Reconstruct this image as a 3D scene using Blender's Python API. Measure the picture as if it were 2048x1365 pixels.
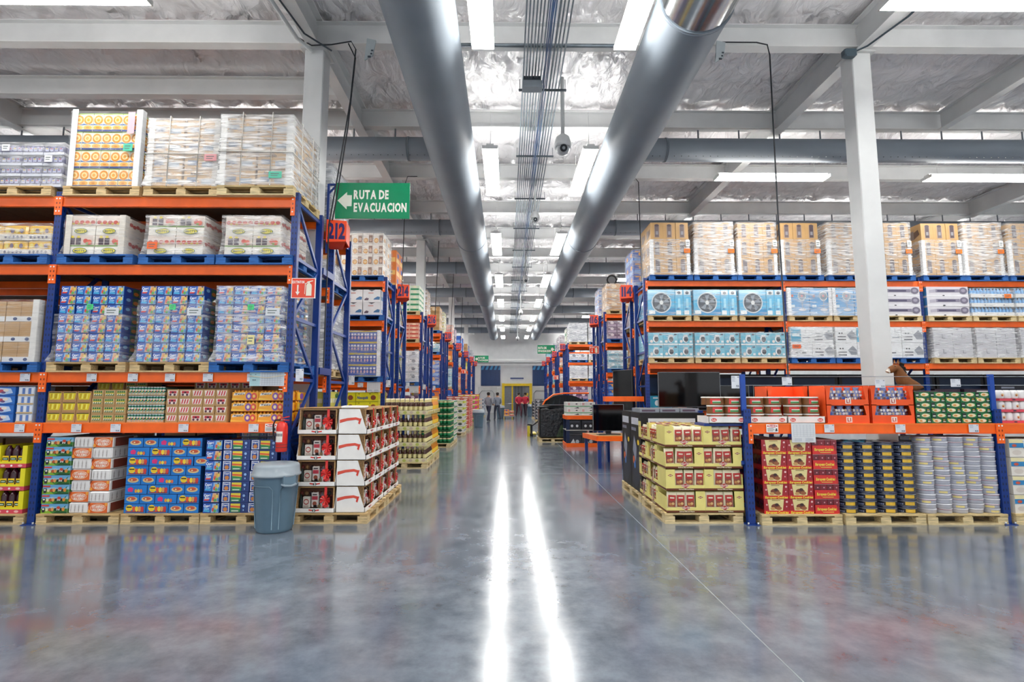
import bpy, math, random
import numpy as np
from mathutils import Vector, Matrix
random.seed(7)
R = math.radians
for _o in list(bpy.data.objects): bpy.data.objects.remove(_o, do_unlink=True)
scene = bpy.context.scene
COL = scene.collection

# ------------------------------------------------------------------ camera
cam_d = bpy.data.cameras.new('camera'); cam = bpy.data.objects.new('camera', cam_d)
COL.objects.link(cam)
cam.location = (0, 0, 1.6)
cam.rotation_euler = (R(90 + 5.846), 0, R(-0.543))
cam_d.sensor_width = 36; cam_d.lens = 1050 / 2048 * 36
cam_d.clip_start = .05; cam_d.clip_end = 300
scene.camera = cam

# ------------------------------------------------------------------ world, exposure
world = bpy.data.worlds.new('ambient_fill'); scene.world = world; world.use_nodes = True  # even ambient fill added through the open rear of the hall, not daylight
WORLD_STRENGTH = 0.75
bg = world.node_tree.nodes['Background']
bg.inputs[0].default_value = (.93, .96, 1.0, 1); bg.inputs[1].default_value = WORLD_STRENGTH
LAMP_STRENGTH = 24.0
vs = scene.view_settings
vs.view_transform = 'Standard'; vs.look = 'None'; vs.gamma = 1; vs.use_curve_mapping = False
vs.exposure = 0.62

# ------------------------------------------------------------------ colours and materials
def lin(h):
    h = h.lstrip('#'); out = []
    for i in (0, 2, 4):
        c = int(h[i:i + 2], 16) / 255
        out.append(c / 12.92 if c <= .04045 else ((c + .055) / 1.055) ** 2.4)
    return tuple(out) + (1.0,)
MATS = {}
def new_mat(name):
    m = bpy.data.materials.new(name); m.use_nodes = True; MATS[name] = m
    nt = m.node_tree; return m, nt, nt.nodes['Principled BSDF']
def N(nt, t, **kw):
    n = nt.nodes.new(t)
    for k, v in kw.items(): setattr(n, k, v)
    return n
def attr_mat(name, rough, metal=0., noise=.10, nscale=9., bump=0., bscale=40., coat=0., spec=.5, stretch=(1, 1, 1), lo=None):
    m, nt, p = new_mat(name)
    a = N(nt, 'ShaderNodeAttribute', attribute_name='Col')
    tc = N(nt, 'ShaderNodeTexCoord'); mp = N(nt, 'ShaderNodeMapping'); mp.inputs['Scale'].default_value = stretch
    nt.links.new(tc.outputs['Object'], mp.inputs[0])
    nz = N(nt, 'ShaderNodeTexNoise'); nz.inputs['Scale'].default_value = nscale; nz.inputs['Detail'].default_value = 4
    nt.links.new(mp.outputs[0], nz.inputs['Vector'])
    mr = N(nt, 'ShaderNodeMapRange'); mr.inputs['From Min'].default_value = .3; mr.inputs['From Max'].default_value = .7
    mr.inputs['To Min'].default_value = (1 - noise * 2) if lo is None else lo; mr.inputs['To Max'].default_value = 1 + noise * .5
    nt.links.new(nz.outputs[0], mr.inputs[0])
    mx = N(nt, 'ShaderNodeMix', data_type='RGBA', blend_type='MULTIPLY'); mx.inputs[0].default_value = 1
    nt.links.new(a.outputs['Color'], mx.inputs[6]); nt.links.new(mr.outputs[0], mx.inputs[7])
    nt.links.new(mx.outputs[2], p.inputs['Base Color'])
    p.inputs['Roughness'].default_value = rough; p.inputs['Metallic'].default_value = metal
    p.inputs['Coat Weight'].default_value = coat; p.inputs['Specular IOR Level'].default_value = spec
    if bump:
        bn = N(nt, 'ShaderNodeTexNoise'); bn.inputs['Scale'].default_value = bscale; bn.inputs['Detail'].default_value = 3
        nt.links.new(mp.outputs[0], bn.inputs['Vector'])
        b = N(nt, 'ShaderNodeBump'); b.inputs['Strength'].default_value = bump; b.inputs['Distance'].default_value = .02
        nt.links.new(bn.outputs[0], b.inputs['Height']); nt.links.new(b.outputs[0], p.inputs['Normal'])
    return m
attr_mat('card', .5, noise=.05, nscale=5)
attr_mat('gloss', .22, noise=.03, coat=.3)
attr_mat('plastic', .3, noise=.04)
attr_mat('paint', .33, noise=.06, nscale=6)
attr_mat('white_paint', .45, noise=.05, nscale=2)
attr_mat('duct', .58, noise=.05, nscale=1.2, bump=.05, bscale=5, spec=.4)
attr_mat('chrome', .18, metal=1., noise=.05)
attr_mat('steel', .35, metal=.8, noise=.1)
attr_mat('wood', .7, noise=.22, nscale=7, bump=.25, bscale=30, stretch=(1.2, 9, 9))
attr_mat('cloth', .85, noise=.12, nscale=20, bump=.3, bscale=90)
attr_mat('skin', .5, noise=.04)
attr_mat('rubber', .6, noise=.1)
attr_mat('black_wrap', .25, noise=.3, nscale=7, bump=.9, bscale=14)
attr_mat('screen', .07, noise=.02)
attr_mat('bottle', .12, noise=.05)
attr_mat('tin', .28, metal=.0, noise=.04, coat=.5)

def film_mat(name, base, rng):
    m, nt, p = new_mat(name)
    p.inputs['Base Color'].default_value = (.93, .94, .95, 1); p.inputs['Roughness'].default_value = .2
    p.inputs['Specular IOR Level'].default_value = .8
    tc = N(nt, 'ShaderNodeTexCoord'); mp = N(nt, 'ShaderNodeMapping'); mp.inputs['Scale'].default_value = (1.1, 1.1, 9)
    mp.inputs['Rotation'].default_value = (R(5), R(7), 0)
    nt.links.new(tc.outputs['Object'], mp.inputs[0])
    nz = N(nt, 'ShaderNodeTexNoise'); nz.inputs['Scale'].default_value = 3.2; nz.inputs['Detail'].default_value = 6
    nz.inputs['Distortion'].default_value = .8; nt.links.new(mp.outputs[0], nz.inputs['Vector'])
    mr = N(nt, 'ShaderNodeMapRange'); mr.inputs['From Min'].default_value = .42; mr.inputs['From Max'].default_value = .72
    mr.inputs['To Min'].default_value = base; mr.inputs['To Max'].default_value = base + rng
    nt.links.new(nz.outputs[0], mr.inputs[0])
    b = N(nt, 'ShaderNodeBump'); b.inputs['Strength'].default_value = .8; b.inputs['Distance'].default_value = .03
    nt.links.new(nz.outputs[0], b.inputs['Height']); nt.links.new(b.outputs[0], p.inputs['Normal'])
    tr = N(nt, 'ShaderNodeBsdfTransparent'); ms = N(nt, 'ShaderNodeMixShader')
    nt.links.new(mr.outputs[0], ms.inputs[0]); nt.links.new(tr.outputs[0], ms.inputs[1]); nt.links.new(p.outputs[0], ms.inputs[2])
    nt.links.new(ms.outputs[0], nt.nodes['Material Output'].inputs[0])
film_mat('film', .10, .50)
film_mat('film_light', .05, .32)
film_mat('film_heavy', .22, .62)
film_mat('film_clear', .03, .16)
m, nt, p = new_mat('clear')
p.inputs['Base Color'].default_value = (.02, .02, .02, 1); p.inputs['Roughness'].default_value = .08
_tr = N(nt, 'ShaderNodeBsdfTransparent'); _ms = N(nt, 'ShaderNodeMixShader'); _ms.inputs[0].default_value = .06
nt.links.new(_tr.outputs[0], _ms.inputs[1]); nt.links.new(p.outputs[0], _ms.inputs[2])
nt.links.new(_ms.outputs[0], nt.nodes['Material Output'].inputs[0])
m, nt, p = new_mat('lamp_glow')
p.inputs['Base Color'].default_value = (1, 1, 1, 1)
p.inputs['Emission Color'].default_value = (1, .985, .95, 1); p.inputs['Emission Strength'].default_value = LAMP_STRENGTH

def floor_mat():
    m, nt, p = new_mat('polished_concrete')
    tc = N(nt, 'ShaderNodeTexCoord')
    n1 = N(nt, 'ShaderNodeTexNoise'); n1.inputs['Scale'].default_value = .55; n1.inputs['Detail'].default_value = 7; n1.inputs['Roughness'].default_value = .62
    n2 = N(nt, 'ShaderNodeTexNoise'); n2.inputs['Scale'].default_value = 3.5; n2.inputs['Detail'].default_value = 8; n2.inputs['Roughness'].default_value = .7
    n3 = N(nt, 'ShaderNodeTexNoise'); n3.inputs['Scale'].default_value = 60; n3.inputs['Detail'].default_value = 3
    for n in (n1, n2, n3): nt.links.new(tc.outputs['Object'], n.inputs['Vector'])
    r1 = N(nt, 'ShaderNodeValToRGB'); r1.color_ramp.elements[0].position = .32; r1.color_ramp.elements[1].position = .68
    r1.color_ramp.elements[0].color = (.095, .125, .165, 1); r1.color_ramp.elements[1].color = (.225, .26, .305, 1)
    nt.links.new(n1.outputs[0], r1.inputs[0])
    r2 = N(nt, 'ShaderNodeValToRGB'); r2.color_ramp.elements[0].position = .35; r2.color_ramp.elements[1].position = .62
    r2.color_ramp.elements[0].color = (.6, .6, .6, 1); r2.color_ramp.elements[1].color = (1.1, 1.1, 1.1, 1)
    nt.links.new(n2.outputs[0], r2.inputs[0])
    mx = N(nt, 'ShaderNodeMix', data_type='RGBA', blend_type='MULTIPLY'); mx.inputs[0].default_value = .8
    nt.links.new(r1.outputs[0], mx.inputs[6]); nt.links.new(r2.outputs[0], mx.inputs[7])
    nt.links.new(mx.outputs[2], p.inputs['Base Color'])
    mr = N(nt, 'ShaderNodeMapRange'); mr.inputs['From Min'].default_value = .3; mr.inputs['From Max'].default_value = .7
    mr.inputs['To Min'].default_value = .12; mr.inputs['To Max'].default_value = .25
    nt.links.new(n2.outputs[0], mr.inputs[0]); nt.links.new(mr.outputs[0], p.inputs['Roughness'])
    b = N(nt, 'ShaderNodeBump'); b.inputs['Strength'].default_value = .02; b.inputs['Distance'].default_value = .01
    nt.links.new(n3.outputs[0], b.inputs['Height']); nt.links.new(b.outputs[0], p.inputs['Normal'])
    p.inputs['Specular IOR Level'].default_value = 1.0; p.inputs['Coat Weight'].default_value = .5; p.inputs['Coat Roughness'].default_value = .1; p.inputs['Coat IOR'].default_value = 1.6
floor_mat()
def blanket_mat():
    m, nt, p = new_mat('insulation_blanket')
    tc = N(nt, 'ShaderNodeTexCoord'); mp = N(nt, 'ShaderNodeMapping'); mp.inputs['Scale'].default_value = (1.6, .8, 1)
    mp.inputs['Rotation'].default_value = (0, 0, R(32))
    nt.links.new(tc.outputs['Object'], mp.inputs[0])
    nz = N(nt, 'ShaderNodeTexNoise'); nz.inputs['Scale'].default_value = 1.8; nz.inputs['Detail'].default_value = 3; nz.inputs['Distortion'].default_value = 1.8
    nt.links.new(mp.outputs[0], nz.inputs['Vector'])
    vo = N(nt, 'ShaderNodeTexVoronoi', feature='F1'); vo.inputs['Scale'].default_value = 1.7; nt.links.new(mp.outputs[0], vo.inputs['Vector'])
    ad = N(nt, 'ShaderNodeMath', operation='ADD'); nt.links.new(nz.outputs[0], ad.inputs[0]); nt.links.new(vo.outputs['Distance'], ad.inputs[1])
    b = N(nt, 'ShaderNodeBump'); b.inputs['Strength'].default_value = .8; b.inputs['Distance'].default_value = .14
    nt.links.new(ad.outputs[0], b.inputs['Height']); nt.links.new(b.outputs[0], p.inputs['Normal'])
    p.inputs['Base Color'].default_value = (.86, .84, .85, 1); p.inputs['Roughness'].default_value = .32; p.inputs['Specular IOR Level'].default_value = .9; p.inputs['Coat Weight'].default_value = .5; p.inputs['Coat Roughness'].default_value = .12
blanket_mat()

# ------------------------------------------------------------------ glyphs and skinned figures (made while the scene is empty)
GLYPH = {}
def _prep():
    chars = 'ABCDEFGHIJKLMNOPQRSTUVWXYZabcdefghijklmnopqrstuvwxyz0123456789\'.-$/&'
    tmp = []
    for ch in chars:
        c = bpy.data.curves.new('g', 'FONT'); c.body = ch; c.resolution_u = 2; c.offset = .042; c.size = 1
        o = bpy.data.objects.new('g', c); COL.objects.link(o); tmp.append((ch, o, c))
    dg = bpy.context.evaluated_depsgraph_get()
    for ch, o, c in tmp:
        me = o.evaluated_get(dg).to_mesh()
        vs_ = [(v.co.x, v.co.y) for v in me.vertices]; fs = [tuple(p.vertices) for p in me.polygons]
        x0 = min(v[0] for v in vs_); x1 = max(v[0] for v in vs_)
        GLYPH[ch] = ([((x - x0) / .7, y / .7) for x, y in vs_], fs, (x1 - x0) / .7)
        o.evaluated_get(dg).to_mesh_clear()
    for ch, o, c in tmp: bpy.data.objects.remove(o); bpy.data.curves.remove(c)
_prep()
def skinned(verts, edges, radii, root=0, sub=2):
    me = bpy.data.meshes.new('s'); me.from_pydata(verts, edges, []); o = bpy.data.objects.new('s', me); COL.objects.link(o)
    md = o.modifiers.new('k', 'SKIN'); md.use_smooth_shade = True
    if not me.skin_vertices: 
        bpy.context.view_layer.objects.active = o
    for i, sv in enumerate(me.skin_vertices[0].data):
        r = radii[i]; sv.radius = r if isinstance(r, tuple) else (r, r); sv.use_root = (i == root)
    sb = o.modifiers.new('u', 'SUBSURF'); sb.levels = sub; sb.render_levels = sub
    dg = bpy.context.evaluated_depsgraph_get(); ev = o.evaluated_get(dg); em = ev.to_mesh()
    out = ([tuple(v.co) for v in em.vertices], [tuple(p.vertices) for p in em.polygons])
    ev.to_mesh_clear(); bpy.data.objects.remove(o); bpy.data.meshes.remove(me)
    return out

# ------------------------------------------------------------------ mesh builder
LIN = {}
def lc(h):
    if h not in LIN: LIN[h] = lin(h)
    return LIN[h]
class MB:
    def __init__(s): s.v = []; s.f = []; s.c = []; s.m = []; s.sm = []
    def poly(s, pts, col, mat='card', sm=False):
        b = len(s.v); s.v += [tuple(p) for p in pts]; s.f.append(tuple(range(b, b + len(pts)))); s.c.append(col); s.m.append(mat); s.sm.append(sm)
    def raw(s, vs_, fs, col, mat, sm=False):
        b = len(s.v); s.v += vs_
        for f in fs: s.f.append(tuple(i + b for i in f)); s.c.append(col); s.m.append(mat); s.sm.append(sm)
    def box(s, x0, y0, z0, x1, y1, z1, col, mat='card', skip=''):
        q = [(x0, y0, z0), (x1, y0, z0), (x1, y1, z0), (x0, y1, z0), (x0, y0, z1), (x1, y0, z1), (x1, y1, z1), (x0, y1, z1)]
        F = {'b': (3, 2, 1, 0), 't': (4, 5, 6, 7), 'f': (0, 1, 5, 4), 'r': (1, 2, 6, 5), 'k': (2, 3, 7, 6), 'l': (3, 0, 4, 7)}
        s.raw(q, [F[k] for k in F if k not in skip], col, mat)
        return s
    def bbox(s, x0, y0, z0, x1, y1, z1, col, mat='card', b=.01):
        # box with chamfered vertical and top/bottom edges
        def ring(z, i):
            return [(x0 + b + i, y0 + i, z), (x1 - b - i, y0 + i, z), (x1 - i, y0 + b + i, z), (x1 - i, y1 - b - i, z), (x1 - b - i, y1 - i, z), (x0 + b + i, y1 - i, z), (x0 + i, y1 - b - i, z), (x0 + i, y0 + b + i, z)]
        rs = [ring(z0, b), ring(z0 + b, 0), ring(z1 - b, 0), ring(z1, b)]
        vs_ = sum(rs, []); fs = [tuple(reversed(range(8))), tuple(range(24, 32))]
        for k in range(3):
            for i in range(8): j = (i + 1) % 8; fs.append((k * 8 + i, k * 8 + j, k * 8 + 8 + j, k * 8 + 8 + i))
        s.raw(vs_, fs, col, mat); return s
    def lathe(s, prof, col, mat, cx=0, cy=0, n=16, sm=True, cap=True, sx=1, sy=1):
        # prof: (r, z[, colour]) from bottom to top
        b = len(s.v)
        for pr in prof:
            for i in range(n):
                a = 2 * math.pi * i / n; s.v.append((cx + pr[0] * sx * math.cos(a), cy + pr[0] * sy * math.sin(a), pr[1]))
        for k in range(len(prof) - 1):
            c = prof[k][2] if len(prof[k]) > 2 else col
            for i in range(n):
                j = (i + 1) % n; s.f.append((b + k * n + i, b + k * n + j, b + k * n + n + j, b + k * n + n + i)); s.c.append(c); s.m.append(mat); s.sm.append(sm)
        if cap:
            s.f.append(tuple(b + i for i in reversed(range(n)))); s.c.append(col); s.m.append(mat); s.sm.append(False)
            t = b + (len(prof) - 1) * n; s.f.append(tuple(t + i for i in range(n)))
            s.c.append(prof[-1][2] if len(prof[-1]) > 2 else col); s.m.append(mat); s.sm.append(False)
        return s
    def tube(s, pts, r, col, mat, n=6, cap=True, sm=True):
        pts = [Vector(p) for p in pts]; b = len(s.v); rr = r if isinstance(r, (list, tuple)) else [r] * len(pts)
        for k, p in enumerate(pts):
            d = (pts[min(k + 1, len(pts) - 1)] - pts[max(k - 1, 0)]).normalized()
            u = d.cross(Vector((0, 0, 1)) if abs(d.z) < .95 else Vector((0, 1, 0))).normalized(); w = u.cross(d)
            for i in range(n):
                a = 2 * math.pi * (i + .5) / n; s.v.append(tuple(p + (u * math.cos(a) + w * math.sin(a)) * rr[k]))
        for k in range(len(pts) - 1):
            for i in range(n):
                j = (i + 1) % n; s.f.append((b + k * n + i, b + k * n + j, b + k * n + n + j, b + k * n + n + i)); s.c.append(col); s.m.append(mat); s.sm.append(sm)
        if cap:
            for t, rv in ((b, True), (b + (len(pts) - 1) * n, False)):
                q = [t + i for i in range(n)]; s.f.append(tuple(q if rv else reversed(q))); s.c.append(col); s.m.append(mat); s.sm.append(False)
        return s
    def bar(s, p, q, w, h, col, mat='paint'):
        # rectangular bar from p to q
        p = Vector(p); q = Vector(q); d = (q - p).normalized()
        u = d.cross(Vector((0, 0, 1)) if abs(d.z) < .95 else Vector((0, 1, 0))).normalized(); k = u.cross(d).normalized()
        vs_ = [tuple(a + u * i * w / 2 + k * j * h / 2) for a in (p, q) for i, j in ((-1, -1), (1, -1), (1, 1), (-1, 1))]
        s.raw(vs_, [(3, 2, 1, 0), (4, 5, 6, 7), (0, 1, 5, 4), (1, 2, 6, 5), (2, 3, 7, 6), (3, 0, 4, 7)], col, mat); return s
    def prism(s, pts, depth, col, mat='card', org=(0, 0, 0), ux=(1, 0, 0), uy=(0, 0, 1)):
        # 2-D outline (counter-clockwise seen from the front) given thickness behind its front face
        ux = Vector(ux); uy = Vector(uy); n = ux.cross(uy); o = Vector(org)
        a = [tuple(o + ux * x + uy * y) for x, y in pts]; b = [tuple(o + ux * x + uy * y - n * depth) for x, y in pts]
        k = len(pts); fs = [tuple(range(k)), tuple(reversed(range(k, 2 * k)))]
        for i in range(k): j = (i + 1) % k; fs.append((i, k + i, k + j, j))
        s.raw(a + b, fs, col, mat); return s
    def deco(s, org, ux, uy, W, H, shapes, mat='card', eps=.0012):
        ux = Vector(ux); uy = Vector(uy); n = ux.cross(uy); o = Vector(org); lay = 0
        def P(x, y, l): return tuple(o + ux * (x * W) + uy * (y * H) + n * (eps * l))
        for sh in shapes:
            lay += 1; k = sh[0]
            if k == 'r': s.poly([P(sh[1], sh[2], lay), P(sh[3], sh[2], lay), P(sh[3], sh[4], lay), P(sh[1], sh[4], lay)], sh[5], mat)
            elif k == 'e':
                m_ = sh[6] if len(sh) > 6 else 12
                s.poly([P(sh[1] + sh[3] * math.cos(2 * math.pi * i / m_), sh[2] + sh[4] * math.sin(2 * math.pi * i / m_), lay) for i in range(m_)], sh[5], mat)
            elif k == 'p': s.poly([P(x, y, lay) for x, y in sh[1]], sh[2], mat)
            elif k == 't':   # text, cx, cy, height, max width, colour, slant
                t, cx, cy, h, mw, c = sh[1:7]; sl = sh[7] if len(sh) > 7 else 0
                hm = h * H; x = 0; ps = []
                for ch in t:
                    if ch == ' ' or ch not in GLYPH: x += .38; continue
                    ps.append((ch, x)); x += GLYPH[ch][2] + .12
                tot = (x - .12) * hm; kx = min(1, mw * W / tot) if tot > 0 else 1
                for ch, px in ps:
                    vs_, fs, _ = GLYPH[ch]
                    q = [tuple(o + ux * (cx * W - tot * kx / 2 + (px + vx + sl * vy) * hm * kx) + uy * (cy * H + (vy - .5) * hm) + n * (eps * lay)) for vx, vy in vs_]
                    s.raw(q, fs, c, mat)
        return s
    def mesh(s, name):
        me = bpy.data.meshes.new(name); me.from_pydata(s.v, [], s.f)
        order = []
        for x in s.m:
            if x not in order: order.append(x)
        for x in order: me.materials.append(MATS[x])
        ix = {x: i for i, x in enumerate(order)}
        me.polygons.foreach_set('material_index', [ix[x] for x in s.m])
        me.polygons.foreach_set('use_smooth', s.sm)
        ca = me.color_attributes.new('Col', 'FLOAT_COLOR', 'CORNER'); buf = []
        for f, c in zip(s.f, s.c): buf.extend((lc(c) if isinstance(c, str) else c) * len(f))
        ca.data.foreach_set('color', buf); me.update(); return me

# ------------------------------------------------------------------ objects
BAD = []
def put(name, me, loc=(0, 0, 0), rz=0, parent=None, label=None, cat=None, group=None, kind=None):
    if isinstance(me, MB): me = me.mesh(name)
    o = bpy.data.objects.new(name, me); COL.objects.link(o); o.location = loc
    if rz: o.rotation_euler = (0, 0, rz)
    if parent is not None: o.parent = parent
    if label:
        o['label'] = label
        if not 4 <= len(label.split()) <= 16: BAD.append(label)
    if cat: o['category'] = cat
    if group: o['group'] = group
    if kind: o['kind'] = kind
    return o
def thing(name, loc, label, cat, group=None, rz=0): return put(name, None, loc, rz, None, label, cat, group)
def copy_tree(o, loc, rz=None, label=None, group=None):
    c = o.copy(); COL.objects.link(c); c.location = loc
    if rz is not None: c.rotation_euler = (0, 0, rz)
    if label:
        c['label'] = label
        if not 4 <= len(label.split()) <= 16: BAD.append(label)
    if group: c['group'] = group
    for ch in list(KIDS.get(o.name, [])):
        d = ch.copy(); COL.objects.link(d); d.parent = c
        for g in list(KIDS.get(ch.name, [])):
            e = g.copy(); COL.objects.link(e); e.parent = d
    return c
KIDS = {}
def part(parent, name, me, loc=(0, 0, 0), rz=0, label=None):
    o = put(name, me, loc, rz, parent, label); KIDS.setdefault(parent.name, []).append(o); return o
ORD = 'first second third fourth fifth sixth seventh eighth ninth tenth eleventh twelfth thirteenth fourteenth fifteenth sixteenth seventeenth eighteenth nineteenth twentieth'.split()
def struct(name, me, loc=(0, 0, 0), rz=0): return put(name, me, loc, rz, kind='structure')

def stack(me, name, cat, desc, where, x0, y0, z0, nx, ny, nz, w, d, h, rz=0, keep=None, gx=.003, gz=.0015, jit=.003, group=None, mesh_of=None):
    """grid of single cases. x0,y0,z0 = left, front, bottom edge; w,d,h = pitch of one case"""
    out = []
    for iz in range(nz):
        for iy in range(ny):
            for ix in range(nx):
                if keep and not keep(ix, iy, iz): continue
                mm = mesh_of(ix, iy, iz) if mesh_of else me
                if mm is None: continue
                lab = f"{desc}, {ORD[iz]} layer, " + (f"{ORD[ix]} from left, " if nx > 1 else '') + (f"{ORD[iy]} deep, " if iy > 0 else '') + where
                j = lambda: random.uniform(-jit, jit)
                out.append(put(name, mm, (x0 + w * (ix + .5) + j(), y0 + d * (iy + .5) + j(), z0 + iz * h), rz + random.uniform(-1, 1) * jit * 1.5, None, lab, cat, group or f"{desc} stack, {where}"))
    return out
def shell(nx, ny, nz, left=False, right=False, top=False):
    return lambda ix, iy, iz: iy == 0 or (left and ix == 0) or (right and ix == nx - 1) or (top and iz == nz - 1)

def case(w, d, h, col, front=(), side=(), top=(), mat='card', gap=.004, left=None):
    """printed carton, origin at bottom centre, front face towards -Y"""
    m = MB(); a, b, c = w - gap, d - gap, h - .0015
    m.box(-a / 2, -b / 2, 0, a / 2, b / 2, c, col, mat)
    m.deco((-a / 2, -b / 2, 0), (1, 0, 0), (0, 0, 1), a, c, front, mat)
    m.deco((a / 2, -b / 2, 0), (0, 1, 0), (0, 0, 1), b, c, side, mat)
    m.deco((-a / 2, b / 2, 0), (0, -1, 0), (0, 0, 1), b, c, side if left is None else left, mat)
    if top: m.deco((-a / 2, -b / 2, c), (1, 0, 0), (0, 1, 0), a, b, top, mat)
    return m.mesh('case')
# ================================================================== the hall
YN, YF, XL, XR = -9.0, 47.5, -17.0, 18.0
def quad_grid(x0, x1, y0, y1, nx, ny, zf, col, mat, flip=False):
    m = MB(); vs_ = [(x0 + (x1 - x0) * i / nx, y0 + (y1 - y0) * j / ny, zf(x0 + (x1 - x0) * i / nx, y0 + (y1 - y0) * j / ny)) for j in range(ny + 1) for i in range(nx + 1)]
    fs = []
    for j in range(ny):
        for i in range(nx):
            a = j * (nx + 1) + i; q = (a, a + 1, a + nx + 2, a + nx + 1); fs.append(tuple(reversed(q)) if flip else q)
    m.raw(vs_, fs, col, mat, True); return m
fl = MB(); fl.box(XL, YN, -.12, XR, YF, 0, '#808890', 'polished_concrete')
floor = struct('floor', fl)
# saw-cut joints of the slab, filled with pale sealant
j1 = MB(); j1.box(-.0045, YN, -.02, .0045, YF - .1, .0012, '#8a9296', 'card'); part(floor, 'floor_joint', j1, (1.66, 0, 0))
for yj in (2.2, 10.9, 19.6, 28.3, 37.0):
    j2 = MB(); j2.box(XL + .1, -.004, -.02, XR - .1, .004, .0008, '#8f979c', 'card'); part(floor, 'floor_joint', j2, (0, yj, 0))
BY = [7.9 + 2.58 * k for k in range(-6, 16)]
def roof_z(x, y):
    t = ((y - 7.9) / 2.58) % 1.0
    px = abs(math.sin(math.pi * x / .62)); py = abs(math.sin(math.pi * t * 3))
    return 7.73
ceil = struct('ceiling', quad_grid(XL, XR, YN, YF, 20, 30, roof_z, '#b4b3b5', 'insulation_blanket', True))
def blanket(x0, x1, y0, y1, st):
    # quilted sheet: pillows sagging between pins, with folds radiating from every pin
    nx, ny = int((x1 - x0) / st), int((y1 - y0) / st)
    X, Y = np.meshgrid(np.linspace(x0, x1, nx + 1), np.linspace(y0, y1, ny + 1))
    rs = np.random.RandomState(3); PX, PY = .62, .86
    u = X / PX; v = (Y - 7.9) / PY; iu, iv = np.round(u).astype(int), np.round(v).astype(int)
    def h(i, j, k): return (np.sin(i * 127.1 + j * 311.7 + k * 74.7) * 43758.5453) % 1.0
    Z = np.zeros_like(X); best = np.full(X.shape, 9.)
    for du in (-1, 0, 1):
        for dv in (-1, 0, 1):
            i, j = iu + du, iv + dv
            dx = X - (i + .16 * (h(i, j, 1) - .5)) * PX; dy = Y - 7.9 - (j + .1 * (h(i, j, 2) - .5)) * PY
            r = np.hypot(dx, dy); th = np.arctan2(dy, dx); best = np.minimum(best, r)
            n = 5 + np.floor(h(i, j, 3) * 3)
            Z -= .085 * np.exp(-((r - .16) / .17) ** 2) * (1 - np.abs(np.sin(th * n / 2 + 6.28 * h(i, j, 4)))) ** 1.6 * (.45 + h(i, j, 5))
    Z -= .10 * np.clip(best / .42, 0, 1) ** .7
    t = ((Y - 7.9) / 2.58) % 1.0; Z -= .05 * np.sin(np.pi * t)
    Z += .006 * np.sin(9 * X + 4 * Y + 2 * np.sin(3 * X)) ; Z += 7.72
    V = np.stack([X, Y, Z], -1).reshape(-1, 3)
    k = np.arange(ny)[:, None] * (nx + 1) + np.arange(nx)[None]; k = k.reshape(-1)
    Fc = np.stack([k, k + nx + 1, k + nx + 2, k + 1], -1)
    me = bpy.data.meshes.new('insulation_blanket'); me.vertices.add(len(V)); me.vertices.foreach_set('co', V.ravel())
    me.loops.add(Fc.size); me.loops.foreach_set('vertex_index', Fc.ravel().astype('i4')); me.polygons.add(len(Fc)); me.polygons.foreach_set('loop_start', np.arange(0, Fc.size, 4, dtype='i4'))
    me.polygons.foreach_set('use_smooth', np.ones(len(Fc), dtype=bool)); me.update(calc_edges=True); me.materials.append(MATS['insulation_blanket']); return me
part(ceil, 'insulation_blanket', blanket(XL + .02, XR - .02, 3.0, 22.0, .07)); part(ceil, 'insulation_blanket', blanket(XL + .02, XR - .02, 22.0, YF - .02, .14)); part(ceil, 'insulation_blanket', blanket(XL + .02, XR - .02, YN + .02, 3.0, .2))
rf = MB(); rf.box(XL, YN, 7.76, XR, YF, 7.8, '#c0c0c2', 'white_paint'); part(ceil, 'roof_sheet', rf)
# I-beams
def ibeam_x(x0, x1, zb, zt, fw=.17):
    m = MB(); m.box(x0, -fw / 2, zb, x1, fw / 2, zb + .014, '#dedfde', 'white_paint'); m.box(x0, -.005, zb + .014, x1, .005, zt - .014, '#d9dada', 'white_paint')
    m.box(x0, -fw / 2, zt - .014, x1, fw / 2, zt, '#d9dada', 'white_paint'); return m.mesh('roof_beam')
def ibeam_y(y0, y1, zb, zt, fw=.2):
    m = MB(); m.box(-fw / 2, y0, zb, fw / 2, y1, zb + .018, '#dedfde', 'white_paint'); m.box(-.006, y0, zb + .018, .006, y1, zt - .018, '#d9dada', 'white_paint')
    m.box(-fw / 2, y0, zt - .018, fw / 2, y1, zt, '#d9dada', 'white_paint'); return m
ib = ibeam_x(XL + .01, XR - .01, 7.14, 7.52)
for k, y in enumerate(BY):
    if YN < y < YF - .3: struct('roof_beam', ib, (0, y, 0))
lb = ibeam_x(XL + .01, -3.2, 7.14, 7.5); struct('roof_beam', lb, (0, 9.35, 0))
GX = (-10.1, -3.05, 5.65, 14.3)
gm = ibeam_y(YN + .01, YF - .01, 7.06, 7.56).mesh('roof_girder')
for x in GX: struct('roof_girder', gm, (x, 0, 0))
struct('roof_girder', ibeam_y(7.98, 10.4, 7.12, 7.5, .16), (9.1, 0, 0))
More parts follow.
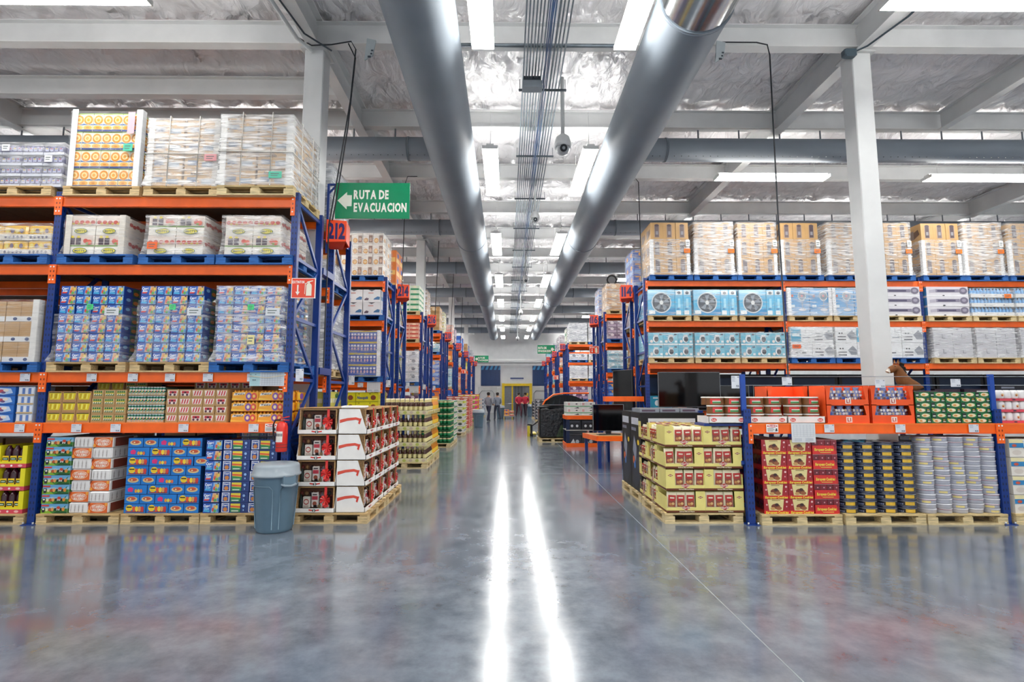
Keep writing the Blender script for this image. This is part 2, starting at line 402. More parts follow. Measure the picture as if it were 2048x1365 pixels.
# columns: square tubes with base and cap plates
def column():
    m = MB(); m.bbox(-.15, -.15, .02, .15, .15, 7.06, '#d4d6d6', 'white_paint', .012); return m.mesh('column')
cm = column()
bp = MB(); bp.box(-.175, -.175, 0, .175, .175, .02, '#9a9c9d', 'white_paint')
for a in (-.163, .163):
    for b in (-.163, .163): bp.lathe([(.01, .02), (.01, .05)], '#777a7c', 'steel', a, b, 6)
bp = bp.mesh('base_plate'); cp = MB(); cp.box(-.2, -.2, 7.03, .2, .2, 7.06, '#c4c6c6', 'white_paint'); cp = cp.mesh('cap_plate')
for x, ys in ((-3.05, (7.97, 18.27, 28.57, 38.87)), (5.65, (7.97, 18.52, 29.17, 39.47))):
    for y in ys:
        c = struct('column', cm, (x, y, 0)); part(c, 'base_plate', bp); part(c, 'cap_plate', cp)
# walls
def wall(name, x0, y0, x1, y1, z1=7.8): m = MB(); m.box(x0, y0, 0, x1, y1, z1, '#d3d5d6', 'white_paint'); return struct(name, m)
wall_back = wall('wall_back', XL, YF, XR, YF + .15)
wall('wall_left', XL - .15, YN, XL, YF + .15); wall('wall_right', XR, YN, XR + .15, YF + .15)
# cladding ribs, blue panels and doorway on the far wall
for xs in (-2.35, 2.3):
    pn = MB(); w_ = 1.75
    pn.box(0, -.05, 2.4, w_, 0, 4.2, '#1b3a68', 'paint')
    st = []
    for i in range(5):
        u = i * .22; st.append(('p', [(u, .8), (u + .12, .8), (u + .2, 1), (u + .08, 1)], '#3d8fc6'))
    for i in range(1, 4): st.append(('r', i * .25 - .006, 0, i * .25 + .006, .8, '#15305a'))
    pn.deco((0, -.05, 2.4), (1, 0, 0), (0, 0, 1), w_, 1.8, [(*s_[:1], [(min(1, x), y) for x, y in s_[1]], s_[2]) if s_[0] == 'p' else s_ for s_ in st], 'paint')
    put('wall_panel', pn, (xs, YF - .01, 0), label='dark blue wall panel with light blue stripes ' + ('left of' if xs < 0 else 'right of') + ' the yellow doorway', cat='panel', group='blue panels on the far wall')
dr = struct('door_1', None, (.9, YF, 0))
df = MB(); df.box(-1.35, -.22, 0, -1.12, 0, 2.62, '#e6c514', 'paint'); df.box(1.12, -.22, 0, 1.35, 0, 2.62, '#e6c514', 'paint'); df.box(-1.12, -.2, 2.38, 1.12, 0, 2.6, '#e6c514', 'paint')
part(dr, 'door_frame', df)
dl = MB(); dl.box(-1.12, -.06, 0, 1.12, -.01, 2.38, '#767a80', 'paint'); part(dr, 'door_leaf', dl)
for i in range(9):
    s_ = MB(); s_.box(-.1, -.1, 0, .1, -.085, 2.36, '#8a8f96' if i % 2 else '#6f757d', 'plastic'); part(dr, 'strip_curtain', s_, (-.08 + i * .14 - .35 if i else -.43, 0, 0))
dp = MB(); dp.box(-.48, -.16, 0, -.36, -.1, 2.38, '#e6c514', 'paint'); part(dr, 'yellow_post', dp)
dsg = MB(); dsg.box(-.16, -.09, 1.5, .16, -.06, 1.75, '#e2c23a', 'card'); part(dr, 'notice', dsg, (.86, 0, 0))
sg = MB(); sg.box(-.6, -.06, 3.0, .6, 0, 3.14, '#3b4c7c', 'paint'); sg.box(-.55, -.05, 2.86, .55, 0, 3.0, '#c9ccd2', 'paint')
put('door_sign', sg, (.9, YF - .01, 0), label='small blue and white sign above the yellow doorway', cat='sign')
for i, x in enumerate((-1.75, 3.1)):
    d2 = struct(f'door_{i + 2}', None, (x, YF, 0))
    f2 = MB(); f2.box(-.85, -.08, 0, .85, 0, 2.3, '#c3c5c4', 'white_paint'); part(d2, 'door_leaf', f2)
    f3 = MB(); f3.tube([(-.7, -.1, 0), (-.7, -.1, 1.7), (-.5, -.1, 1.95), (.4, -.1, 1.95), (.6, -.1, 1.7), (.6, -.1, 0)], .03, '#8e9294', 'steel'); part(d2, 'guard_rail', f3)
rail = MB(); rail.box(-3.4, -.15, 4.58, 4.9, .05, 4.74, '#d7d9d8', 'white_paint'); rail.tube([(-3.0, -.2, 4.2), (-3.0, -.2, 4.38), (4.2, -.2, 4.38), (4.2, -.2, 4.9)], .03, '#2b2e33', 'paint')
put('header_beam', rail, (0, YF - 1.2, 0), label='white header beam with black pipe crossing before the far wall', cat='beam')

# ================================================================== lamps
def make_lamp():
    root = thing('ceiling_lamp', (0, 0, 0), 'placeholder lamp label for copying only', 'lamp')
    h = MB(); L, W = 2.4, .3
    h.bbox(-.075, -L / 2, .0, .075, L / 2, .06, '#e6e6e4', 'white_paint', .006)
    for y in (-L / 2 - .012, L / 2): h.box(-W / 2, y, -.045, W / 2, y + .012, .02, '#dededc', 'white_paint')
    part(root, 'housing', h)
    g = MB(); g.bbox(-W / 2, -L / 2 + .002, -.04, W / 2, L / 2 - .002, -.001, '#ffffff', 'lamp_glow', .012); part(root, 'diffuser', g)
    for s_ in (-1, 1):
        w_ = MB(); w_.tube([(0, s_ * .95, .06), (0, s_ * .95, .84)], .006, '#d5d5d5', 'steel', 5); part(root, 'hanger', w_)
    return root
lamp0 = make_lamp(); used = [False]
def lamp(x, y, z, rz, label, group):
    if not used[0]:
        used[0] = True; lamp0.location = (x, y, z); lamp0.rotation_euler = (0, 0, rz); lamp0['label'] = label; lamp0['group'] = group; return
    copy_tree(lamp0, (x, y, z), rz, label, group)
for k in range(-2, 8):
    y = 5.5 + 5.3 * k
    for x, sd in ((-.33, 'left'), (1.6, 'right')):
        lab = f"bright long ceiling lamp, {sd} lamp row above the aisle, " + (f"{ORD[k - 0]} from the camera" if k >= 0 else f"{ORD[-k - 1]} behind the camera")
        lamp(x, y, 6.32, 0, lab, 'lamps above the central aisle')
for k in range(-2, 8):
    y = 10.95 + 5.15 * k
    for sd, xs in (('right', (5.75, 10.35, 14.9)), ('left', (-5.5, -10.1, -14.6))):
        for i, x in enumerate(xs):
            lab = f"bright strip lamp across the {ORD[k + 2]} cross aisle, {ORD[i]} lamp {sd} of the ducts"
            lamp(x, y, 6.32, R(90), lab, 'strip lamps above the cross aisles')

# ================================================================== ducts
DC = '#848d96'
def duct_y(name, x, z, segs, label, tail=None):
    root = thing(name, (x, 0, z), label, 'duct', 'main ventilation ducts')
    for i, (y0, y1, r0, r1, col, mt) in enumerate(segs):
        m = MB(); n = 28
        pts = [(0, y0, 0), (0, y1, 0)]; m.tube(pts, [r0, r1], col, mt, n, cap=False)
        part(root, 'duct_section', m)
        rg = MB(); rg.tube([(0, y0 - .02, 0), (0, y0 + .02, 0)], [r0 + .012, r0 + .012], '#7c8690', mt, n, cap=True); part(root, 'seam_ring', rg)
    e = MB(); y1, r1 = segs[-1][1], segs[-1][3]; e.tube([(0, y1, 0), (0, y1 + .12, 0), (0, y1 + .2, 0)], [r1, r1 * .9, r1 * .6], DC, 'duct', 28); part(root, 'end_cap', e)
    for y in [BY[k] for k in range(5, 21)]:
        if y < segs[-1][1]:
            st = MB(); st.tube([(0, y, .3), (0, y, 7.14 - z)], .012, '#70777d', 'steel', 5); part(root, 'hanger', st)
    return root
duct_y('main_duct', -1.12, 6.5, [(-6, 5.3, .465, .465, DC, 'duct'), (5.3, 16, .465, .465, DC, 'duct'), (16, 26.2, .465, .465, DC, 'duct'), (26.2, 26.9, .465, .36, DC, 'duct'), (26.9, 44, .36, .34, DC, 'duct')], 'large round grey duct above the left half of the aisle')
duct_y('main_duct', 2.36, 6.5, [(-6, 6.05, .458, .458, '#c9ccce', 'chrome'), (6.05, 16, .465, .465, DC, 'duct'), (16, 26.2, .465, .465, DC, 'duct'), (26.2, 26.9, .465, .36, DC, 'duct'), (26.9, 44, .36, .34, DC, 'duct')], 'large round grey duct with bare metal end above right of the aisle')
for k in range(7):
    y = 10.5 + 5.15 * k
    for sd, x0, x1 in (('left', -16.5, -1.5), ('right', 2.75, 17.5)):
        root = thing('branch_duct', ((x0 + x1) / 2, y, 6.7), f"grey round branch duct on the {sd}, {ORD[k]} counting away from the camera", 'duct', 'branch ventilation ducts')
        L = (x1 - x0) / 2; m = MB(); m.tube([(-L, 0, 0), (L, 0, 0)], .235, '#7f8892', 'duct', 20); part(root, 'duct_tube', m)
        sgn = -1 if sd == 'left' else 1; xe = -L if sgn > 0 else L
        rg = MB(); rg.tube([(-.02, 0, 0), (.02, 0, 0)], .245, '#6c757e', 'duct', 20); rg = rg.mesh('seam_ring'); part(root, 'seam_ring', rg, (xe + sgn * .55, 0, 0))
        hl = MB()
        for i in range(int(2 * L / .15)): hl.lathe([(.009, -.2), (.009, -.19)], '#30353a', 'paint', -L + .1 + i * .15, -.14, 5, False)
        if k < 2: h_ = part(root, 'air_holes', hl); h_['kind'] = 'stuff'
        hm = MB(); hm.bar((0, 0, .2), (0, 0, .44), .03, .012, '#6a7077', 'paint'); hm = hm.mesh('hanger_strap')
        for i in range(int(2 * L / .86)): part(root, 'hanger_strap', hm, (-L + .4 + i * .86, 0, 0))

# ================================================================== conduits, trapezes, cameras
for i in range(13):
    x = .27 + (i * .05 if i < 7 else .36 + (i - 7) * .055); z = 6.98 + (.02 if i % 3 else 0); r = .013 if i != 9 else .018
    m = MB(); m.tube([(0, -4, 0), (0, 8.6, 0), (0, 46, 0)], r, '#77828b' if i not in (7, 8) else '#3a5878', 'steel' if i not in (7, 8) else 'plastic', 6)
    put('conduit', m, (x, 0, z), label=f"thin pipe of the ceiling conduit bundle, {ORD[i]} from the left" if i not in (7, 8) else f"blue cable in the ceiling conduit bundle, {ORD[i]} from the left", cat='pipe', group='ceiling conduit bundle')
tp = MB(); tp.bar((-.42, 0, 0), (.42, 0, 0), .03, .03, '#5d666d', 'steel'); tp = tp.mesh('channel')
tr_ = MB(); tr_.tube([(0, 0, -.03), (0, 0, .2)], .006, '#5d666d', 'steel', 5); tr_ = tr_.mesh('rod')
for i in range(15):
    y = 8.75 + 2.58 * i
    t = thing('conduit_trapeze', (.62, y, 6.945), f"steel trapeze hanger carrying conduits, {ORD[i]} away from the camera", 'hanger', 'conduit trapeze hangers')
    part(t, 'channel', tp); part(t, 'rod', tr_, (-.4, 0, 0)); part(t, 'rod', tr_, (.4, 0, 0))
jb = MB(); jb.bbox(-.17, -.1, 0, .17, .1, .12, '#8a9299', 'paint', .008); jb.box(-.15, -.08, .12, .15, .08, .2, '#39424b', 'rubber')
put('junction_box', jb, (.43, 8.55, 6.83), label='grey junction box where conduits meet at the first trapeze', cat='box')
cable = MB()
for i in range(3):
    cable.tube([(.62 + .03 * math.sin(k * .9 + i * 2), 2 + k * .9, 6.93 - .05 * abs(math.sin(k * .55 + i)) - .01 * i) for k in range(40)], .009, '#2c466e', 'plastic', 5)
put('cable_bundle', cable, label='tangle of blue cables hanging along the ceiling conduits', cat='cable')
# pipe across the first beam
pp = MB(); pp.tube([(-.75, 7.78, 7.1), (1.98, 7.78, 7.1)], .03, '#7b858d', 'steel', 8); put('cross_pipe', pp, label='grey pipe running along the first roof beam between the ducts', cat='pipe')
def dome_cam(x, y, zt, z, label, sc=1.):
    t = thing('security_camera', (x, y, z), label, 'camera', 'security cameras above the aisle')
    m = MB(); m.tube([(0, 0, .18 * sc), (0, 0, zt - z)], .028 * sc, '#cfd2d2', 'white_paint', 8); part(t, 'pole', m)
    m = MB(); m.lathe([(.03 * sc, .2 * sc), (.09 * sc, .15 * sc), (.115 * sc, .06 * sc), (.115 * sc, 0)][::-1], '#d6d8d8', 'plastic', 0, 0, 16); part(t, 'housing', m)
    m = MB(); m.lathe([(.02 * sc, -.1 * sc), (.065 * sc, -.085 * sc), (.095 * sc, -.03 * sc), (.1 * sc, 0)], '#b8bcbe', 'plastic', 0, 0, 16)
    d_ = part(t, 'dome', m)
    m = MB(); m.lathe([(.05 * sc, 0), (.05 * sc, .03 * sc)], '#17191c', 'screen', 0, 0, 14)
    m.lathe([(.022 * sc, .03 * sc), (.018 * sc, .034 * sc)], '#9aa0a4', 'screen', 0, 0, 10)
    o = part(d_, 'lens', m); o.rotation_euler = (R(115), 0, 0); o.location = (0, -.085 * sc, -.04 * sc)
dome_cam(1.03, 9.3, 7.53, 6.15, 'white dome camera on a pole beneath the conduits, nearest one', 1.35)
dome_cam(.72, 13.1, 7.14, 6.1, 'small white camera on a pole, second along the aisle')
dome_cam(.72, 19.9, 7.14, 6.0, 'small white camera on a pole, third along the aisle')
dome_cam(.72, 27.5, 7.14, 5.9, 'small white camera on a pole, fourth along the aisle')
dome_cam(.72, 36, 7.14, 5.4, 'tiny white camera on a pole near the far wall')
# marker panels hanging on the first beam with black sensors
for x, lab in ((-2.15, 'pale plate with dark marks on the first beam left of the ducts'), (3.35, 'pale plate with dark marks on the first beam right of the ducts')):
    m = MB(); m.prism([(-.08, -.28), (.05, -.2), (.09, .05), (-.05, .08)], .03, '#aeb7bb', 'plastic')
    m.deco((-.08, 0, -.28), (1, 0, 0), (0, 0, 1), .2, .35, [('r', .25, .1, .5, .2, '#39434c'), ('r', .45, .25, .6, .33, '#39434c'), ('r', .5, .4, .68, .48, '#39434c')], 'plastic')
    put('beam_plate', m, (x, 7.72, 7.08), label=lab, cat='plate', group='plates on the first beam')
# cables dropping from the beams
def drop(pts, lab, r=.011): m = MB(); m.tube(pts, r, '#20242b', 'rubber', 6); put('drop_cable', m, label=lab, cat='cable', group='black drop cables')
drop([(-3.25, 7.7, 7.14), (-3.05, 7.7, 7.02), (-2.75, 7.72, 7.05), (-2.45, 7.74, 7.12), (-2.38, 7.76, 7.0), (-2.44, 7.78, 6.2), (-2.62, 7.85, 5.0), (-2.75, 7.9, 4.2), (-2.77, 7.95, 1.9)], 'black cable pair hanging beside the left column, front one')
drop([(-2.5, 7.76, 7.1), (-2.4, 7.82, 6.9), (-2.5, 7.88, 5.8), (-2.66, 7.93, 4.6), (-2.72, 7.96, 4.3)], 'black cable pair hanging beside the left column, rear one')
drop([(3.35, 7.76, 7.16), (3.95, 7.76, 7.16), (4.12, 7.76, 7.12), (4.15, 7.76, 6.95), (4.22, 7.9, 4.5), (4.3, 8.0, 1.75)], 'black cable hanging from the first beam right of the duct')
drop([(2.9, 13.0, 7.16), (3.3, 13.0, 7.16), (3.38, 13.0, 7.05), (3.4, 13.0, 4.4)], 'black cable dropping beside the rack numbered 114')
drop([(-2.3, 12.96, 7.16), (-2.55, 12.96, 7.16), (-2.6, 12.98, 7.0), (-2.66, 13.1, 4.3)], 'black cable dropping to the rack numbered 214')
for i, (y, x) in enumerate(((18.4, -2.55), (23.6, -2.55), (28.7, -2.55))): drop([(x + .1, y, 7.1), (x, y, 4.3)], f"black cable dropping to the left racks, {ORD[i]} beyond the rack 214", .014)
cl = MB(); cl.tube([(-3.42, 2, 7.04), (-3.28, 6.6, 7.04), (-3.2, 7.5, 7.0), (-3.08, 7.78, 6.98)], .03, '#cfd2d2', 'white_paint', 8)
cl.tube([(-3.3, 2, 7.02), (-3.18, 6.5, 7.03), (-3.05, 7.4, 7.0), (-2.75, 7.74, 6.96)], .014, '#3a434b', 'rubber', 6)
put('ceiling_conduit', cl, label='white conduit and dark cable running to the left column top', cat='pipe')
cr = MB(); cr.tube([(5.78, 2, 7.03), (5.78, 7.0, 7.03), (5.6, 7.6, 7.0), (5.42, 7.75, 6.97)], .016, '#3c4c56', 'rubber', 6); cr.bbox(5.3, 7.68, 6.9, 5.5, 7.8, 7.03, '#44545e', 'plastic', .02)
put('ceiling_conduit', cr, label='dark cable and box wrapped round the right column top', cat='cable')
# ================================================================== pallet racks
BLUE, ORANGE = '#08327e', '#ff6a12'
_pm = {}
def post_mesh(h):
    k = round(h, 2)
    if k not in _pm:
        m = MB(); m.box(-.045, 0, .008, .045, .07, h, BLUE, 'paint')
        z = .1
        while z < h - .04:
            for x in (-.02, .02): m.poly([(x - .008, -.001, z), (x + .008, -.001, z), (x + .006, -.001, z + .03), (x - .006, -.001, z + .03)], '#071a3e', 'paint')
            for x, sg in ((.0461, 1), (-.0461, -1)):
                q = [(x, .028, z), (x, .044, z), (x, .044, z + .03), (x, .028, z + .03)]; m.poly(q if sg > 0 else q[::-1], '#071a3e', 'paint')
            z += .075
        _pm[k] = m.mesh('upright')
    return _pm[k]
_fm = MB(); _fm.box(-.08, -.05, 0, .08, .11, .008, BLUE, 'paint')
for _x in (-.06, .06): _fm.lathe([(.012, .008), (.012, .035)], '#cfd3d6', 'steel', _x, -.03, 6)
FOOT = _fm.mesh('foot_plate')
def plate(w, bolts):
    m = MB(); m.box(-w / 2, -.012, -.25, w / 2, 0, 0, ORANGE, 'paint')
    for z in (-.03, -.2):
        for x in ((-.02, .02) if bolts == 2 else (0,)):
            m.poly([(x + .011 * math.cos(a), -.0165, z + .011 * math.sin(a)) for a in [i * math.pi / 4 for i in range(8)]], '#e9e9e6', 'plastic')
    for z in (-.09, -.15):
        for x in (-.02, .02) if bolts == 2 else (0,): m.box(x - .007, -.0135, z - .012, x + .007, -.012, z + .012, '#7c2507', 'paint')
    return m.mesh('connector_plate')
PL2, PL1 = plate(.094, 2), plate(.055, 1)
_bm = {}
def beam_mesh(L, h=.13):
    k = (round(L, 3), h)
    if k not in _bm:
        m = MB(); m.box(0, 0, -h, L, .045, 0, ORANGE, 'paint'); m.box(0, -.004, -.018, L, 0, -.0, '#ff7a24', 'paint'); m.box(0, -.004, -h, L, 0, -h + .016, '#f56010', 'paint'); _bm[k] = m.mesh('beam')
    return _bm[k]
_dm = {}
def deck_mesh(L, D):
    k = (round(L, 3), round(D, 3))
    if k not in _dm:
        m = MB(); n = 8
        for i in range(n): m.box(i * L / n + .005, .05, -.03, (i + 1) * L / n - .005, D - .05, -.004, '#5b4636', 'wood')
        _dm[k] = m.mesh('deck')
    return _dm[k]
def rack(xs, y, levels, label, h=4.3, depth=.95, end=None, group='blue and orange pallet racks', extra_top=0., floor_brace=True, braces=True):
    xs = sorted(xs); t = thing('pallet_rack', ((xs[0] + xs[-1]) / 2, y, 0), label, 'rack', group); cx = t.location.x
    pm = post_mesh(h)
    for i, x in enumerate(xs):
        px = x - cx
        for yy, rz in ((0, 0), (depth, R(180))):
            part(part(t, 'upright', pm, (px, yy, 0), rz), 'foot_plate', FOOT)
        if braces:
            zs = [.2, 1.0, 1.8, 2.6, 3.4, 4.15] if h > 3 else [.2, 1.0]
            br = MB()
            key = ('br', len(zs), depth)
            for z in zs: part(t, 'cross_brace', brace_mesh(depth, 0), (px, 0, z))
            for a, b, f in zip(zs[:-1], zs[1:], range(9)): part(t, 'diagonal_brace', brace_mesh(depth, (b - a) * (1 if f % 2 else -1)), (px, 0, a if f % 2 else b))
    for z in levels:
        for i in range(len(xs) - 1):
            L = xs[i + 1] - xs[i] - .09
            part(t, 'beam', beam_mesh(L), (xs[i] + .045 - cx, .005, z)); part(t, 'beam', beam_mesh(L), (xs[i] + .045 - cx, depth - .045, z))
            part(t, 'deck', deck_mesh(L, depth), (xs[i] + .045 - cx, 0, z))
        for i, x in enumerate(xs):
            if i == 0: part(t, 'connector_plate', PL1, (x - cx + .03, -.001, z))
            elif i == len(xs) - 1: part(t, 'connector_plate', PL1, (x - cx - .03, -.001, z))
            else: part(t, 'connector_plate', PL2, (x - cx, -.001, z))
    return t
_brm = {}
def brace_mesh(depth, dz):
    k = (depth, round(dz, 2))
    if k not in _brm:
        m = MB(); m.bar((0, .06, 0), (0, depth - .06, dz), .03, .045, '#0b3786', 'paint'); _brm[k] = m.mesh('brace')
    return _brm[k]
# price cards stuck to the beams
def price_mesh(w=.125, h=.1, big=False):
    m = MB(); m.box(-w / 2, -.003, -h, w / 2, 0, 0, '#dcdfe6', 'gloss')
    sh = [('r', .06, .86, .45, .92, '#8d94a6'), ('r', .8, .86, .93, .93, '#4d5468'), ('r', .06, .74, .5, .78, '#a3a9b8'), ('r', .06, .64, .4, .68, '#a3a9b8'), ('r', .06, .54, .46, .58, '#b0b6c2'), ('t', '$0.00' if False else '99.90', .74, .18, .16, .34, '#454c60')]
    m.deco((-w / 2, -.003, -h), (1, 0, 0), (0, 0, 1), w, h, sh, 'gloss', .0007); return m.mesh('price_card')
PRICE = price_mesh(); PRICE_T = price_mesh(.1, .16)
_sh = MB(); _sh.box(-.22, -.003, -.2, .22, 0, 0, '#cfd6dc', 'gloss')
_sh.deco((-.22, -.003, -.2), (1, 0, 0), (0, 0, 1), .44, .2, [('r', 0, 0, .3, 1, '#a9cfd3')] + [('r', .36 + .075 * i, .06, .366 + .075 * i, .82, '#9aa4b2') for i in range(8)] + [('r', .34, .1 + .12 * i, .96, .115 + .12 * i, '#9aa4b2') for i in range(7)] + [('p', [(0, .62), (.5, .5), (1, .66), (1, .7), (.5, .54), (0, .66)], '#e8d9b8')], 'gloss', .0007)
SHEET = _sh.mesh('notice_sheet')
_s2 = MB(); _s2.box(-.15, -.003, -.24, .15, 0, 0, '#dfe2e4', 'gloss')
_s2.deco((-.15, -.003, -.24), (1, 0, 0), (0, 0, 1), .3, .24, [('r', .08 + .14 * i, .3, .09 + .14 * i, .92, '#b2b8c0') for i in range(7)] + [('r', .08, .3 + .1 * i, .92, .31 + .1 * i, '#b2b8c0') for i in range(7)] + [('r', .1, .08, .4, .22, '#c3c8ce'), ('r', .55, .08, .88, .22, '#c3c8ce')], 'gloss', .0007)
SHEET2 = _s2.mesh('notice_sheet')
_dg = MB(); _dg.box(-.075, -.003, -.1, .075, 0, 0, '#f1efec', 'gloss')
_dg.deco((-.075, -.003, -.1), (1, 0, 0), (0, 0, 1), .15, .1, [('e', .5, .78, .44, .17, '#c9241c', 16), ('t', 'PELIGRO', .5, .78, .16, .7, '#ffffff'), ('r', .08, .44, .6, .5, '#55565a'), ('r', .08, .3, .66, .36, '#55565a'), ('r', .08, .16, .55, .22, '#55565a'), ('p', [(.72, .15), (.92, .15), (.88, .5), (.78, .5)], '#3a3b40')], 'gloss', .0007)
DANGER = _dg.mesh('danger_label')

LEV_L = (1.25, 1.885, 3.285, 4.20); LEV_R = (1.235, 2.33, 3.32, 4.29)
L0 = rack([-9.0, -5.9, -2.8], 6.75, LEV_L, 'tall pallet rack at left front, facing the camera with juice cartons', h=4.27)
L0b = rack([-9.0, -5.9, -2.8], 8.2, LEV_L, 'rear half of the left front rack, behind the white column', h=4.3)
sp = MB()
for z in (1.95, 3.45): sp.box(-2.845, 7.76, z - .05, -2.755, 8.2, z + .05, BLUE, 'paint')
put('rack_spacer', sp, label='blue spacer bars joining the two left front racks', cat='bar')
def cards(rk, items, y=-.012):
    cx = rk.location.x
    for x, z, me, nm in items: part(rk, nm, me, (x - cx, y, z))
cards(L0, [(x, 1.868, PRICE, 'price_card') for x in (-6.12, -5.28, -4.76, -4.29, -3.93 + .12, -3.43 + .18)] + [(x, 1.232, PRICE, 'price_card') for x in (-6.13, -5.42, -4.93, -4.08, -3.2)] + [(-3.06, 1.91, SHEET, 'notice_sheet'), (-2.98, 1.235, DANGER, 'danger_label')])
part(L0, 'price_card', PRICE_T, (-2.66 - L0.location.x, .02, 1.93)); part(L0b, 'price_card', PRICE_T, (-2.68 - L0b.location.x, .9, 1.93))
LEFT_ROWS = [(k, 6.75 + 5.15 * k) for k in range(1, 8)]
for k, y in LEFT_ROWS:
    xs = [-5.9, -2.8] if k > 1 else [-9.0, -5.9, -2.8]
    no = 212 + 2 * k
    a = rack(xs, y, LEV_L, f"front rack of the {ORD[k - 1]} double row beyond the left front rack", h=4.3, group='pallet racks along the left of the aisle')
    b = rack(xs, y + 1.45, LEV_L, f"rear rack of the {ORD[k - 1]} double row beyond the left front rack", h=4.3, group='pallet racks along the left of the aisle')
    if k <= 2:
        cards(a, [(-3.3, 1.868, PRICE, 'price_card'), (-3.0, 1.9, SHEET2, 'notice_sheet')]); part(a, 'price_card', PRICE_T, (-2.68 - a.location.x, .02, 1.93)); part(b, 'price_card', PRICE_T, (-2.68 - b.location.x, .9, 1.93))
RIGHT_ROWS = [(114, 12.2), (116, 17.35), (118, 28.0), (120, 33.1), (122, 38.3), (124, 43.3)]
R1 = None
for ri, (no, y) in enumerate(RIGHT_ROWS):
    xs = [3.27, 6.55, 9.83, 13.11] if no == 114 else [3.27, 6.55]
    a = rack(xs, y, LEV_R, f"front rack of the {ORD[ri]} tall double row along the right side", h=4.36, group='pallet racks along the right of the aisle')
    b = rack(xs[:2], y + 1.4, LEV_R, f"rear rack of the {ORD[ri]} tall double row along the right side", h=4.36, group='pallet racks along the right of the aisle')
    if no == 114: R1 = a
# low rack at right front
R0 = rack([3.03, 6.22, 9.4], 6.65, (1.24,), 'low two level rack at right front with cookies and tins', h=1.42, depth=1.0)
R0cx = R0.location.x
for x in (3.0, 6.19):
    e = MB(); e.box(-.028, 0, 1.4, .028, .04, 1.86, '#1a4aa6', 'paint'); part(R0, 'post_extension', e, (x - R0cx, .01, 0))
for z in (1.83, 1.72):
    wv = MB(); wv.tube([(3.0 - R0cx, .02, z), (9.3 - R0cx, .02, z)], .004, '#9aa3ad', 'steel', 5); part(R0, 'wire_rail', wv)
cards(R0, [(3.33, 1.23, DANGER, 'danger_label'), (3.72, 1.245, SHEET2, 'notice_sheet'), (4.17 - .12, 1.228, PRICE, 'price_card'), (4.95, 1.228, PRICE, 'price_card'), (5.88, 1.228, PRICE, 'price_card')])
for x, z, me in ((2.9, 1.84, PRICE_T), (3.56, 1.82, PRICE), (4.75, 1.79, PRICE), (5.72, 1.8, PRICE)): part(R0, 'price_card', me, (x - R0cx, .012, z))
part(R0, 'diagonal_brace', (lambda m: (m.bar((0, 0, .75), (0, .9, .2), .03, .05, BLUE), m)[1])(MB()), (2.97 - R0cx, .05, 0))

# ================================================================== signs
def number_sign(x, y, z, txt, flip, where, sc=1.):
    m = MB(); w, d, h = .30 * sc, .34 * sc, .35 * sc
    # wedge with one face turned to the camera
    ang = R(14) if not flip else R(-14)
    m.prism([(0, 0), (w, .02), (w, h), (0, h + .01)], .02, '#ff5220', 'paint')
    m.prism([(0, 0), (w, .02), (w, h), (0, h + .01)], .02, '#ff5220', 'paint', (0, d, 0))
    m.box(w - .02, .01, .02, w, d - .01, h, '#ff5220', 'paint'); m.box(.0, .01, h - .01, w, d - .02, h - .005, '#ff5220', 'paint')
    m.poly([(0, 0, 0), (w, 0, .02), (w * .75, d * .5, -.07), (w * .1, d * .5, -.07)], '#d53a18', 'paint'); m.poly([(w, d, .02), (0, d, 0), (w * .1, d * .5, -.07), (w * .75, d * .5, -.07)], '#d53a18', 'paint')
    m.deco((0, 0, 0), (1, 0, 0), (0, 0, 1), w, h, [('t', txt, .5, .52, .68, .88, '#2a2468')], 'paint')
    return put('aisle_sign', m, (x, y, z), ang * .6, label=f"orange aisle sign reading {txt}, {where}", cat='sign', group='orange aisle number signs')
number_sign(-2.82, 8.0, 3.97, '212', False, 'nearest of the left signs')
for k, y in LEFT_ROWS: number_sign(-2.8, y + 1.3, 4.05, str(212 + 2 * k), False, f"{ORD[k]} along the left racks")
for ri, (no, y) in enumerate(RIGHT_ROWS): number_sign(2.95, y + 1.2, 4.08, str(no), True, f"{ORD[ri]} along the right racks")
def route_sign(x, y, z, left, label, s=1.0, bracket=True):
    t = thing('route_sign', (x, y, z), label, 'sign', 'green evacuation route signs')
    m = MB(); W, H = 1.17 * s, .58 * s; m.box(0, -.012, 0, W, .012, H, '#0d8a5c', 'gloss')
    ar = [(.03, .5), (.155, .74), (.155, .65), (.22, .65), (.22, .34), (.155, .34), (.155, .25)]
    if not left: ar = [(1 - px, py) for px, py in reversed(ar)]
    ar = ar[::-1] if left else ar[::-1]
    cx = .6 if left else .4
    sh = [('p', ar, '#e6ecdd'), ('t', 'RUTA DE', cx - .12, .67, .235, .47, '#f2f4ea'), ('t', 'EVACUACION', cx + .005, .31, .235, .71, '#f2f4ea')]
    m.deco((0, -.012, 0), (1, 0, 0), (0, 0, 1), W, H, sh, 'gloss'); part(t, 'sign_board', m)
    if bracket:
        b = MB(); xs_ = -.12 if left else W + .12; b.bar((xs_, .02, -.55), (xs_, .02, H - .01), .035, .035, BLUE); b.bar((xs_, .02, H - .02), (0 if left else W, .02, H - .02), .03, .03, BLUE); b.bar((xs_, .02, H - .17), ((0 if left else W), .02, H - .03), .025, .025, BLUE); part(t, 'bracket', b)
route_sign(-2.71, 8.05, 4.36, True, 'green RUTA DE EVACUACION sign with left arrow above the rack 212')
route_sign(2.05, 35.2, 4.35, False, 'green RUTA DE EVACUACION sign with right arrow in the distance')
route_sign(-2.75, 44.8, 4.35, True, 'small far green RUTA DE EVACUACION sign at the left rack end')
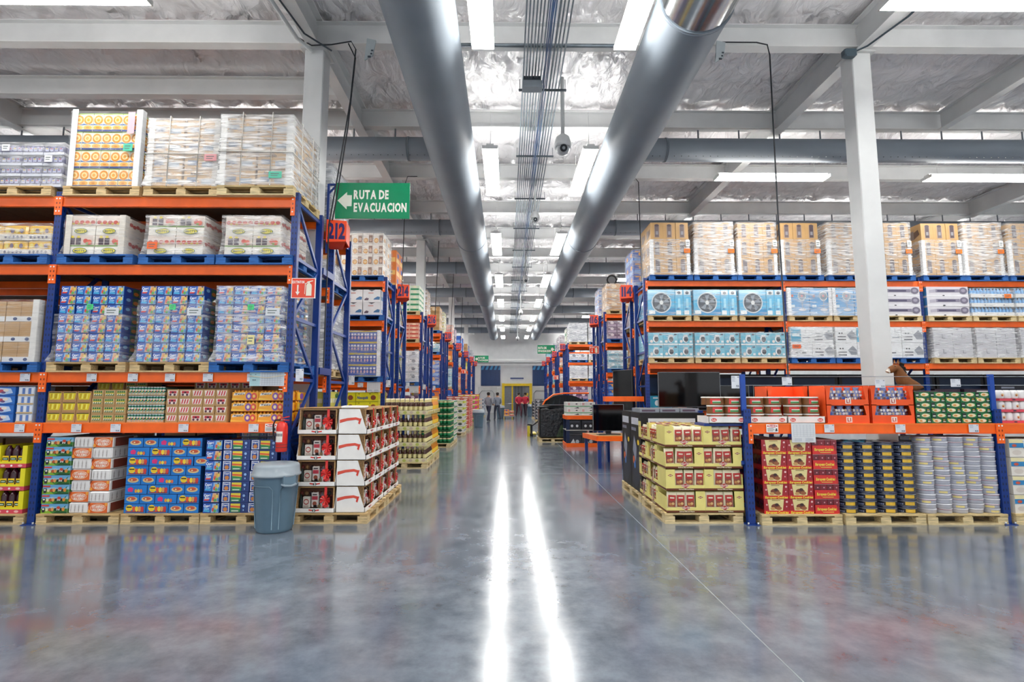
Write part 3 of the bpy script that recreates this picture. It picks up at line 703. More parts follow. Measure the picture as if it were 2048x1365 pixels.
def ext_sign(x, y, z, label, s=1.0):
    m = MB(); W = .31 * s; H = .265 * s; m.box(0, -.006, 0, W, .006, H, '#f3efe8', 'gloss'); m.box(0, .006, H * .3, .06, .035, H * .7, '#8d9298', 'steel')
    sh = [('r', .03, .03, .97, .97, '#e8401c'), ('t', 'EXTINTOR', .3, .8, .12, .5, '#f6eee4'), ('r', .24, .3, .3, .66, '#f6eee4'), ('p', [(.18, .32), (.27, .14), (.36, .32)], '#f6eee4'),
          ('r', .62, .12, .85, .62, '#f0e6d2'), ('e', .735, .62, .115, .12, '#f0e6d2'), ('r', .7, .68, .77, .8, '#f0e6d2'), ('p', [(.66, .76), (.9, .84), (.9, .88), (.66, .82)], '#f0e6d2'), ('p', [(.56, .2), (.58, .2), (.6, .7), (.7, .76), (.7, .79), (.57, .73)], '#f0e6d2')]
    m.deco((0, -.006, 0), (1, 0, 0), (0, 0, 1), W, H, sh, 'gloss', .0008); put('extinguisher_sign', m, (x, y, z), label=label, cat='sign', group='red extinguisher signs')
ext_sign(-2.79, 6.716, 2.84, 'red EXTINTOR sign with arrow and extinguisher on the left front rack')
ext_sign(2.96, 18.72, 3.06, 'red EXTINTOR sign on the right rack near sign 116', 1.05)
ext_sign(-2.82, 32.462, 2.9, 'small red EXTINTOR sign far along the left racks')
ext_sign(2.93, 33.06, 2.55, 'small red EXTINTOR sign far along the right racks')
# ================================================================== pallets and wrapping
PAL_PROTO = {}
def pallet_parts(col, c2):
    P = []
    for i in range(6):
        m = MB(); y = -.5 + i * .181; m.box(-.5, y, .118, .5, y + .095, .14, col if i % 2 else c2, 'wood'); P.append(('top_board', m))
    for x in (-.5, -.05, .4):
        m = MB(); m.box(x, -.499, .098, x + .1, .499, .118, c2, 'wood'); P.append(('stringer', m))
    for x in (-.5, -.065, .37):
        for y in (-.498, -.065, .368):
            m = MB(); m.box(x + .002, y + .002, .022, x + .128, y + .128, .098, col, 'wood'); P.append(('block', m))
    for y in (-.5, -.06, .38):
        m = MB(); m.box(-.5, y, 0, .5, y + .12, .022, col, 'wood'); P.append(('bottom_board', m))
    for x in (-.5, .4):
        m = MB(); m.box(x, -.38, 0, x + .1, .38, .021, c2, 'wood'); P.append(('bottom_board', m))
    return P
PMESH = {}
for key, a, b in (('wood', '#d8bd8c', '#cba973'), ('blue', '#2468b4', '#1d5aa2'), ('pale', '#e2cd9c', '#d6bd88')):
    PMESH[key] = [(n, m.mesh(n)) for n, m in pallet_parts(a, b)]
    J = MB()
    for n, m in pallet_parts(a, b): J.raw(m.v, m.f, a, 'wood')
    PMESH[key + '_far'] = J.mesh('pallet')
def pallet(x0, y0, z0, w, d, col, label, far=False):
    nm = 'blue_pallet' if col == 'blue' else 'wooden_pallet'
    loc = (x0 + w / 2, y0 + d / 2, z0)
    if far: o = put(nm, PMESH[col + '_far'], loc, label=label, cat='pallet', group='pallets under the goods')
    else:
        o = thing(nm, loc, label, 'pallet', 'pallets under the goods')
        for n, m in PMESH[col]: part(o, n, m)
    o.scale = (w, d, .92); return o
PH = .129
def film_mesh(w, d, z0, z1, mat='film', bulge=.012, n=7, top=True, flare=0.):
    m = MB(); nz_ = max(4, int((z1 - z0) / .12)); per = []
    for i in range(n): per.append((-w / 2 + w * i / n, -d / 2))
    for i in range(n): per.append((w / 2, -d / 2 + d * i / n))
    for i in range(n): per.append((w / 2 - w * i / n, d / 2))
    for i in range(n): per.append((-w / 2, d / 2 - d * i / n))
    L = len(per); vs_ = []
    for k in range(nz_ + 1):
        z = z0 + (z1 - z0) * k / nz_
        for (x, y) in per:
            g = .006 + random.random() * bulge + (flare if k == 0 else 0)
            cx = 1 if x > w / 2 - 1e-6 else -1 if x < -w / 2 + 1e-6 else 0; cy = 1 if y > d / 2 - 1e-6 else -1 if y < -d / 2 + 1e-6 else 0
            vs_.append((x + cx * g, y + cy * g, z))
    fs = [(k * L + i, k * L + (i + 1) % L, k * L + L + (i + 1) % L, k * L + L + i) for k in range(nz_) for i in range(L)]
    if top: fs.append(tuple(nz_ * L + i for i in range(L)))
    m.raw(vs_, fs, '#ffffff', mat, True); return m
def wrap(x0, x1, y0, y1, z0, z1, label, mat='film', posts=None, straps=False, tags=(), post_top=None, flare=.02, group='stretch film wrappings', film_z=None, ptop=True):
    """film, corner boards, straps and tags that hold one pallet load together"""
    w, d = x1 - x0, y1 - y0; cx, cy = (x0 + x1) / 2, (y0 + y1) / 2
    t = thing('load_wrapping', (cx, cy, z0), label, 'wrapping', group)
    fz = film_z or (0, z1 - z0)
    if mat: part(t, 'stretch_film', film_mesh(w + .01, d + .01, fz[0], fz[1], mat, flare=flare, top=ptop))
    if posts:
        pz = (post_top or z1) - z0
        for sx, sy in ((-1, -1), (1, -1), (1, 1), (-1, 1)):
            b = MB(); X, Y = sx * (w / 2 + .004), sy * (d / 2 + .004); q = .075
            b.box(min(X, X - sx * q), min(Y, Y + sy * .004), 0, max(X, X - sx * q), max(Y, Y + sy * .004), pz, posts, 'card'); b.box(min(X, X + sx * .004), min(Y, Y - sy * q), 0, max(X, X + sx * .004), max(Y, Y - sy * q), pz, posts, 'card')
            part(t, 'corner_board', b)
    if straps:
        for fx in (-.2, .22):
            s = MB(); X = fx * w; e = .022
            s.tube([(X, -d / 2 - e, 0), (X, -d / 2 - e, z1 - z0 + e), (X, d / 2 + e, z1 - z0 + e), (X, d / 2 + e, 0)], .008, '#e8e6e0', 'plastic', 4); part(t, 'strap', s)
            s = MB(); Y = fx * d; s.tube([(w / 2 + e, Y, 0), (w / 2 + e, Y, z1 - z0 + e), (-w / 2 - e, Y, z1 - z0 + e), (-w / 2 - e, Y, 0)], .008, '#e8e6e0', 'plastic', 4); part(t, 'strap', s)
        e = .024; z = (z1 - z0) * .48; s = MB(); s.tube([(-w / 2 - e, -d / 2 - e, z), (w / 2 + e, -d / 2 - e, z * .97), (w / 2 + e, d / 2 + e, z), (-w / 2 - e, d / 2 + e, z), (-w / 2 - e, -d / 2 - e, z)], .008, '#e8e6e0', 'plastic', 4); part(t, 'strap', s)
    for tx, tz, tw, th, c in tags:
        g = MB(); g.box(-tw / 2, -.004, -th / 2, tw / 2, 0, th / 2, c, 'gloss')
        g.deco((-tw / 2, -.004, -th / 2), (1, 0, 0), (0, 0, 1), tw, th, [('r', .15, .6, .8, .72, '#5a6a66'), ('r', .15, .3, .7, .4, '#5a6a66')] if th < .16 else [], 'gloss', .0006)
        part(t, 'tag', g, (tx - cx, -d / 2 - .03, tz - z0))
    return t
def rnd_cols(cs): return random.choice(cs)

# ================================================================== carton designs
KRAFT = '#c39a66'
def pie(side=False):
    f = [('r', 0, .94, 1, 1, '#8db552'), ('r', 0, .34, 1, .94, '#ece0c2'), ('e', .5, .64, .47, .26, '#d58612', 16), ('e', .5, .64, .3, .16, '#f3d692', 12), ('e', .5, .64, .17, .09, '#dd9a2c', 10), ('p', [(0, .34), (1, .34), (1, .42), (.5, .36), (0, .44)], '#1f62a8'),
         ('r', 0, 0, 1, .34, '#e9d7ae'), ('e', .5, .2, .46, .12, '#e2a544', 14), ('e', .5, .2, .2, .05, '#c97f24', 10), ('r', 0, 0, 1, .1, '#16357a')]
    return case(.128, .16, .255, '#f0e6d0', f, f, mat='gloss', gap=.003)
def mott(v):
    f = [('r', 0, 0, 1, .42, '#ece7dc'), ('r', 0, .42, 1, .5, '#7fa05a'), ('r', .06, .5, .94, 1, '#d9c9bd')]
    for i in range(2): f += [('r', .12 + .22 * i, .52, .3 + .22 * i, .86, '#3a1f33'), ('p', [(.15 + .22 * i, .86), (.27 + .22 * i, .86), (.25 + .22 * i, .97), (.17 + .22 * i, .97)], '#e6cf24')]
    f += [('e', .7, .7, .09, .12, '#c8402a'), ('e', .83, .64, .1, .13, '#d4552f'), ('e', .76, .58, .05, .06, '#7d9a3c'), ('e', .52, .2, .27, .15, '#2d5a36', 16), ('e', .52, .2, .24, .12, '#e9d92b', 16), ('t', "MOTT'S", .52, .2, .1, .36, '#27402a')]
    if v: f = [('r', 0, 0, 1, .42, '#ece7dc'), ('r', 0, .5, 1, 1, '#dfd0c4')] + [('e', .1 + .2 * i, .66, .085, .1, '#c8452b' if i % 2 else '#b73a2c') for i in range(5)] + [('e', .2 + .2 * i, .58, .05, .05, '#c9b04a') for i in range(4)] + [('e', .5, .2, .24, .14, '#2d5a36', 16), ('e', .5, .2, .21, .11, '#e9d92b', 16), ('t', "MOTT'S", .5, .2, .1, .33, '#27402a')]
    sd = [('r', 0, 0, 1, .42, '#ddd5cb')] + [('e', .15 + .14 * i, .62 + .06 * (i % 2), .08, .1, '#b23a2a') for i in range(6)]
    return case(.36, .44, .262, '#e6dccf', f, sd)
def capri(v, w=.205, h=.1235):
    f = [('r', .02, .04, .98, .96, '#3a72cc'), ('p', [(.02, .04), (.5, .04), (.42, .5), (.5, .96), (.02, .96)], '#2257b6'), ('t', 'Capri', .24, .74, .24, .4, '#eef6ff', .15), ('t', 'Sun', .24, .46, .24, .3, '#eef6ff' if v else '#9fdcff', .15)]
    f += [('p', [(.04, .18), (.4, .12), (.46, .26), (.1, .32)], '#3fb4e6')] if not v else [('p', [(.06, .2), (.34, .2), (.4, .34), (.1, .34)], '#e0392c')]
    f += [('p', [(.52, .05), (.98, .05), (.98, .95), (.6, .95)], '#8fb8d8' if not v else '#d8b08a'), ('e', .64, .36, .07, .2, '#cf4a3a'), ('e', .86, .6, .07, .22, '#ead25a'), ('e', .76, .24, .09, .15, '#5aa85a'), ('e', .93, .3, .05, .2, '#3f94c6'), ('e', .74, .66, .06, .16, '#e6a04a'), ('r', .84, .82, .93, .93, '#1e2c3a')]
    sd = [('r', .05, .08, .48, .92, '#153a8e'), ('r', .52, .08, .95, .92, '#2c5c46'), ('e', .72, .4, .16, .2, '#c7762f'), ('e', .26, .6, .14, .18, '#6fa9dc')]
    return case(w, .3, h, '#163f92', f, sd, mat='gloss')
def tray_yel():
    f = [('p', [(.14, .2), (.86, .2), (.94, .84), (.06, .84)], '#e8d22a'), ('p', [(.06, .84), (.94, .84), (.92, .92), (.08, .92)], '#3a3418')] + [('p', [(.16 + .17 * i, .3), (.26 + .17 * i, .3), (.3 + .17 * i, .76), (.2 + .17 * i, .76)], '#f4ea6a' if i % 2 else '#c9a81c') for i in range(4)]
    return case(.182, .3, .131, '#b68a58', f, ())
def tray_grn():
    f = [('r', .1, .22, .9, .9, '#cbb98a')] + [('r', .14 + .19 * i, .25, .27 + .19 * i, .86, '#2f7a36') for i in range(4)] + [('r', .12, .5, .88, .62, '#d9c33a')] + [('e', .2 + .19 * i, .42, .06, .1, '#e2dcc4') for i in range(4)]
    return case(.146, .3, .103, '#bc9560', f, ())
def pack_grn():
    m = MB(); w, h = .23, .113
    m.box(-w / 2, -.14, 0, w / 2, .14, h * .35, '#c8b083', 'card'); m.box(-w / 2 + .02, -.12, h * .3, w / 2 - .02, .14, h * .9, '#5c7a68', 'card')
    for i in range(6):
        x = -w / 2 + .02 + i * .038
        m.lathe([(.018, .012, '#d8d4c6'), (.0185, .03, '#1f7f66'), (.0185, .058, '#e8e2d4'), (.0185, .074, '#1a6e58'), (.0185, .098, '#c9ced0'), (.016, .108, '#d9dddd')], '#d9dddd', 'gloss', x, -.128, 8)
        m.poly([(x + .009 * math.cos(a), -.1475, .05 + .009 * math.sin(a)) for a in [j * math.pi / 4 for j in range(8)]], '#d06a4a' if i % 2 else '#e6c85a', 'gloss')
    return m.mesh('pack')
def tray_red(v):
    f = [('p', [(.16, .2), (.84, .2), (.92, .86), (.08, .86)], '#efe4da')]
    f += [('p', [(.2 + .22 * i, .25), (.3 + .22 * i, .25), (.4 + .22 * i, .82), (.3 + .22 * i, .82)], '#cf2f3a') for i in range(3)] if not v else [('r', .2, .5, .8, .8, '#c23340'), ('e', .3, .34, .1, .14, '#5c2a3e'), ('e', .66, .34, .1, .14, '#5c2a3e'), ('e', .5, .62, .1, .1, '#3b2132')]
    return case(.154, .3, .1045, '#bd9562', f, ())
def welch():
    m = MB(); w, h = .338, .136
    m.box(-w / 2 + .003, -.16, 0, w / 2 - .003, .16, h * .78, '#f2a818', 'gloss')
    for i in range(7):
        for j in range(2): m.lathe([(.019, h * .74, '#f0b63a'), (.016, h * .86, '#d8861a'), (.011, h * .92, '#c46a1a'), (.011, h * .99, '#e8c46a')], '#e8c46a', 'gloss', -w / 2 + .028 + i * .047, -.13 + .06 * j, 8)
    f = [('p', [(.04, .6), (.46, .72), (.5, .98), (.08, .9)], '#f4f0e2'), ('t', "Welch's", .27, .8, .22, .36, '#2a2440', .1), ('e', .64, .52, .12, .44, '#7c4aa0', 16), ('e', .84, .52, .11, .42, '#d8452f', 16), ('e', .64, .52, .06, .22, '#f0dcb0', 12), ('e', .84, .52, .055, .2, '#f0c060', 12), ('p', [(0, 0), (.5, 0), (.44, .18), (0, .3)], '#f7c63a'), ('r', 0, 0, 1, .06, '#d97f12')]
    m.deco((-w / 2 + .003, -.16, 0), (1, 0, 0), (0, 0, 1), w - .006, h * .78, f, 'gloss')
    m.deco((w / 2 - .003, -.16, 0), (0, 1, 0), (0, 0, 1), .32, h * .78, [('e', .5, .5, .2, .4, '#8a4fa6'), ('r', .1, .1, .3, .9, '#f7d23a')], 'gloss')
    return m.mesh('pack')
def landscape():
    f = [('r', 0, .55, 1, 1, '#6fb2e0'), ('p', [(0, .55), (.4, .72), (.7, .6), (1, .78), (1, .5), (0, .45)], '#a8cfe4'), ('r', 0, 0, 1, .5, '#3f8a36'), ('p', [(0, 0), (.45, 0), (.3, .3), (0, .34)], '#8dbd35'), ('p', [(.45, 0), (1, 0), (1, .18), (.6, .22)], '#17552e'), ('r', .02, .74, .3, .9, '#d63b35'), ('r', .05, .12, .16, .62, '#2c2a2e'), ('e', .105, .46, .04, .1, '#f0ece2'), ('e', .24, .4, .055, .16, '#e6d9a8'), ('e', .36, .42, .055, .18, '#b9542c'), ('e', .46, .44, .055, .2, '#e2a05a'), ('r', .54, .3, .84, .58, '#14241e'), ('e', .69, .62, .07, .16, '#c9422e'), ('e', .88, .46, .06, .2, '#d58a34'), ('p', [(.9, .7), (.98, .92), (.94, .62)], '#1f6a3a'), ('t', 'Del', .69, .44, .16, .2, '#e9efe6')]
    return case(.33, .42, .1165, '#dfe7dd', f, [('r', 0, .5, 1, 1, '#86b9da'), ('r', 0, 0, 1, .5, '#4c8c3a')])
def roll_white():
    m = MB(); w, h = .248, .133; m.bbox(-w / 2 + .002, -.2, 0, w / 2 - .002, .2, h - .002, '#e8e6e4', 'gloss', .012)
    f = [('p', [(x, .12), (x + .03, .12), (x + .05, .6), (x + .02, .88), (x - .01, .6)], '#b9b3b0') for x in (.12, .32, .52, .72)] + [('r', x + .01, .3, x + .03, .36, '#5a4a4a') for x in (.12, .32, .52, .72)]
    m.deco((-w / 2 + .002, -.2, 0), (1, 0, 0), (0, 0, 1), w - .004, h, f, 'gloss'); m.deco((w / 2 - .002, -.2, 0), (0, 1, 0), (0, 0, 1), .4, h, f, 'gloss'); return m.mesh('case')
def roll_orange():
    m = MB(); w, h = .248, .133; m.bbox(-w / 2 + .002, -.2, 0, w / 2 - .002, .2, h - .002, '#efe9e4', 'gloss', .012)
    f = [('r', .02, .04, .98, .96, '#e2641c'), ('e', .5, .5, .4, .38, '#f0b48a', 18), ('e', .5, .5, .36, .3, '#e6825a', 18), ('t', 'VITAMINAS', .5, .62, .24, .6, '#fbeee0', .1), ('t', 'MAXIMO', .5, .34, .22, .5, '#fbeee0', .1), ('e', .08, .2, .07, .16, '#f2a23a'), ('e', .92, .82, .07, .16, '#f2a23a'), ('p', [(.02, .6), (.12, .96), (.02, .96)], '#8a2f12')]
    m.deco((-w / 2 + .002, -.2, 0), (1, 0, 0), (0, 0, 1), w - .004, h, f, 'gloss'); m.deco((w / 2 - .002, -.2, 0), (0, 1, 0), (0, 0, 1), .4, h, [('r', .1, .1, .9, .9, '#8a4436')], 'gloss'); return m.mesh('case')
def candy(v, w):
    f = [('r', .012, .03, .988, .97, '#1a7acc')]
    if v == 0: f += [('e', .25, .56, .16, .34, '#f2cf2c'), ('r', .13, .6, .36, .72, '#2a2318'), ('r', .1, .12, .92, .22, '#a8402a')] + [('e', .47 + .13 * i, .48, .075, .28, ['#e4572f', '#f0d23c', '#d9a05a', '#c93d3d'][i]) for i in range(4)]
    if v == 1: f += [('e', .5, .5, .38, .28, '#d9c08a', 16), ('e', .5, .56, .27, .18, '#c9563a', 12), ('e', .42, .52, .06, .08, '#f0dfa0')]
    if v == 2: f += [('p', [(.14, .28), (.34, .24), (.38, .6), (.26, .78), (.12, .6)], '#e0307a')] + [('e', .5 + .12 * i, .36, .06, .2, ['#e4972f', '#e0d24c', '#d9704a'][i]) for i in range(3)]
    return case(w, .4, .1155, '#0d4486', f, [('e', .5, .5, .24, .25, '#d9a05a')])
def capri_wide():
    f = [('r', .02, .06, .3, .94, '#e8ecf2'), ('r', .05, .12, .27, .88, '#2a4fa0'), ('e', .16, .34, .08, .2, '#c9803a'), ('t', 'Capri', .16, .74, .14, .18, '#ffffff'), ('r', .36, .08, .72, .9, '#2f8a4a'), ('p', [(.36, .9), (.72, .9), (.72, .42), (.36, .5)], '#e8d23a'), ('p', [(.36, .72), (.72, .66), (.72, .5), (.36, .56)], '#e0562f'), ('r', .4, .16, .66, .24, '#e6ecdf'), ('e', .85, .66, .05, .13, '#8fb4e6'), ('r', .83, .2, .87, .36, '#8fb4e6')]
    return case(.34, .4, .128, '#12347c', f, [('r', .1, .1, .9, .9, '#123a88')], mat='gloss')
def yel_bottles():
    m = MB(); w, h = .36, .275
    m.box(-w / 2, -.2, 0, w / 2, .2, .05, '#d9485a', 'card'); m.deco((-w / 2, -.2, 0), (1, 0, 0), (0, 0, 1), w, .05, [('e', .2, .5, .08, .3, '#f2b8b4'), ('e', .5, .5, .04, .26, '#fbe9e6'), ('e', .8, .5, .08, .3, '#f2b8b4')])
    m.box(w / 2 - .06, -.2, .05, w / 2, .2, h - .004, '#e8dc1e', 'card'); m.box(-w / 2, -.2, .05, -w / 2 + .03, .2, h - .004, '#e8dc1e', 'card'); m.box(-w / 2 + .03, -.2, .05, w / 2 - .06, -.19, .075, '#e8dc1e', 'card')
    for i in range(3):
        x = -w / 2 + .08 + i * .098
        m.lathe([(.043, .052), (.045, .07), (.045, .2), (.034, .235), (.02, .25), (.02, .27, '#1a7a52')], '#3a1420', 'bottle', x, -.135, 12)
        m.deco((x - .04, -.1815, .06), (1, 0, 0), (0, 0, 1), .08, .085, [('r', 0, 0, 1, 1, '#f0c81c'), ('r', .06, .35, .94, .75, '#1d4a34'), ('r', .2, .48, .8, .6, '#cfe0c8')], 'gloss')
    return m.mesh('case')
def brown_band():
    f = [('r', 0, 0, 1, .26, '#dedede'), ('e', .3, .13, .07, .08, '#41507c'), ('e', .75, .13, .07, .08, '#41507c')] + [('r', 0, .36 + .1 * i, 1, .37 + .1 * i, '#a58257') for i in range(6)] + [('r', .49, .26, .505, 1, '#8f6d45')]
    return case(.4, .45, .26, '#bf9a6c', f, ())
def foil_case():
    f = [('r', .0, .05, 1, .08, '#a5814f'), ('r', .1, .3, .4, .6, '#6b7890'), ('r', .55, .2, .9, .5, '#9aa7b6'), ('t', 'NACO', .4, .8, .14, .4, '#3a3a44')]
    return case(.42, .46, .23, '#c8a473', f, f)
CASES = dict(pie=pie(), mottA=mott(0), mottB=mott(1), capA=capri(0), capB=capri(1), yel=tray_yel(), grn=tray_grn(), gcan=pack_grn(), redA=tray_red(0), redB=tray_red(1), welch=welch(), land=landscape(), rw=roll_white(), ro=roll_orange(), c0=candy(0, .235), c1=candy(1, .16), c2=candy(2, .235), capw=capri_wide(), yb=yel_bottles(), bb=brown_band(), foil=foil_case())
RC = random.choice
# ------------------------------------------------------------------ left front rack
PF = 6.70
# top level
pallet(-7.0, PF, 4.2, 1.02, .95, 'wood', 'wooden pallet under the shrink wrapped trays, top left corner')
def shrink_tray():
    m = MB(); w, h = .27, .145; m.box(-w / 2 + .004, -.2, 0, w / 2 - .004, .2, .035, '#c9ccd6', 'card')
    for i in range(4):
        for j in range(2): m.lathe([(.03, .03), (.032, .05), (.032, .11), (.02, .135)], ['#4a4a74', '#6a6a9a', '#54507e'][(i + j) % 3], 'gloss', -w / 2 + .036 + i * .066, -.16 + .07 * j, 8)
    m.deco((-w / 2 + .01, -.1935, .045), (1, 0, 0), (0, 0, 1), w - .02, .065, [('r', .02 + .25 * i, .1, .2 + .25 * i, .8, '#a9accc') for i in range(4)] + [('r', .06 + .25 * i, .55, .16 + .25 * i, .7, '#c2504a' if i % 2 else '#d9c23a') for i in range(4)], 'gloss')
    m.box(-w / 2 + .006, -.198, .035, w / 2 - .006, .198, h - .005, '#ffffff', 'film_light', skip='b'); return m.mesh('tray')
stack(shrink_tray(), 'bottle_tray', 'tray', 'purple shrink wrapped bottle tray', 'top left corner pallet', -6.98, PF + .03, 4.2 + PH, 4, 2, 4, .275, .42, .147, keep=shell(4, 2, 4, right=True))
wrap(-6.98, -5.88, PF + .03, PF + .87, 4.2 + PH, 4.93, 'light film around the purple trays, top left corner', 'film_light', tags=[(-6.62, 4.85, .1, .09, '#e2e2e6'), (-6.05, 4.7, .1, .09, '#e2e2e6')])
pallet(-5.83, PF, 4.2, 1.0, .95, 'wood', 'wooden pallet under the yellow pie boxes on top of the rack')
stack(CASES['pie'], 'pie_box', 'box', 'yellow pie box', 'pie pallet, rack top', -5.79, PF + .04, 4.2 + PH, 7, 5, 4, .129, .163, .256, keep=shell(7, 5, 4, right=True))
wrap(-5.80, -4.88, PF + .03, PF + .86, 4.2 + PH, 5.37, 'white corner boards and film around the yellow pie boxes', 'film_clear', posts='#e6e8ea', tags=[(-5.0, 5.2, .09, .3, '#e7b0ba'), (-5.02, 4.86, .12, .1, '#54c0a0')], post_top=5.40)
pallet(-4.78, PF, 4.2, .98, .95, 'wood', 'wooden pallet under the middle foil wrapped load on top')
stack(CASES['foil'], 'wrapped_carton', 'carton', 'film covered brown carton', 'middle top load, left rack', -4.74, PF + .05, 4.2 + PH, 2, 2, 4, .445, .43, .232, keep=shell(2, 2, 4, right=True))
wrap(-4.76, -3.83, PF + .02, PF + .9, 4.2 + PH, 5.27, 'cloudy film and straps around the middle load on the rack top', 'film_heavy', posts='#dcd7d0', straps=True, tags=[(-3.92, 4.72, .16, .09, '#dc9ca0')])
pallet(-3.8, PF - .04, 4.2, 1.0, .98, 'pale', 'pale pallet under the large wrapped load beside the white column')
stack(CASES['foil'], 'wrapped_carton', 'carton', 'film covered carton', 'end top load, left rack', -3.76, PF + .02, 4.2 + PH, 2, 2, 4, .445, .44, .24, keep=shell(2, 2, 4, right=True))
wrap(-3.78, -2.85, PF - .02, PF + .92, 4.2 + PH, 5.31, 'cloudy film with straps around the top load beside the column', 'film_heavy', posts='#e4e2dd', straps=True, tags=[(-3.04, 4.47, .17, .09, '#4cc0a2')])
# second level
pallet(-6.95, PF, 3.285, 1.0, .95, 'blue', 'blue pallet under the yellow packs at the left edge')
def yel_pack():
    m = MB(); m.box(-.16, -.2, 0, .16, .2, .08, '#d8d2c8', 'card'); m.bbox(-.155, -.195, .06, .155, .195, .2, '#e9b820', 'gloss', .02)
    m.deco((-.155, -.2, .0), (1, 0, 0), (0, 0, 1), .31, .2, [('e', .2 + .2 * i, .62, .08, .16, '#6a5a7a' if i % 2 else '#e8d46a') for i in range(4)] + [('e', .15 + .17 * i, .2, .05, .09, '#55506a') for i in range(5)], 'gloss', .0013); return m.mesh('pack')
stack(yel_pack(), 'snack_pack', 'pack', 'yellow snack pack', 'far left, second shelf down', -6.93, PF + .05, 3.285 + PH, 3, 2, 2, .322, .42, .2, keep=shell(3, 2, 2, right=True))
wrap(-6.94, -5.96, PF + .03, PF + .9, 3.285 + PH, 3.83, 'film around the yellow snack packs at the left edge', 'film')
for i, (x, dn) in enumerate(((-5.83, 'left'), (-4.78, 'middle'), (-3.78, 'right'))):
    pallet(x, PF, 3.285, .98, .95, 'blue', f"blue pallet under the {dn} juice load, second shelf down")
MJ = [CASES['mottA'], CASES['mottB']]
for i, (x, dn) in enumerate(((-5.83, 'left'), (-4.78, 'middle'), (-3.78, 'right'))):
    stack(None, 'juice_carton', 'carton', 'white apple juice carton', f"{dn} pallet, second shelf down", x + .08, PF + .04, 3.285 + PH, 2, 2, 2, .365, .44, .263, keep=shell(2, 2, 2, right=True), mesh_of=lambda a, b, c, i=i: MJ[(c + i) % 2])
    wrap(x + .07, x + .83, PF + .03, PF + .93, 3.285 + PH, 3.285 + PH + .53, f"film around the {dn} apple juice load, second shelf down", ('film_light', 'film', 'film')[i], posts='#d9d2c6' if i == 0 else None, tags=[(x + .17, 3.53, .13, .09, '#f0682c')] if i == 1 else [])
# third level
pallet(-6.95, PF, 1.885, 1.0, .95, 'blue', 'blue pallet under brown cartons with white bands, left edge')
stack(CASES['bb'], 'banded_carton', 'carton', 'brown carton with white band', 'left edge, third shelf', -6.86, PF + .05, 1.885 + PH, 2, 2, 3, .41, .44, .262, keep=shell(2, 2, 3, right=True))
wrap(-6.87, -6.02, PF + .03, PF + .92, 1.885 + PH, 2.82, 'film and corner boards around brown cartons at left edge', 'film_clear', posts='#dcdad6')
CP = {}
for i, (x, dn, pc, fm) in enumerate(((-5.84, 'left', 'wood', 'film_light'), (-4.79, 'middle', 'wood', 'film_light'), (-3.79, 'right', 'blue', 'film'))):
    pallet(x, PF, 1.885, 1.0, .95, pc, f"{'blue' if pc == 'blue' else 'wooden'} pallet under the {dn} stack of blue drink cartons")
    stack(None, 'drink_carton', 'carton', 'blue drink pouch carton', f"{dn} shelf stack", x + .05 + (.02 if i == 0 else 0), PF + .04, 1.885 + PH, 4, 3, 8, .206, .3, .1238, keep=shell(4, 3, 8, right=True), mesh_of=lambda a, b, c: RC((CASES['capA'], CASES['capB'])), jit=.005)
    tags = [(x + .5, 2.72, .08, .07, '#3fd47c')] + [(x + .78, 2.66, .18, .1, '#d6dade')]
    if i == 2: tags += [(x + .52, 2.3, .09, .12, '#e6dc9a')]
    z1 = 1.885 + PH + .99
    wrap(x + .06, x + .89, PF + .025, PF + .95, 1.885 + PH, z1, f"clear film round the {dn} stack of blue drink cartons", fm, tags=tags, flare=.05, film_z=(0, (.62, .8, z1 - 1.885 - PH)[i]), ptop=i == 2)
# fourth level: cases straight on the deck
D4 = 1.25
def bluepk():
    f = [('r', .02, .1, .98, .9, '#2c6ec0'), ('p', [(.1, .2), (.5, .1), (.9, .3), (.8, .8), (.3, .9)], '#b8cdea'), ('e', .4, .5, .14, .2, '#c24a5a'), ('e', .6, .6, .12, .16, '#e9ddd0'), ('e', .5, .35, .1, .12, '#6d4f7e')]
    return case(.3, .3, .112, '#1f5fb4', f, ())
stack(bluepk(), 'snack_carton', 'carton', 'blue snack carton', 'low shelf at the left edge', -6.85, 6.77, D4, 2, 1, 4, .3, .3, .113)
stack(case(.21, .3, .112, '#c9d2e2', [('r', .05 + .19 * i, .18, .2 + .19 * i, .86, '#5d7fc0' if i % 2 else '#e4e8f0') for i in range(5)] + [('r', 0, 0, 1, .16, '#c6a878')]), 'bottle_pack', 'pack', 'white and blue bottle pack', 'beside the first post', -6.22, 6.77, D4, 1, 1, 4, .21, .3, .113)
stack(CASES['yel'], 'can_tray', 'tray', 'brown tray with yellow label', 'low shelf, left rack', -5.84, 6.77, D4, 3, 1, 3, .183, .3, .1315)
stack(CASES['yel'], 'can_tray', 'tray', 'yellow labelled tray', 'back of low shelf', -5.5, 7.12, D4, 2, 1, 4, .183, .3, .1315, keep=lambda a, b, c: c >= 2)
stack(CASES['grn'], 'can_tray', 'tray', 'brown tray with green label', 'low shelf, left rack', -5.28, 6.77, D4, 3, 1, 4, .147, .3, .1035)
stack(CASES['grn'], 'can_tray', 'tray', 'green labelled tray', 'back of low shelf', -5.12, 7.12, D4, 2, 1, 5, .147, .3, .1035, keep=lambda a, b, c: c >= 3)
stack(CASES['gcan'], 'can_pack', 'pack', 'pack of green and white cans', 'low shelf, left rack', -4.83, 6.77, D4, 2, 1, 4, .232, .3, .114)
def redmesh(a, b, c): return CASES['redB'] if (a * 3 + c * 2) % 5 in (1, 4) else CASES['redA']
stack(None, 'can_tray', 'tray', 'brown tray with red labels', 'low shelf, left rack', -4.34, 6.77, D4, 5, 1, 4, .155, .3, .105, mesh_of=redmesh)
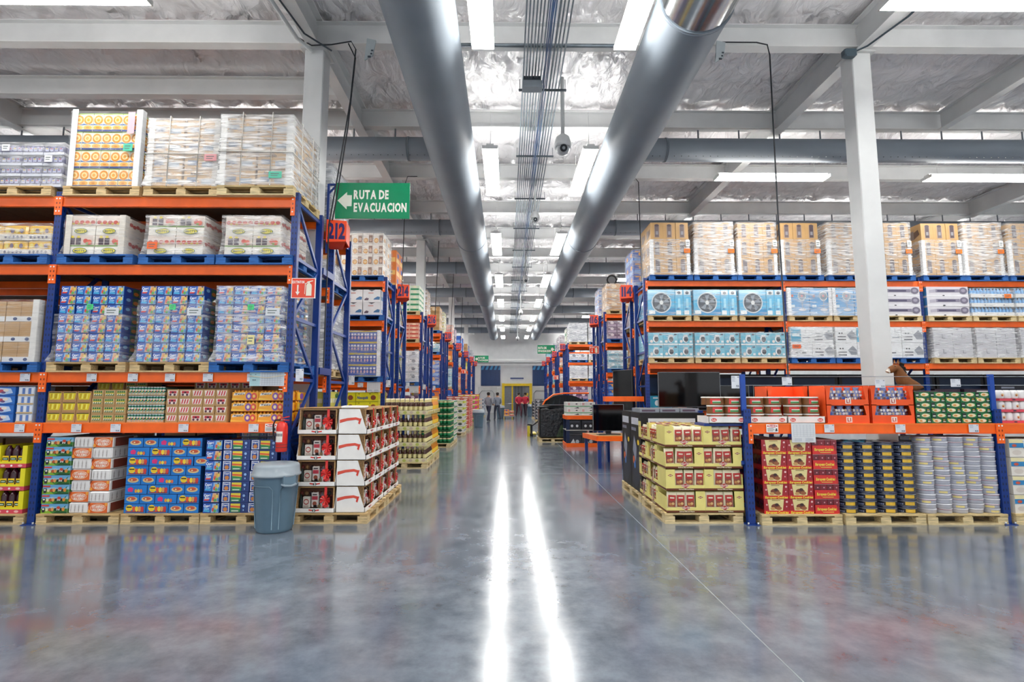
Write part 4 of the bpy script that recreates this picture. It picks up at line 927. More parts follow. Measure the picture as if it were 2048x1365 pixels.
stack(CASES['redB'], 'can_tray', 'tray', 'dark red labelled tray', 'back of low shelf', -4.2, 7.12, D4, 5, 1, 5, .155, .3, .105, keep=lambda a, b, c: c >= 3)
stack(CASES['welch'], 'juice_pack', 'pack', 'yellow juice bottle pack', 'low shelf beside the extinguisher', -3.53, 6.77, D4, 2, 2, 3, .34, .4, .138, keep=shell(2, 2, 3, right=True))
# floor pallets
pallet(-6.98, 6.74, 0, 1.0, .95, 'wood', 'wooden floor pallet with bottles at the left edge')
stack(CASES['yb'], 'bottle_crate', 'crate', 'yellow crate of dark bottles', 'left edge floor pallet', -6.76, 6.76, PH, 2, 2, 3, .365, .42, .28, keep=shell(2, 2, 3, right=True))
pallet(-5.83, 6.74, 0, 1.02, .95, 'wood', 'wooden floor pallet under green boxes and white packs')
stack(CASES['land'], 'juice_box_carton', 'carton', 'green and blue landscape carton', 'first floor pallet, left rack', -5.81, 6.77, PH, 1, 2, 8, .332, .43, .117, keep=shell(1, 2, 8, left=True))
def rollm(a, b, c): return CASES['ro'] if (a + c) % 2 == 1 else CASES['rw']
stack(None, 'soap_pack', 'pack', 'white pack with orange label', 'first floor pallet', -5.47, 6.765, PH, 2, 2, 7, .25, .41, .1345, keep=shell(2, 2, 7, right=True), mesh_of=rollm, jit=.006)
pallet(-4.79, 6.74, 0, .97, .95, 'wood', 'wooden floor pallet under the bright blue candy cartons')
cw = .235
for iz in range(8):
    pat = [('c0', 0), ('c0', cw), ('c1', 2 * cw), ('c1', 2 * cw + .16)] if iz % 2 == 0 else [('c1', 0), ('c1', .16), ('c2', .32), ('c0', .32 + cw)]
    if iz % 4 == 2: pat = [('c2', 0), ('c0', cw), ('c1', 2 * cw), ('c1', 2 * cw + .16)]
    if iz == 5: pat = [('c0', 0), ('c2', cw), ('c0', 2 * cw), ('c1', .63 + .08)]
    pat = [(a, b) for a, b in pat if b < .8]
    for ix, (k, dx) in enumerate(pat):
        w_ = .235 if k != 'c1' else .16
        put('candy_carton', CASES[k], (-4.78 + dx * 1.18 + w_ * .59, 6.97, PH + iz * .116), label=f"bright blue candy carton, {ORD[iz]} layer up, {ORD[ix]} from left, second floor pallet", cat='carton', group='bright blue candy cartons').scale = (1.18, 1, 1)
    put('candy_carton', CASES['c2'], (-3.99, 7.39, PH + iz * .116), R(90), label=f"bright blue candy carton, {ORD[iz]} layer up, second row back, second floor pallet", cat='carton', group='bright blue candy cartons')
pallet(-3.81, 6.74, 0, 1.02, .95, 'wood', 'wooden floor pallet behind the grey trash can')
stack(None, 'drink_carton', 'carton', 'narrow blue drink carton', 'floor pallet behind trash can', -3.80, 6.77, PH, 1, 1, 7, .206, .3, .1295, mesh_of=lambda a, b, c: (CASES['capA'], CASES['capB'])[c % 2])
stack(CASES['capw'], 'drink_carton', 'carton', 'wide navy drink carton', 'floor pallet behind trash can', -3.585, 6.765, PH, 2, 2, 7, .344, .43, .1295, keep=shell(2, 2, 7, right=True), jit=.006)
stack(CASES['capw'], 'drink_carton', 'carton', 'navy drink carton on the rear pile', 'behind trash can', -3.585, 7.195, PH, 2, 1, 8, .344, .43, .1295, keep=lambda a, b, c: c == 7)

# ------------------------------------------------------------------ gift box pallets at the aisle corner
def gift_proto():
    root = thing('gift_box', (0, 0, 0), 'placeholder gift box label here', 'gift box', 'gift boxes on the corner pallets')
    w, d, h = .5, .36, .322
    m = MB(); m.box(-w / 2 + .012, -d / 2 + .03, .02, w / 2 - .012, d / 2 - .005, h - .004, '#5a3424', 'card', skip='f')
    m.box(-w / 2 + .012, -d / 2 + .12, .02, w / 2 - .012, d / 2 - .005, h - .01, '#4c2c1e', 'card')
    for a, b in ((-w / 2 + .012, -w / 2 + .028), (w / 2 - .028, w / 2 - .012)): m.box(a, -d / 2 + .025, .02, b, d / 2 - .005, h - .004, '#cfa36d', 'wood')
    m.box(-w / 2 + .012, -d / 2 + .025, h - .02, w / 2 - .012, d / 2 - .005, h - .003, '#cfa36d', 'wood')
    part(root, 'wooden_case', m)
    g = MB(); f = -d / 2 + .05
    g.lathe([(.022, .05), (.024, .06), (.024, .15), (.01, .19), (.01, .225, '#1b1a1a')], '#23302c', 'bottle', -.195, f + .02, 10)
    part(root, 'wine_bottle', g)
    g = MB(); g.bbox(-.165, f - .005, .05, -.075, f + .04, .19, '#e9e2d8', 'card', .006); g.deco((-.165, f - .005, .05), (1, 0, 0), (0, 0, 1), .09, .14, [('e', .5, .55, .38, .26, '#b4463c', 14), ('e', .5, .55, .28, .16, '#efe3d6', 12), ('r', .15, .1, .85, .24, '#c9b8a8')]); part(root, 'biscuit_packet', g)
    g = MB(); g.bbox(-.06, f, .06, .03, f + .05, .24, '#efe6e0', 'card', .008); g.deco((-.06, f, .06), (1, 0, 0), (0, 0, 1), .09, .18, [('r', .1, .5, .9, .75, '#c8384a'), ('e', .5, .25, .3, .15, '#a8563c'), ('r', .2, .82, .8, .9, '#3a2c34')]); part(root, 'sweets_packet', g)
    g = MB(); g.lathe([(.035, .05, '#f1ece6'), (.036, .08, '#f1ece6'), (.034, .13, '#c23c44'), (.02, .16, '#c23c44'), (.0, .165)], '#f1ece6', 'gloss', .08, f + .03, 12, cap=False); g.lathe([(.04, .17, '#39303a'), (.045, .2, '#7d6b78'), (.03, .24, '#39303a')], '#39303a', 'cloth', .07, f + .05, 10); part(root, 'jar', g)
    g = MB(); g.bbox(.165, f + .01, .05, .21, f + .05, .2, '#c8452f', 'card', .005); g.bbox(-.22, f + .045, .19, .2, f + .065, .29, '#6a3f2c', 'cloth', .01); g.bbox(-.235, f + .04, .03, .225, f + .06, .12, '#59392a', 'cloth', .01)
    for i in range(7): g.lathe([(.0, .2), (.022, .215), (.022, .24), (0, .255)], ['#7a2f2a', '#b88a5a', '#3a2a30', '#8a5a4a'][i % 4], 'gloss', -.19 + i * .058, f + .03, 8, cap=False)
    for i in range(4): g.bbox(-.03 + i * .052, f - .004, .05, .012 + i * .052, f + .01, .09, ['#2c1a18', '#c9a878', '#7d2a2c', '#efe4d6'][i], 'card', .003); part(root, 'basket', g)
    # bow
    b = MB(); X, Z, Y = .13, .155, -d / 2 + .012
    b.box(X - .016, Y + .006, .06, X + .016, Y + .009, h - .004, '#e3241c', 'gloss')
    for a in (20, 75, 130, 160, 200, 250, 300, 340):
        u = Vector((math.cos(R(a)), 0, math.sin(R(a)))); v = Vector((-u.z, 0, u.x)); c = Vector((X, Y, Z)); L = .058
        b.raw([tuple(c), tuple(c + u * L + v * .02 + Vector((0, -.012, 0))), tuple(c + u * L * 1.15 + Vector((0, -.02, 0))), tuple(c + u * L - v * .02 + Vector((0, -.004, 0)))], [(0, 1, 2, 3), (3, 2, 1, 0)], '#e62a20' if a % 20 else '#c81c18', 'gloss')
    for dx in (-.03, .035): b.raw([(X, Y, Z), (X + dx - .012, Y - .006, Z - .085), (X + dx + .014, Y - .006, Z - .08), (X + .012, Y, Z)], [(0, 1, 2, 3), (3, 2, 1, 0)], '#d9201a', 'gloss')
    part(root, 'ribbon_bow', b)
    c_ = MB(); c_.box(-w / 2 + .014, -d / 2 + .024, .055, w / 2 - .014, -d / 2 + .026, h - .02, '#ffffff', 'clear'); part(root, 'window', c_)
    # white tray with raised sides
    t = MB(); t.box(-w / 2, -d / 2, 0, w / 2, d / 2, .006, '#eceae6', 'card'); t.box(-w / 2, -d / 2, 0, w / 2, -d / 2 + .006, .055, '#f2f0ec', 'card')
    t.deco((-w / 2, -d / 2, 0), (1, 0, 0), (0, 0, 1), w, .055, [('p', [(.36, .52), (.5, .35), (.62, .5), (.62, .8), (.5, .62), (.36, .82)], '#d8342c'), ('e', .49, .52, .045, .36, '#3a4a4c'), ('t', '2', .49, .52, .5, .06, '#f4f2ea')])
    for s_ in (-1, 1):
        X = s_ * w / 2
        pts = [(0, 0), (d, 0), (d, h - .006), (.10, h - .006), (.012, .06), (0, .055)]
        if s_ < 0: t.prism([(d - x, y) for x, y in reversed(pts)], .006, '#f0eeea', 'card', (X, d / 2, 0), (0, -1, 0), (0, 0, 1)); o_, ux = (X, d / 2, 0), (0, -1, 0)
        else: t.prism(pts, .006, '#f0eeea', 'card', (X, -d / 2, 0), (0, 1, 0), (0, 0, 1)); o_, ux = (X, -d / 2, 0), (0, 1, 0)
        sw = [(.03, .56), (.3, .63), (.6, .66), (.78, .6), (.76, .5), (.6, .56), (.3, .52), (.03, .43)]; tail = [(.72, .6), (.8, .62), (.74, .38), (.68, .42)]
        if s_ > 0: sw = [(1 - x, y) for x, y in reversed(sw)]; tail = [(1 - x, y) for x, y in reversed(tail)]
        t.deco(o_, ux, (0, 0, 1), d, h, [('p', sw[::-1], '#d8402f'), ('p', [(x, y + .015) for x, y in sw[::-1][:4]] + [(x, y - .0) for x, y in sw[::-1][4:]], '#e0533f'), ('p', tail[::-1], '#d8402f')], 'card')
    part(root, 'display_tray', t)
    return root
gp = gift_proto(); first = True
def gift(x, y, z, rz, label):
    global first
    if first: first = False; gp.location = (x, y, z); gp.rotation_euler = (0, 0, rz); gp['label'] = label
    else: copy_tree(gp, (x, y, z), rz, label)
pallet(-2.70, 6.75, 0, .96, 1.05, 'wood', 'wooden pallet under the front gift boxes at the corner'); pallet(-2.70, 7.84, 0, .96, 1.05, 'wood', 'wooden pallet under the rear gift boxes along the aisle')
for iz in range(4):
    z = PH + iz * .324
    gift(-2.41, 6.95, z, 0, f"gift box facing the camera, {ORD[iz]} layer up, beside the trash can")
    for iy in range(4): gift(-1.965 + random.uniform(-.004, .004), 7.035 + iy * .515, z, R(90), f"gift box facing the aisle, {ORD[iz]} layer up, {ORD[iy]} from the front")
for iz in range(4):
    for iy in range(3): put('plain_carton', CASES['foil'], (-2.42, 7.37 + iy * .49, PH + iz * .324), R(90), label=f"plain carton behind the gift boxes, {ORD[iz]} layer up, {ORD[iy]} from front", cat='carton', group='cartons behind the gift boxes').scale = (1, 1, 1.39)
lid = MB(); lid.prism([(-.25, 0), (.25, .012), (.25, .02), (-.25, .008)], .4, '#cfa06a', 'card'); put('loose_lid', lid, (-2.41, 6.76, PH + 4 * .324 + .001), label='loose cardboard lid on top of the gift boxes', cat='lid')
lid = MB(); lid.bbox(-.16, -.2, 0, .16, .2, .03, '#ece9e4', 'card', .01); put('loose_lid', lid, (-2.0, 7.0, PH + 4 * .324 + .001), .2, label='white folded sheet on the gift box stack corner', cat='sheet')

# plain cartons deeper on the shelves of the left front rack
BK = [case(.96, .42, h_, c_, [('r', .06, .1, .4, .4, '#8d6d46'), ('r', .1, .8, .5, .86, '#6a5238')]) for h_, c_ in ((.52, '#9a7448'), (.92, '#8a6a44'), (.8, '#a57d50'))]
def filler(xs, y, z, k, where, sc=(1, 1, 1)):
    for i, x in enumerate(xs): put('bulk_carton', BK[k], (x, y, z), label=f"plain brown bulk carton, {ORD[i]} from left, {where}", cat='carton', group='plain bulk cartons deep in the racks').scale = sc
FX = (-8.4, -7.4, -6.42, -5.3, -4.3)
filler(FX, 8.65, 1.251, 0, 'low shelf of the rear left rack', (1, 1, .94)); filler(FX, 8.65, 0, 1, 'floor of the rear left rack'); filler(FX, 8.65, 1.886, 1, 'third shelf of the rear left rack'); filler(FX, 8.65, 3.286, 0, 'second shelf of the rear left rack'); filler(FX, 8.65, 4.201, 2, 'top of the rear left rack')
# ------------------------------------------------------------------ trash cans
def trash_can(loc, label, s=1., rz=0):
    t = thing('trash_can', loc, label, 'trash can', 'grey round trash cans', rz); t.scale = (s, s, s)
    m = MB(); m.lathe([(.185, 0), (.2, .012), (.205, .04), (.245, .6), (.25, .63), (.262, .64), (.262, .665), (.25, .665)], '#587284', 'plastic', 0, 0, 36); part(t, 'body', m)
    for a0 in (-110, -20, 70, 160):
        r = MB(); pts = []
        for k in range(9): a = R(a0 + k * 70 / 8); rr = .2505; pts.append((rr * math.cos(a), rr * math.sin(a), .54))
        a = R(a0 + 70); b = R(a0)
        L = [(.21 * math.cos(b), .21 * math.sin(b), .05), (.243 * math.cos(b), .243 * math.sin(b), .5)] + pts[1:-1] + [(.243 * math.cos(a), .243 * math.sin(a), .5), (.21 * math.cos(a), .21 * math.sin(a), .05)]
        r.tube(L, .006, '#6d8798', 'plastic', 6); part(t, 'moulded_rib', r)
    m = MB(); m.lathe([(.272, .642), (.278, .648), (.278, .668), (.264, .674), (.258, .75), (.246, .775), (.22, .785), (.1, .795), (.0, .797)], '#98a4ac', 'plastic', 0, 0, 36); part(t, 'lid', m)
    for sx in (-1, 1):
        h = MB(); h.tube([(sx * .235, -.075, .56), (sx * .29, -.07, .55), (sx * .3, 0, .54), (sx * .29, .07, .55), (sx * .235, .075, .56)], .014, '#8fa0ac', 'plastic', 8)
        h.box(min(sx * .235, sx * .27), -.08, .555, max(sx * .235, sx * .27), .08, .66, '#6b8393', 'plastic'); part(t, 'handle', h)
    return t
trash_can((-2.765, 6.46, 0), 'grey plastic trash can with pale domed lid beside the gift boxes', 1.0, R(-35))
trash_can((-1.42, 26.4, 0), 'small far grey trash can at the left edge of the aisle', 1.1)
trash_can((1.75, 39, 0), 'small far dark trash can near the yellow doorway', 1.15)
trash_can((-.45, 36, 0), 'far grey trash can behind the walking person', 1.1)
# ------------------------------------------------------------------ fire extinguisher
t = thing('fire_extinguisher', (-2.79, 6.62, .9), 'red fire extinguisher hanging on the left front rack post', 'extinguisher')
m = MB(); m.lathe([(.06, 0), (.068, .01), (.068, .3), (.055, .345), (.025, .37)], '#e02a1c', 'gloss', 0, 0, 24)
m.lathe([(.0695, .052), (.0695, .058)], '#3a3436', 'gloss', 0, 0, 24, cap=False); m.lathe([(.0695, .085), (.0695, .09)], '#3a3436', 'gloss', 0, 0, 24, cap=False); part(t, 'cylinder', m)
m = MB()
for k in range(6):
    a, b = R(-140 + k * 13), R(-140 + (k + 1) * 13); q = .0697
    m.poly([(q * math.cos(a), q * math.sin(a), .12), (q * math.cos(b), q * math.sin(b), .12), (q * math.cos(b), q * math.sin(b), .25), (q * math.cos(a), q * math.sin(a), .25)], '#e9e4dc', 'gloss')
    q = .0702; m.poly([(q * math.cos(a + .03), q * math.sin(a + .03), .19), (q * math.cos(b - .06), q * math.sin(b - .06), .19), (q * math.cos(b - .06), q * math.sin(b - .06), .225), (q * math.cos(a + .03), q * math.sin(a + .03), .225)], '#4a4448', 'gloss')
part(t, 'paper_label', m)
m = MB(); m.lathe([(.022, .37), (.022, .4)], '#b0a89a', 'steel', 0, 0, 12); m.bar((-.03, -.01, .405), (.085, -.01, .43), .025, .012, '#d8241a'); m.bar((-.02, -.01, .39), (.09, -.01, .385), .022, .012, '#c81f18'); part(t, 'valve_lever', m)
m = MB(); m.tube([(-.02, -.02, .39), (-.075, -.03, .385), (-.098, -.03, .33), (-.095, -.02, .2), (-.085, -.01, .13)], .011, '#1c1c20', 'rubber', 8); part(t, 'hose', m)
m = MB(); m.bar((0, .07, .33), (0, .12, .33), .03, .03, '#a02018'); part(t, 'wall_hook', m)

# ------------------------------------------------------------------ right front: nut pallet
NY = '#e7da82'
def nut_tray(pl):
    m = MB(); w, d, h = .485, .37, .268
    m.box(-w / 2, -d / 2, 0, w / 2, d / 2, .008, NY, 'card'); m.box(-w / 2, -d / 2, 0, w / 2, -d / 2 + .008, .068, NY, 'card')
    m.box(-w / 2, d / 2 - .008, 0, w / 2, d / 2, h - .004, NY, 'card')
    m.box(-w / 2, -d / 2 + .008, 0, -w / 2 + .008, d / 2, h - .004 if pl else .2, NY, 'card'); m.box(w / 2 - .008, -d / 2 + .008, 0, w / 2, d / 2, h - .004 if not pl else .2, NY, 'card')
    a, b = (-w / 2, -w / 2 + .115) if pl else (w / 2 - .115, w / 2)
    m.box(a, -d / 2, .068, b, -d / 2 + .008, h - .004, NY, 'card')
    m.deco((a, -d / 2, .068), (1, 0, 0), (0, 0, 1), .115, h - .07, [('p', [(.2, .62), (.5, .54), (.8, .62), (.5, .7)], '#8c2f2a'), ('r', .34, .6, .66, .64, '#e9dcb0')])
    m.deco((-w / 2, -d / 2, 0), (1, 0, 0), (0, 0, 1), w, .068, [('r', 0, .1, 1, .46, '#6a3418'), ('t', 'Salted Mixed Nuts', .52, .28, .22, .42, '#f0e4c0', .1)])
    m.deco((-w / 2, -d / 2 - .002, 0), (1, 0, 0), (0, 0, 1), w, .1, [('p', [(.38, .62), (.5, .28), (.62, .62), (.5, .96)], '#f1e7d8'), ('p', [(.395, .62), (.5, .32), (.605, .62), (.5, .92)], '#b3201e'), ('t', 'NUTS', .5, .62, .2, .15, '#f4e8dc')])
    m.deco((-w / 2, d / 2, 0), (0, -1, 0), (0, 0, 1), d, .2, [('r', 0, .03, 1, .15, '#6a3418')]); m.deco((w / 2, -d / 2, 0), (0, 1, 0), (0, 0, 1), d, .2, [('r', 0, .03, 1, .15, '#6a3418')])
    return m.mesh('nut_tray')
NT = [nut_tray(False), nut_tray(True)]
def nut_bag():
    m = MB(); w, h, d = .113, .215, .06; n = 6; rows = [(.0, .9, .5), (.03, 1, .9), (.1, 1, 1), (.17, 1, .8), (.2, 1, .25), (.215, 1, .1)]
    vs_ = []
    for z, kw, kd in rows:
        for i in range(10):
            a = 2 * math.pi * i / 10; cx, sy = math.cos(a), math.sin(a); p = .55
            vs_.append((w / 2 * kw * math.copysign(abs(cx) ** p, cx), d / 2 * kd * math.copysign(abs(sy) ** p, sy), z))
    fs = [(k * 10 + i, k * 10 + (i + 1) % 10, k * 10 + 10 + (i + 1) % 10, k * 10 + 10 + i) for k in range(5) for i in range(10)]
    m.raw(vs_, fs + [tuple(reversed(range(10))), tuple(50 + i for i in range(10))], '#efe6c8', 'gloss', True)
    m.deco((-w / 2, -d / 2 - .001, .045), (1, 0, 0), (0, 0, 1), w, .145, [('r', .12, .08, .88, .95, '#8c3f2a'), ('p', [(.12, .62), (.5, .5), (.88, .62), (.88, .95), (.12, .95)], '#b8281f'), ('e', .34, .28, .14, .1, '#c98a4a'), ('e', .62, .32, .15, .1, '#d9b070'), ('e', .5, .16, .16, .08, '#a35f30'), ('r', .28, .7, .72, .8, '#f0dfc8')], 'gloss'); return m.mesh('nut_bag')
NB = nut_bag()
pallet(1.97, 6.71, 0, .98, 1.14, 'pale', 'pale wooden pallet under the yellow nut displays'); pallet(1.99, 7.97, 0, .98, 1.3, 'pale', 'pale wooden pallet under the black cartons behind the nuts')
for iz in range(4):
    z = PH + iz * .27; pl = iz % 2 == 1
    for ix in range(2):
        x = 2.24 + ix * .487
        put('nut_display_tray', NT[1 if pl else 0], (x, 6.905, z), label=f"yellow nut display tray facing front, {ORD[iz]} layer up, {('left', 'right')[ix]} one", cat='tray', group='yellow nut display trays')
        for k in range(3):
            bx = x - .178 + k * .122 + (.112 if pl else 0)
            o = put('nut_bag', NB, (bx, 6.905 - .14, z + .009), random.uniform(-.12, .12), label=f"red nut bag in front tray, {ORD[iz]} layer, {('left', 'right')[ix]} tray, {ORD[k]} bag", cat='bag', group='red mixed nut bags'); o.rotation_euler.y = random.uniform(-.06, .06); o.scale = (1.08, 1, 1.14)
    for iy in range(2):
        y = 7.1 + .24 + iy * .487
        put('nut_display_tray', NT[1 if pl else 0], (2.187, y, z), R(-90), label=f"yellow nut display tray facing the aisle, {ORD[iz]} layer up, {('front', 'rear')[iy]} one", cat='tray', group='yellow nut display trays')
        for k in range(3):
            by = y + .17 - k * .115 - (.1 if pl else 0)
            put('nut_bag', NB, (2.047, by, z + .009), R(-90) + random.uniform(-.15, .15), label=f"red nut bag facing aisle, {ORD[iz]} layer, {('front', 'rear')[iy]} tray, {ORD[k]} bag", cat='bag', group='red mixed nut bags')
        put('nut_display_tray', NT[1 if pl else 0], (2.66, y, z), R(90), label=f"yellow nut display tray facing the rack, {ORD[iz]} layer up, {('front', 'rear')[iy]} one", cat='tray', group='yellow nut display trays')
for k in range(5):
    for j in range(3):
        o = put('nut_bag', NB, (2.12 + k * .17, 6.98 + j * .28, PH + 4 * .27 - .06), R(20 * k), label=f"nut bag lying on top of the display, {ORD[k]} from left, {ORD[j]} row", cat='bag', group='red mixed nut bags'); o.rotation_euler.x = R(-82)
def black_carton():
    f = [('r', .03, .02, .97, .98, '#0b0c12'), ('p', [(.1, .1), (.5, .02), (.9, .2), (.8, .5), (.4, .6)], '#242938'), ('p', [(.2, .5), (.5, .35), (.6, .55), (.35, .7)], '#8d93a4'), ('e', .3, .38, .1, .05, '#e0662c'), ('e', .4, .32, .08, .05, '#3f7ac2'), ('r', .12, .84, .85, .93, '#c9ccd6'), ('r', .12, .76, .6, .8, '#7a7f90'), ('e', .8, .62, .1, .035, '#e6c42c')]
    return case(.63, .98, 1.2, '#08090d', f, f, mat='card')
BC = black_carton()
for i in range(2): put('black_carton', BC, (2.5, 8.3 + i * .64, PH), R(-90), label=f"tall black carton behind the nut displays, {('nearer', 'farther')[i]} one", cat='carton', group='tall black cartons')
for i in range(3): put('magazine_box', case(.3, .5, .06, '#8f959e', [('r', .1, .2, .8, .7, '#5b4a5a')], top=[('r', .1, .1, .9, .5, '#4a3d46'), ('r', .2, .6, .7, .9, '#c9b9a8')]), (2.2 + i * .31, 8.4 + .03 * i, PH + 1.2), .05 * i, label=f"flat grey box lying on the black cartons, {ORD[i]} from left", cat='box', group='flat boxes on the black cartons')
# blue low table behind the nuts
t = thing('blue_stand', (2.75, 8.6, 0), 'blue steel stand behind the yellow nut displays', 'stand')
for x, y in ((-.42, 1.1), (.2, -.55), (.2, 1.1)):
    m = MB(); m.box(x - .03, y - .03, 0, x + .03, y + .03, 1.36, BLUE, 'paint'); part(t, 'leg', m)
for a, b in (((.2, -.55, 1.28), (.2, 1.1, 1.28)), ((-.42, 1.1, 1.28), (.2, 1.1, 1.28))):
    m = MB(); m.bar(a, b, .05, .1, '#1c4aa4'); part(t, 'rail', m)
# ------------------------------------------------------------------ right front low rack: floor
def cookies(v):
    if v == 0: f = [('r', 0, 0, 1, .22, '#d8211a'), ('p', [(.2, .22), (.74, .22), (.8, .98), (.14, .98)], '#e6d696'), ('e', .46, .5, .18, .18, '#7a3a20', 14), ('e', .58, .38, .12, .12, '#9a5a30'), ('e', .34, .36, .1, .1, '#c99a5a'), ('e', .5, .62, .08, .1, '#3a1a14'), ('t', 'European Cookies', .5, .11, .15, .9, '#f4e24c', .15), ('e', .1, .62, .04, .06, '#e6a0a4'), ('e', .9, .82, .045, .07, '#f0c0c0'), ('e', .88, .5, .03, .05, '#e6a0a4'), ('r', .3, .9, .64, .94, '#8a6a3a')]
    else: f = [('r', 0, 0, 1, .24, '#c81f1c')] + [('r', .02 + .25 * i, .5, .25 + .25 * i, .98, '#7d1526' if i % 2 else '#6a1020') for i in range(4)] + [('e', .14 + .25 * i, .76, .03, .05, '#d98a94') for i in range(4)] + [('r', 0, .98, 1, 1, '#d9a0a0'), ('p', [(.0, 0), (.9, 0), (.9, .3), (.86, .6), (.0, .6)], '#d7261d'), ('t', 'European Cookies', .46, .33, .18, .76, '#f4e24c', .15), ('r', .3, .1, .74, .15, '#e0b24a')]
    sd = [('r', 0, 0, 1, .2, '#a81a1c')] + [('r', .02 + .25 * i, .3, .24 + .25 * i, .94, '#4a0f1e') for i in range(4)] + [('r', .08 + .25 * i, .5, .16 + .25 * i, .7, '#30202a') for i in range(4)]
    return case(.315, .42, .181, '#a0131e', f, sd, mat='gloss')
CK = [cookies(0), cookies(1)]
pallet(3.14, 6.62, 0, 1.0, 1.0, 'pale', 'pale wooden pallet under the red cookie cartons')
stack(None, 'cookie_carton', 'carton', 'red cookie carton', 'right front rack floor', 3.19, 6.66, PH, 3, 2, 5, .318, .43, .182, keep=shell(3, 2, 5, left=True), mesh_of=lambda a, b, c: CK[0 if a < 2 else 1])
def navy_tin():
    m = MB(); m.lathe([(.112, 0, '#c8ccd0'), (.114, .004, '#0f1a33'), (.114, .052, '#0f1a33'), (.119, .056, '#aeb6c2'), (.119, .06, '#0d1730'), (.119, .08, '#16244a'), (.112, .086, '#16244a')], '#16244a', 'tin', 0, 0, 28)
    q = .1146
    for k in range(5):
        a, b = R(-128 + k * 11), R(-128 + (k + 1) * 11); m.poly([(q * math.cos(a), q * math.sin(a), .01), (q * math.cos(b), q * math.sin(b), .01), (q * math.cos(b), q * math.sin(b), .05), (q * math.cos(a), q * math.sin(a), .05)], '#e2b62c', 'tin')
    for k in range(4):
        a = R(-172 + k * 10); m.poly([(q * math.cos(a + .07 * math.cos(t_)), q * math.sin(a + .07 * math.cos(t_)), .022 + .01 * math.sin(t_)) for t_ in [i * math.pi / 4 for i in range(8)]], '#8d9cc4', 'tin')
    return m.mesh('tin')
NVT = navy_tin()
pallet(4.18, 6.62, 0, 1.0, 1.0, 'pale', 'pale wooden pallet under the navy cookie tins')
stack(NVT, 'navy_tin', 'tin', 'navy round tin with gold label', 'middle floor pallet', 4.18, 6.65, PH, 4, 2, 10, .248, .25, .0875, keep=lambda a, b, c: b == 0 or (c == 9), jit=.004)
def white_tin(c, lab):
    m = MB(); m.lathe([(.09, 0, '#5c5e68'), (.096, .004, '#c6c8d4'), (.096, .042, '#6e707c'), (.099, .046, c), (.099, .05, '#e4e4ea'), (.099, .056, '#dedfe8'), (.09, .058, '#dedfe8')], '#dedfe8', 'tin', 0, 0, 24)
    if lab:
        q = .0966
        for k in range(5):
            a, b = R(-148 + lab + k * 11), R(-148 + lab + (k + 1) * 11); m.poly([(q * math.cos(a), q * math.sin(a), .012), (q * math.cos(b), q * math.sin(b), .012), (q * math.cos(b), q * math.sin(b), .036), (q * math.cos(a), q * math.sin(a), .036)], '#e2d084', 'tin')
    return m.mesh('tin')
WT = [white_tin('#e2e2ea', 0), white_tin('#a82c40', 0), white_tin('#c9cad4', 8), white_tin('#a82c40', -10), white_tin('#d6d6de', 20), white_tin('#dcdce4', 0)]
pallet(5.2, 6.62, 0, 1.0, 1.0, 'pale', 'pale wooden pallet under the white tins')
stack(None, 'white_tin', 'tin', 'white round tin', 'stack on the right floor pallet', 5.19, 6.64, PH, 5, 2, 16, .2, .21, .0588, keep=lambda a, b, c: b == 0 or c == 15, mesh_of=lambda a, b, c: RC(WT), jit=.006)
def label_box():
    f = [('r', 0, .0, 1, .45, '#e9e4da'), ('e', .3, .25, .2, .14, '#d8cfc4'), ('e', .75, .5, .16, .14, '#2a3a5a'), ('r', 0, .52, .6, .9, '#2f86c0'), ('p', [(0, .78), (.6, .78), (.55, .96), (0, 1)], '#ece2b0'), ('e', .2, .64, .1, .08, '#c9563a'), ('e', .85, .2, .1, .1, '#b58a4a')]
    return case(.31, .4, .225, '#efe9dc', f, ())
pallet(6.3, 6.62, 0, 1.0, 1.0, 'pale', 'pale wooden pallet at the right edge of the floor')
stack(label_box(), 'snack_carton', 'carton', 'cream carton with blue label', 'right edge floor pallet', 6.33, 6.66, PH, 3, 1, 4, .315, .4, .23)
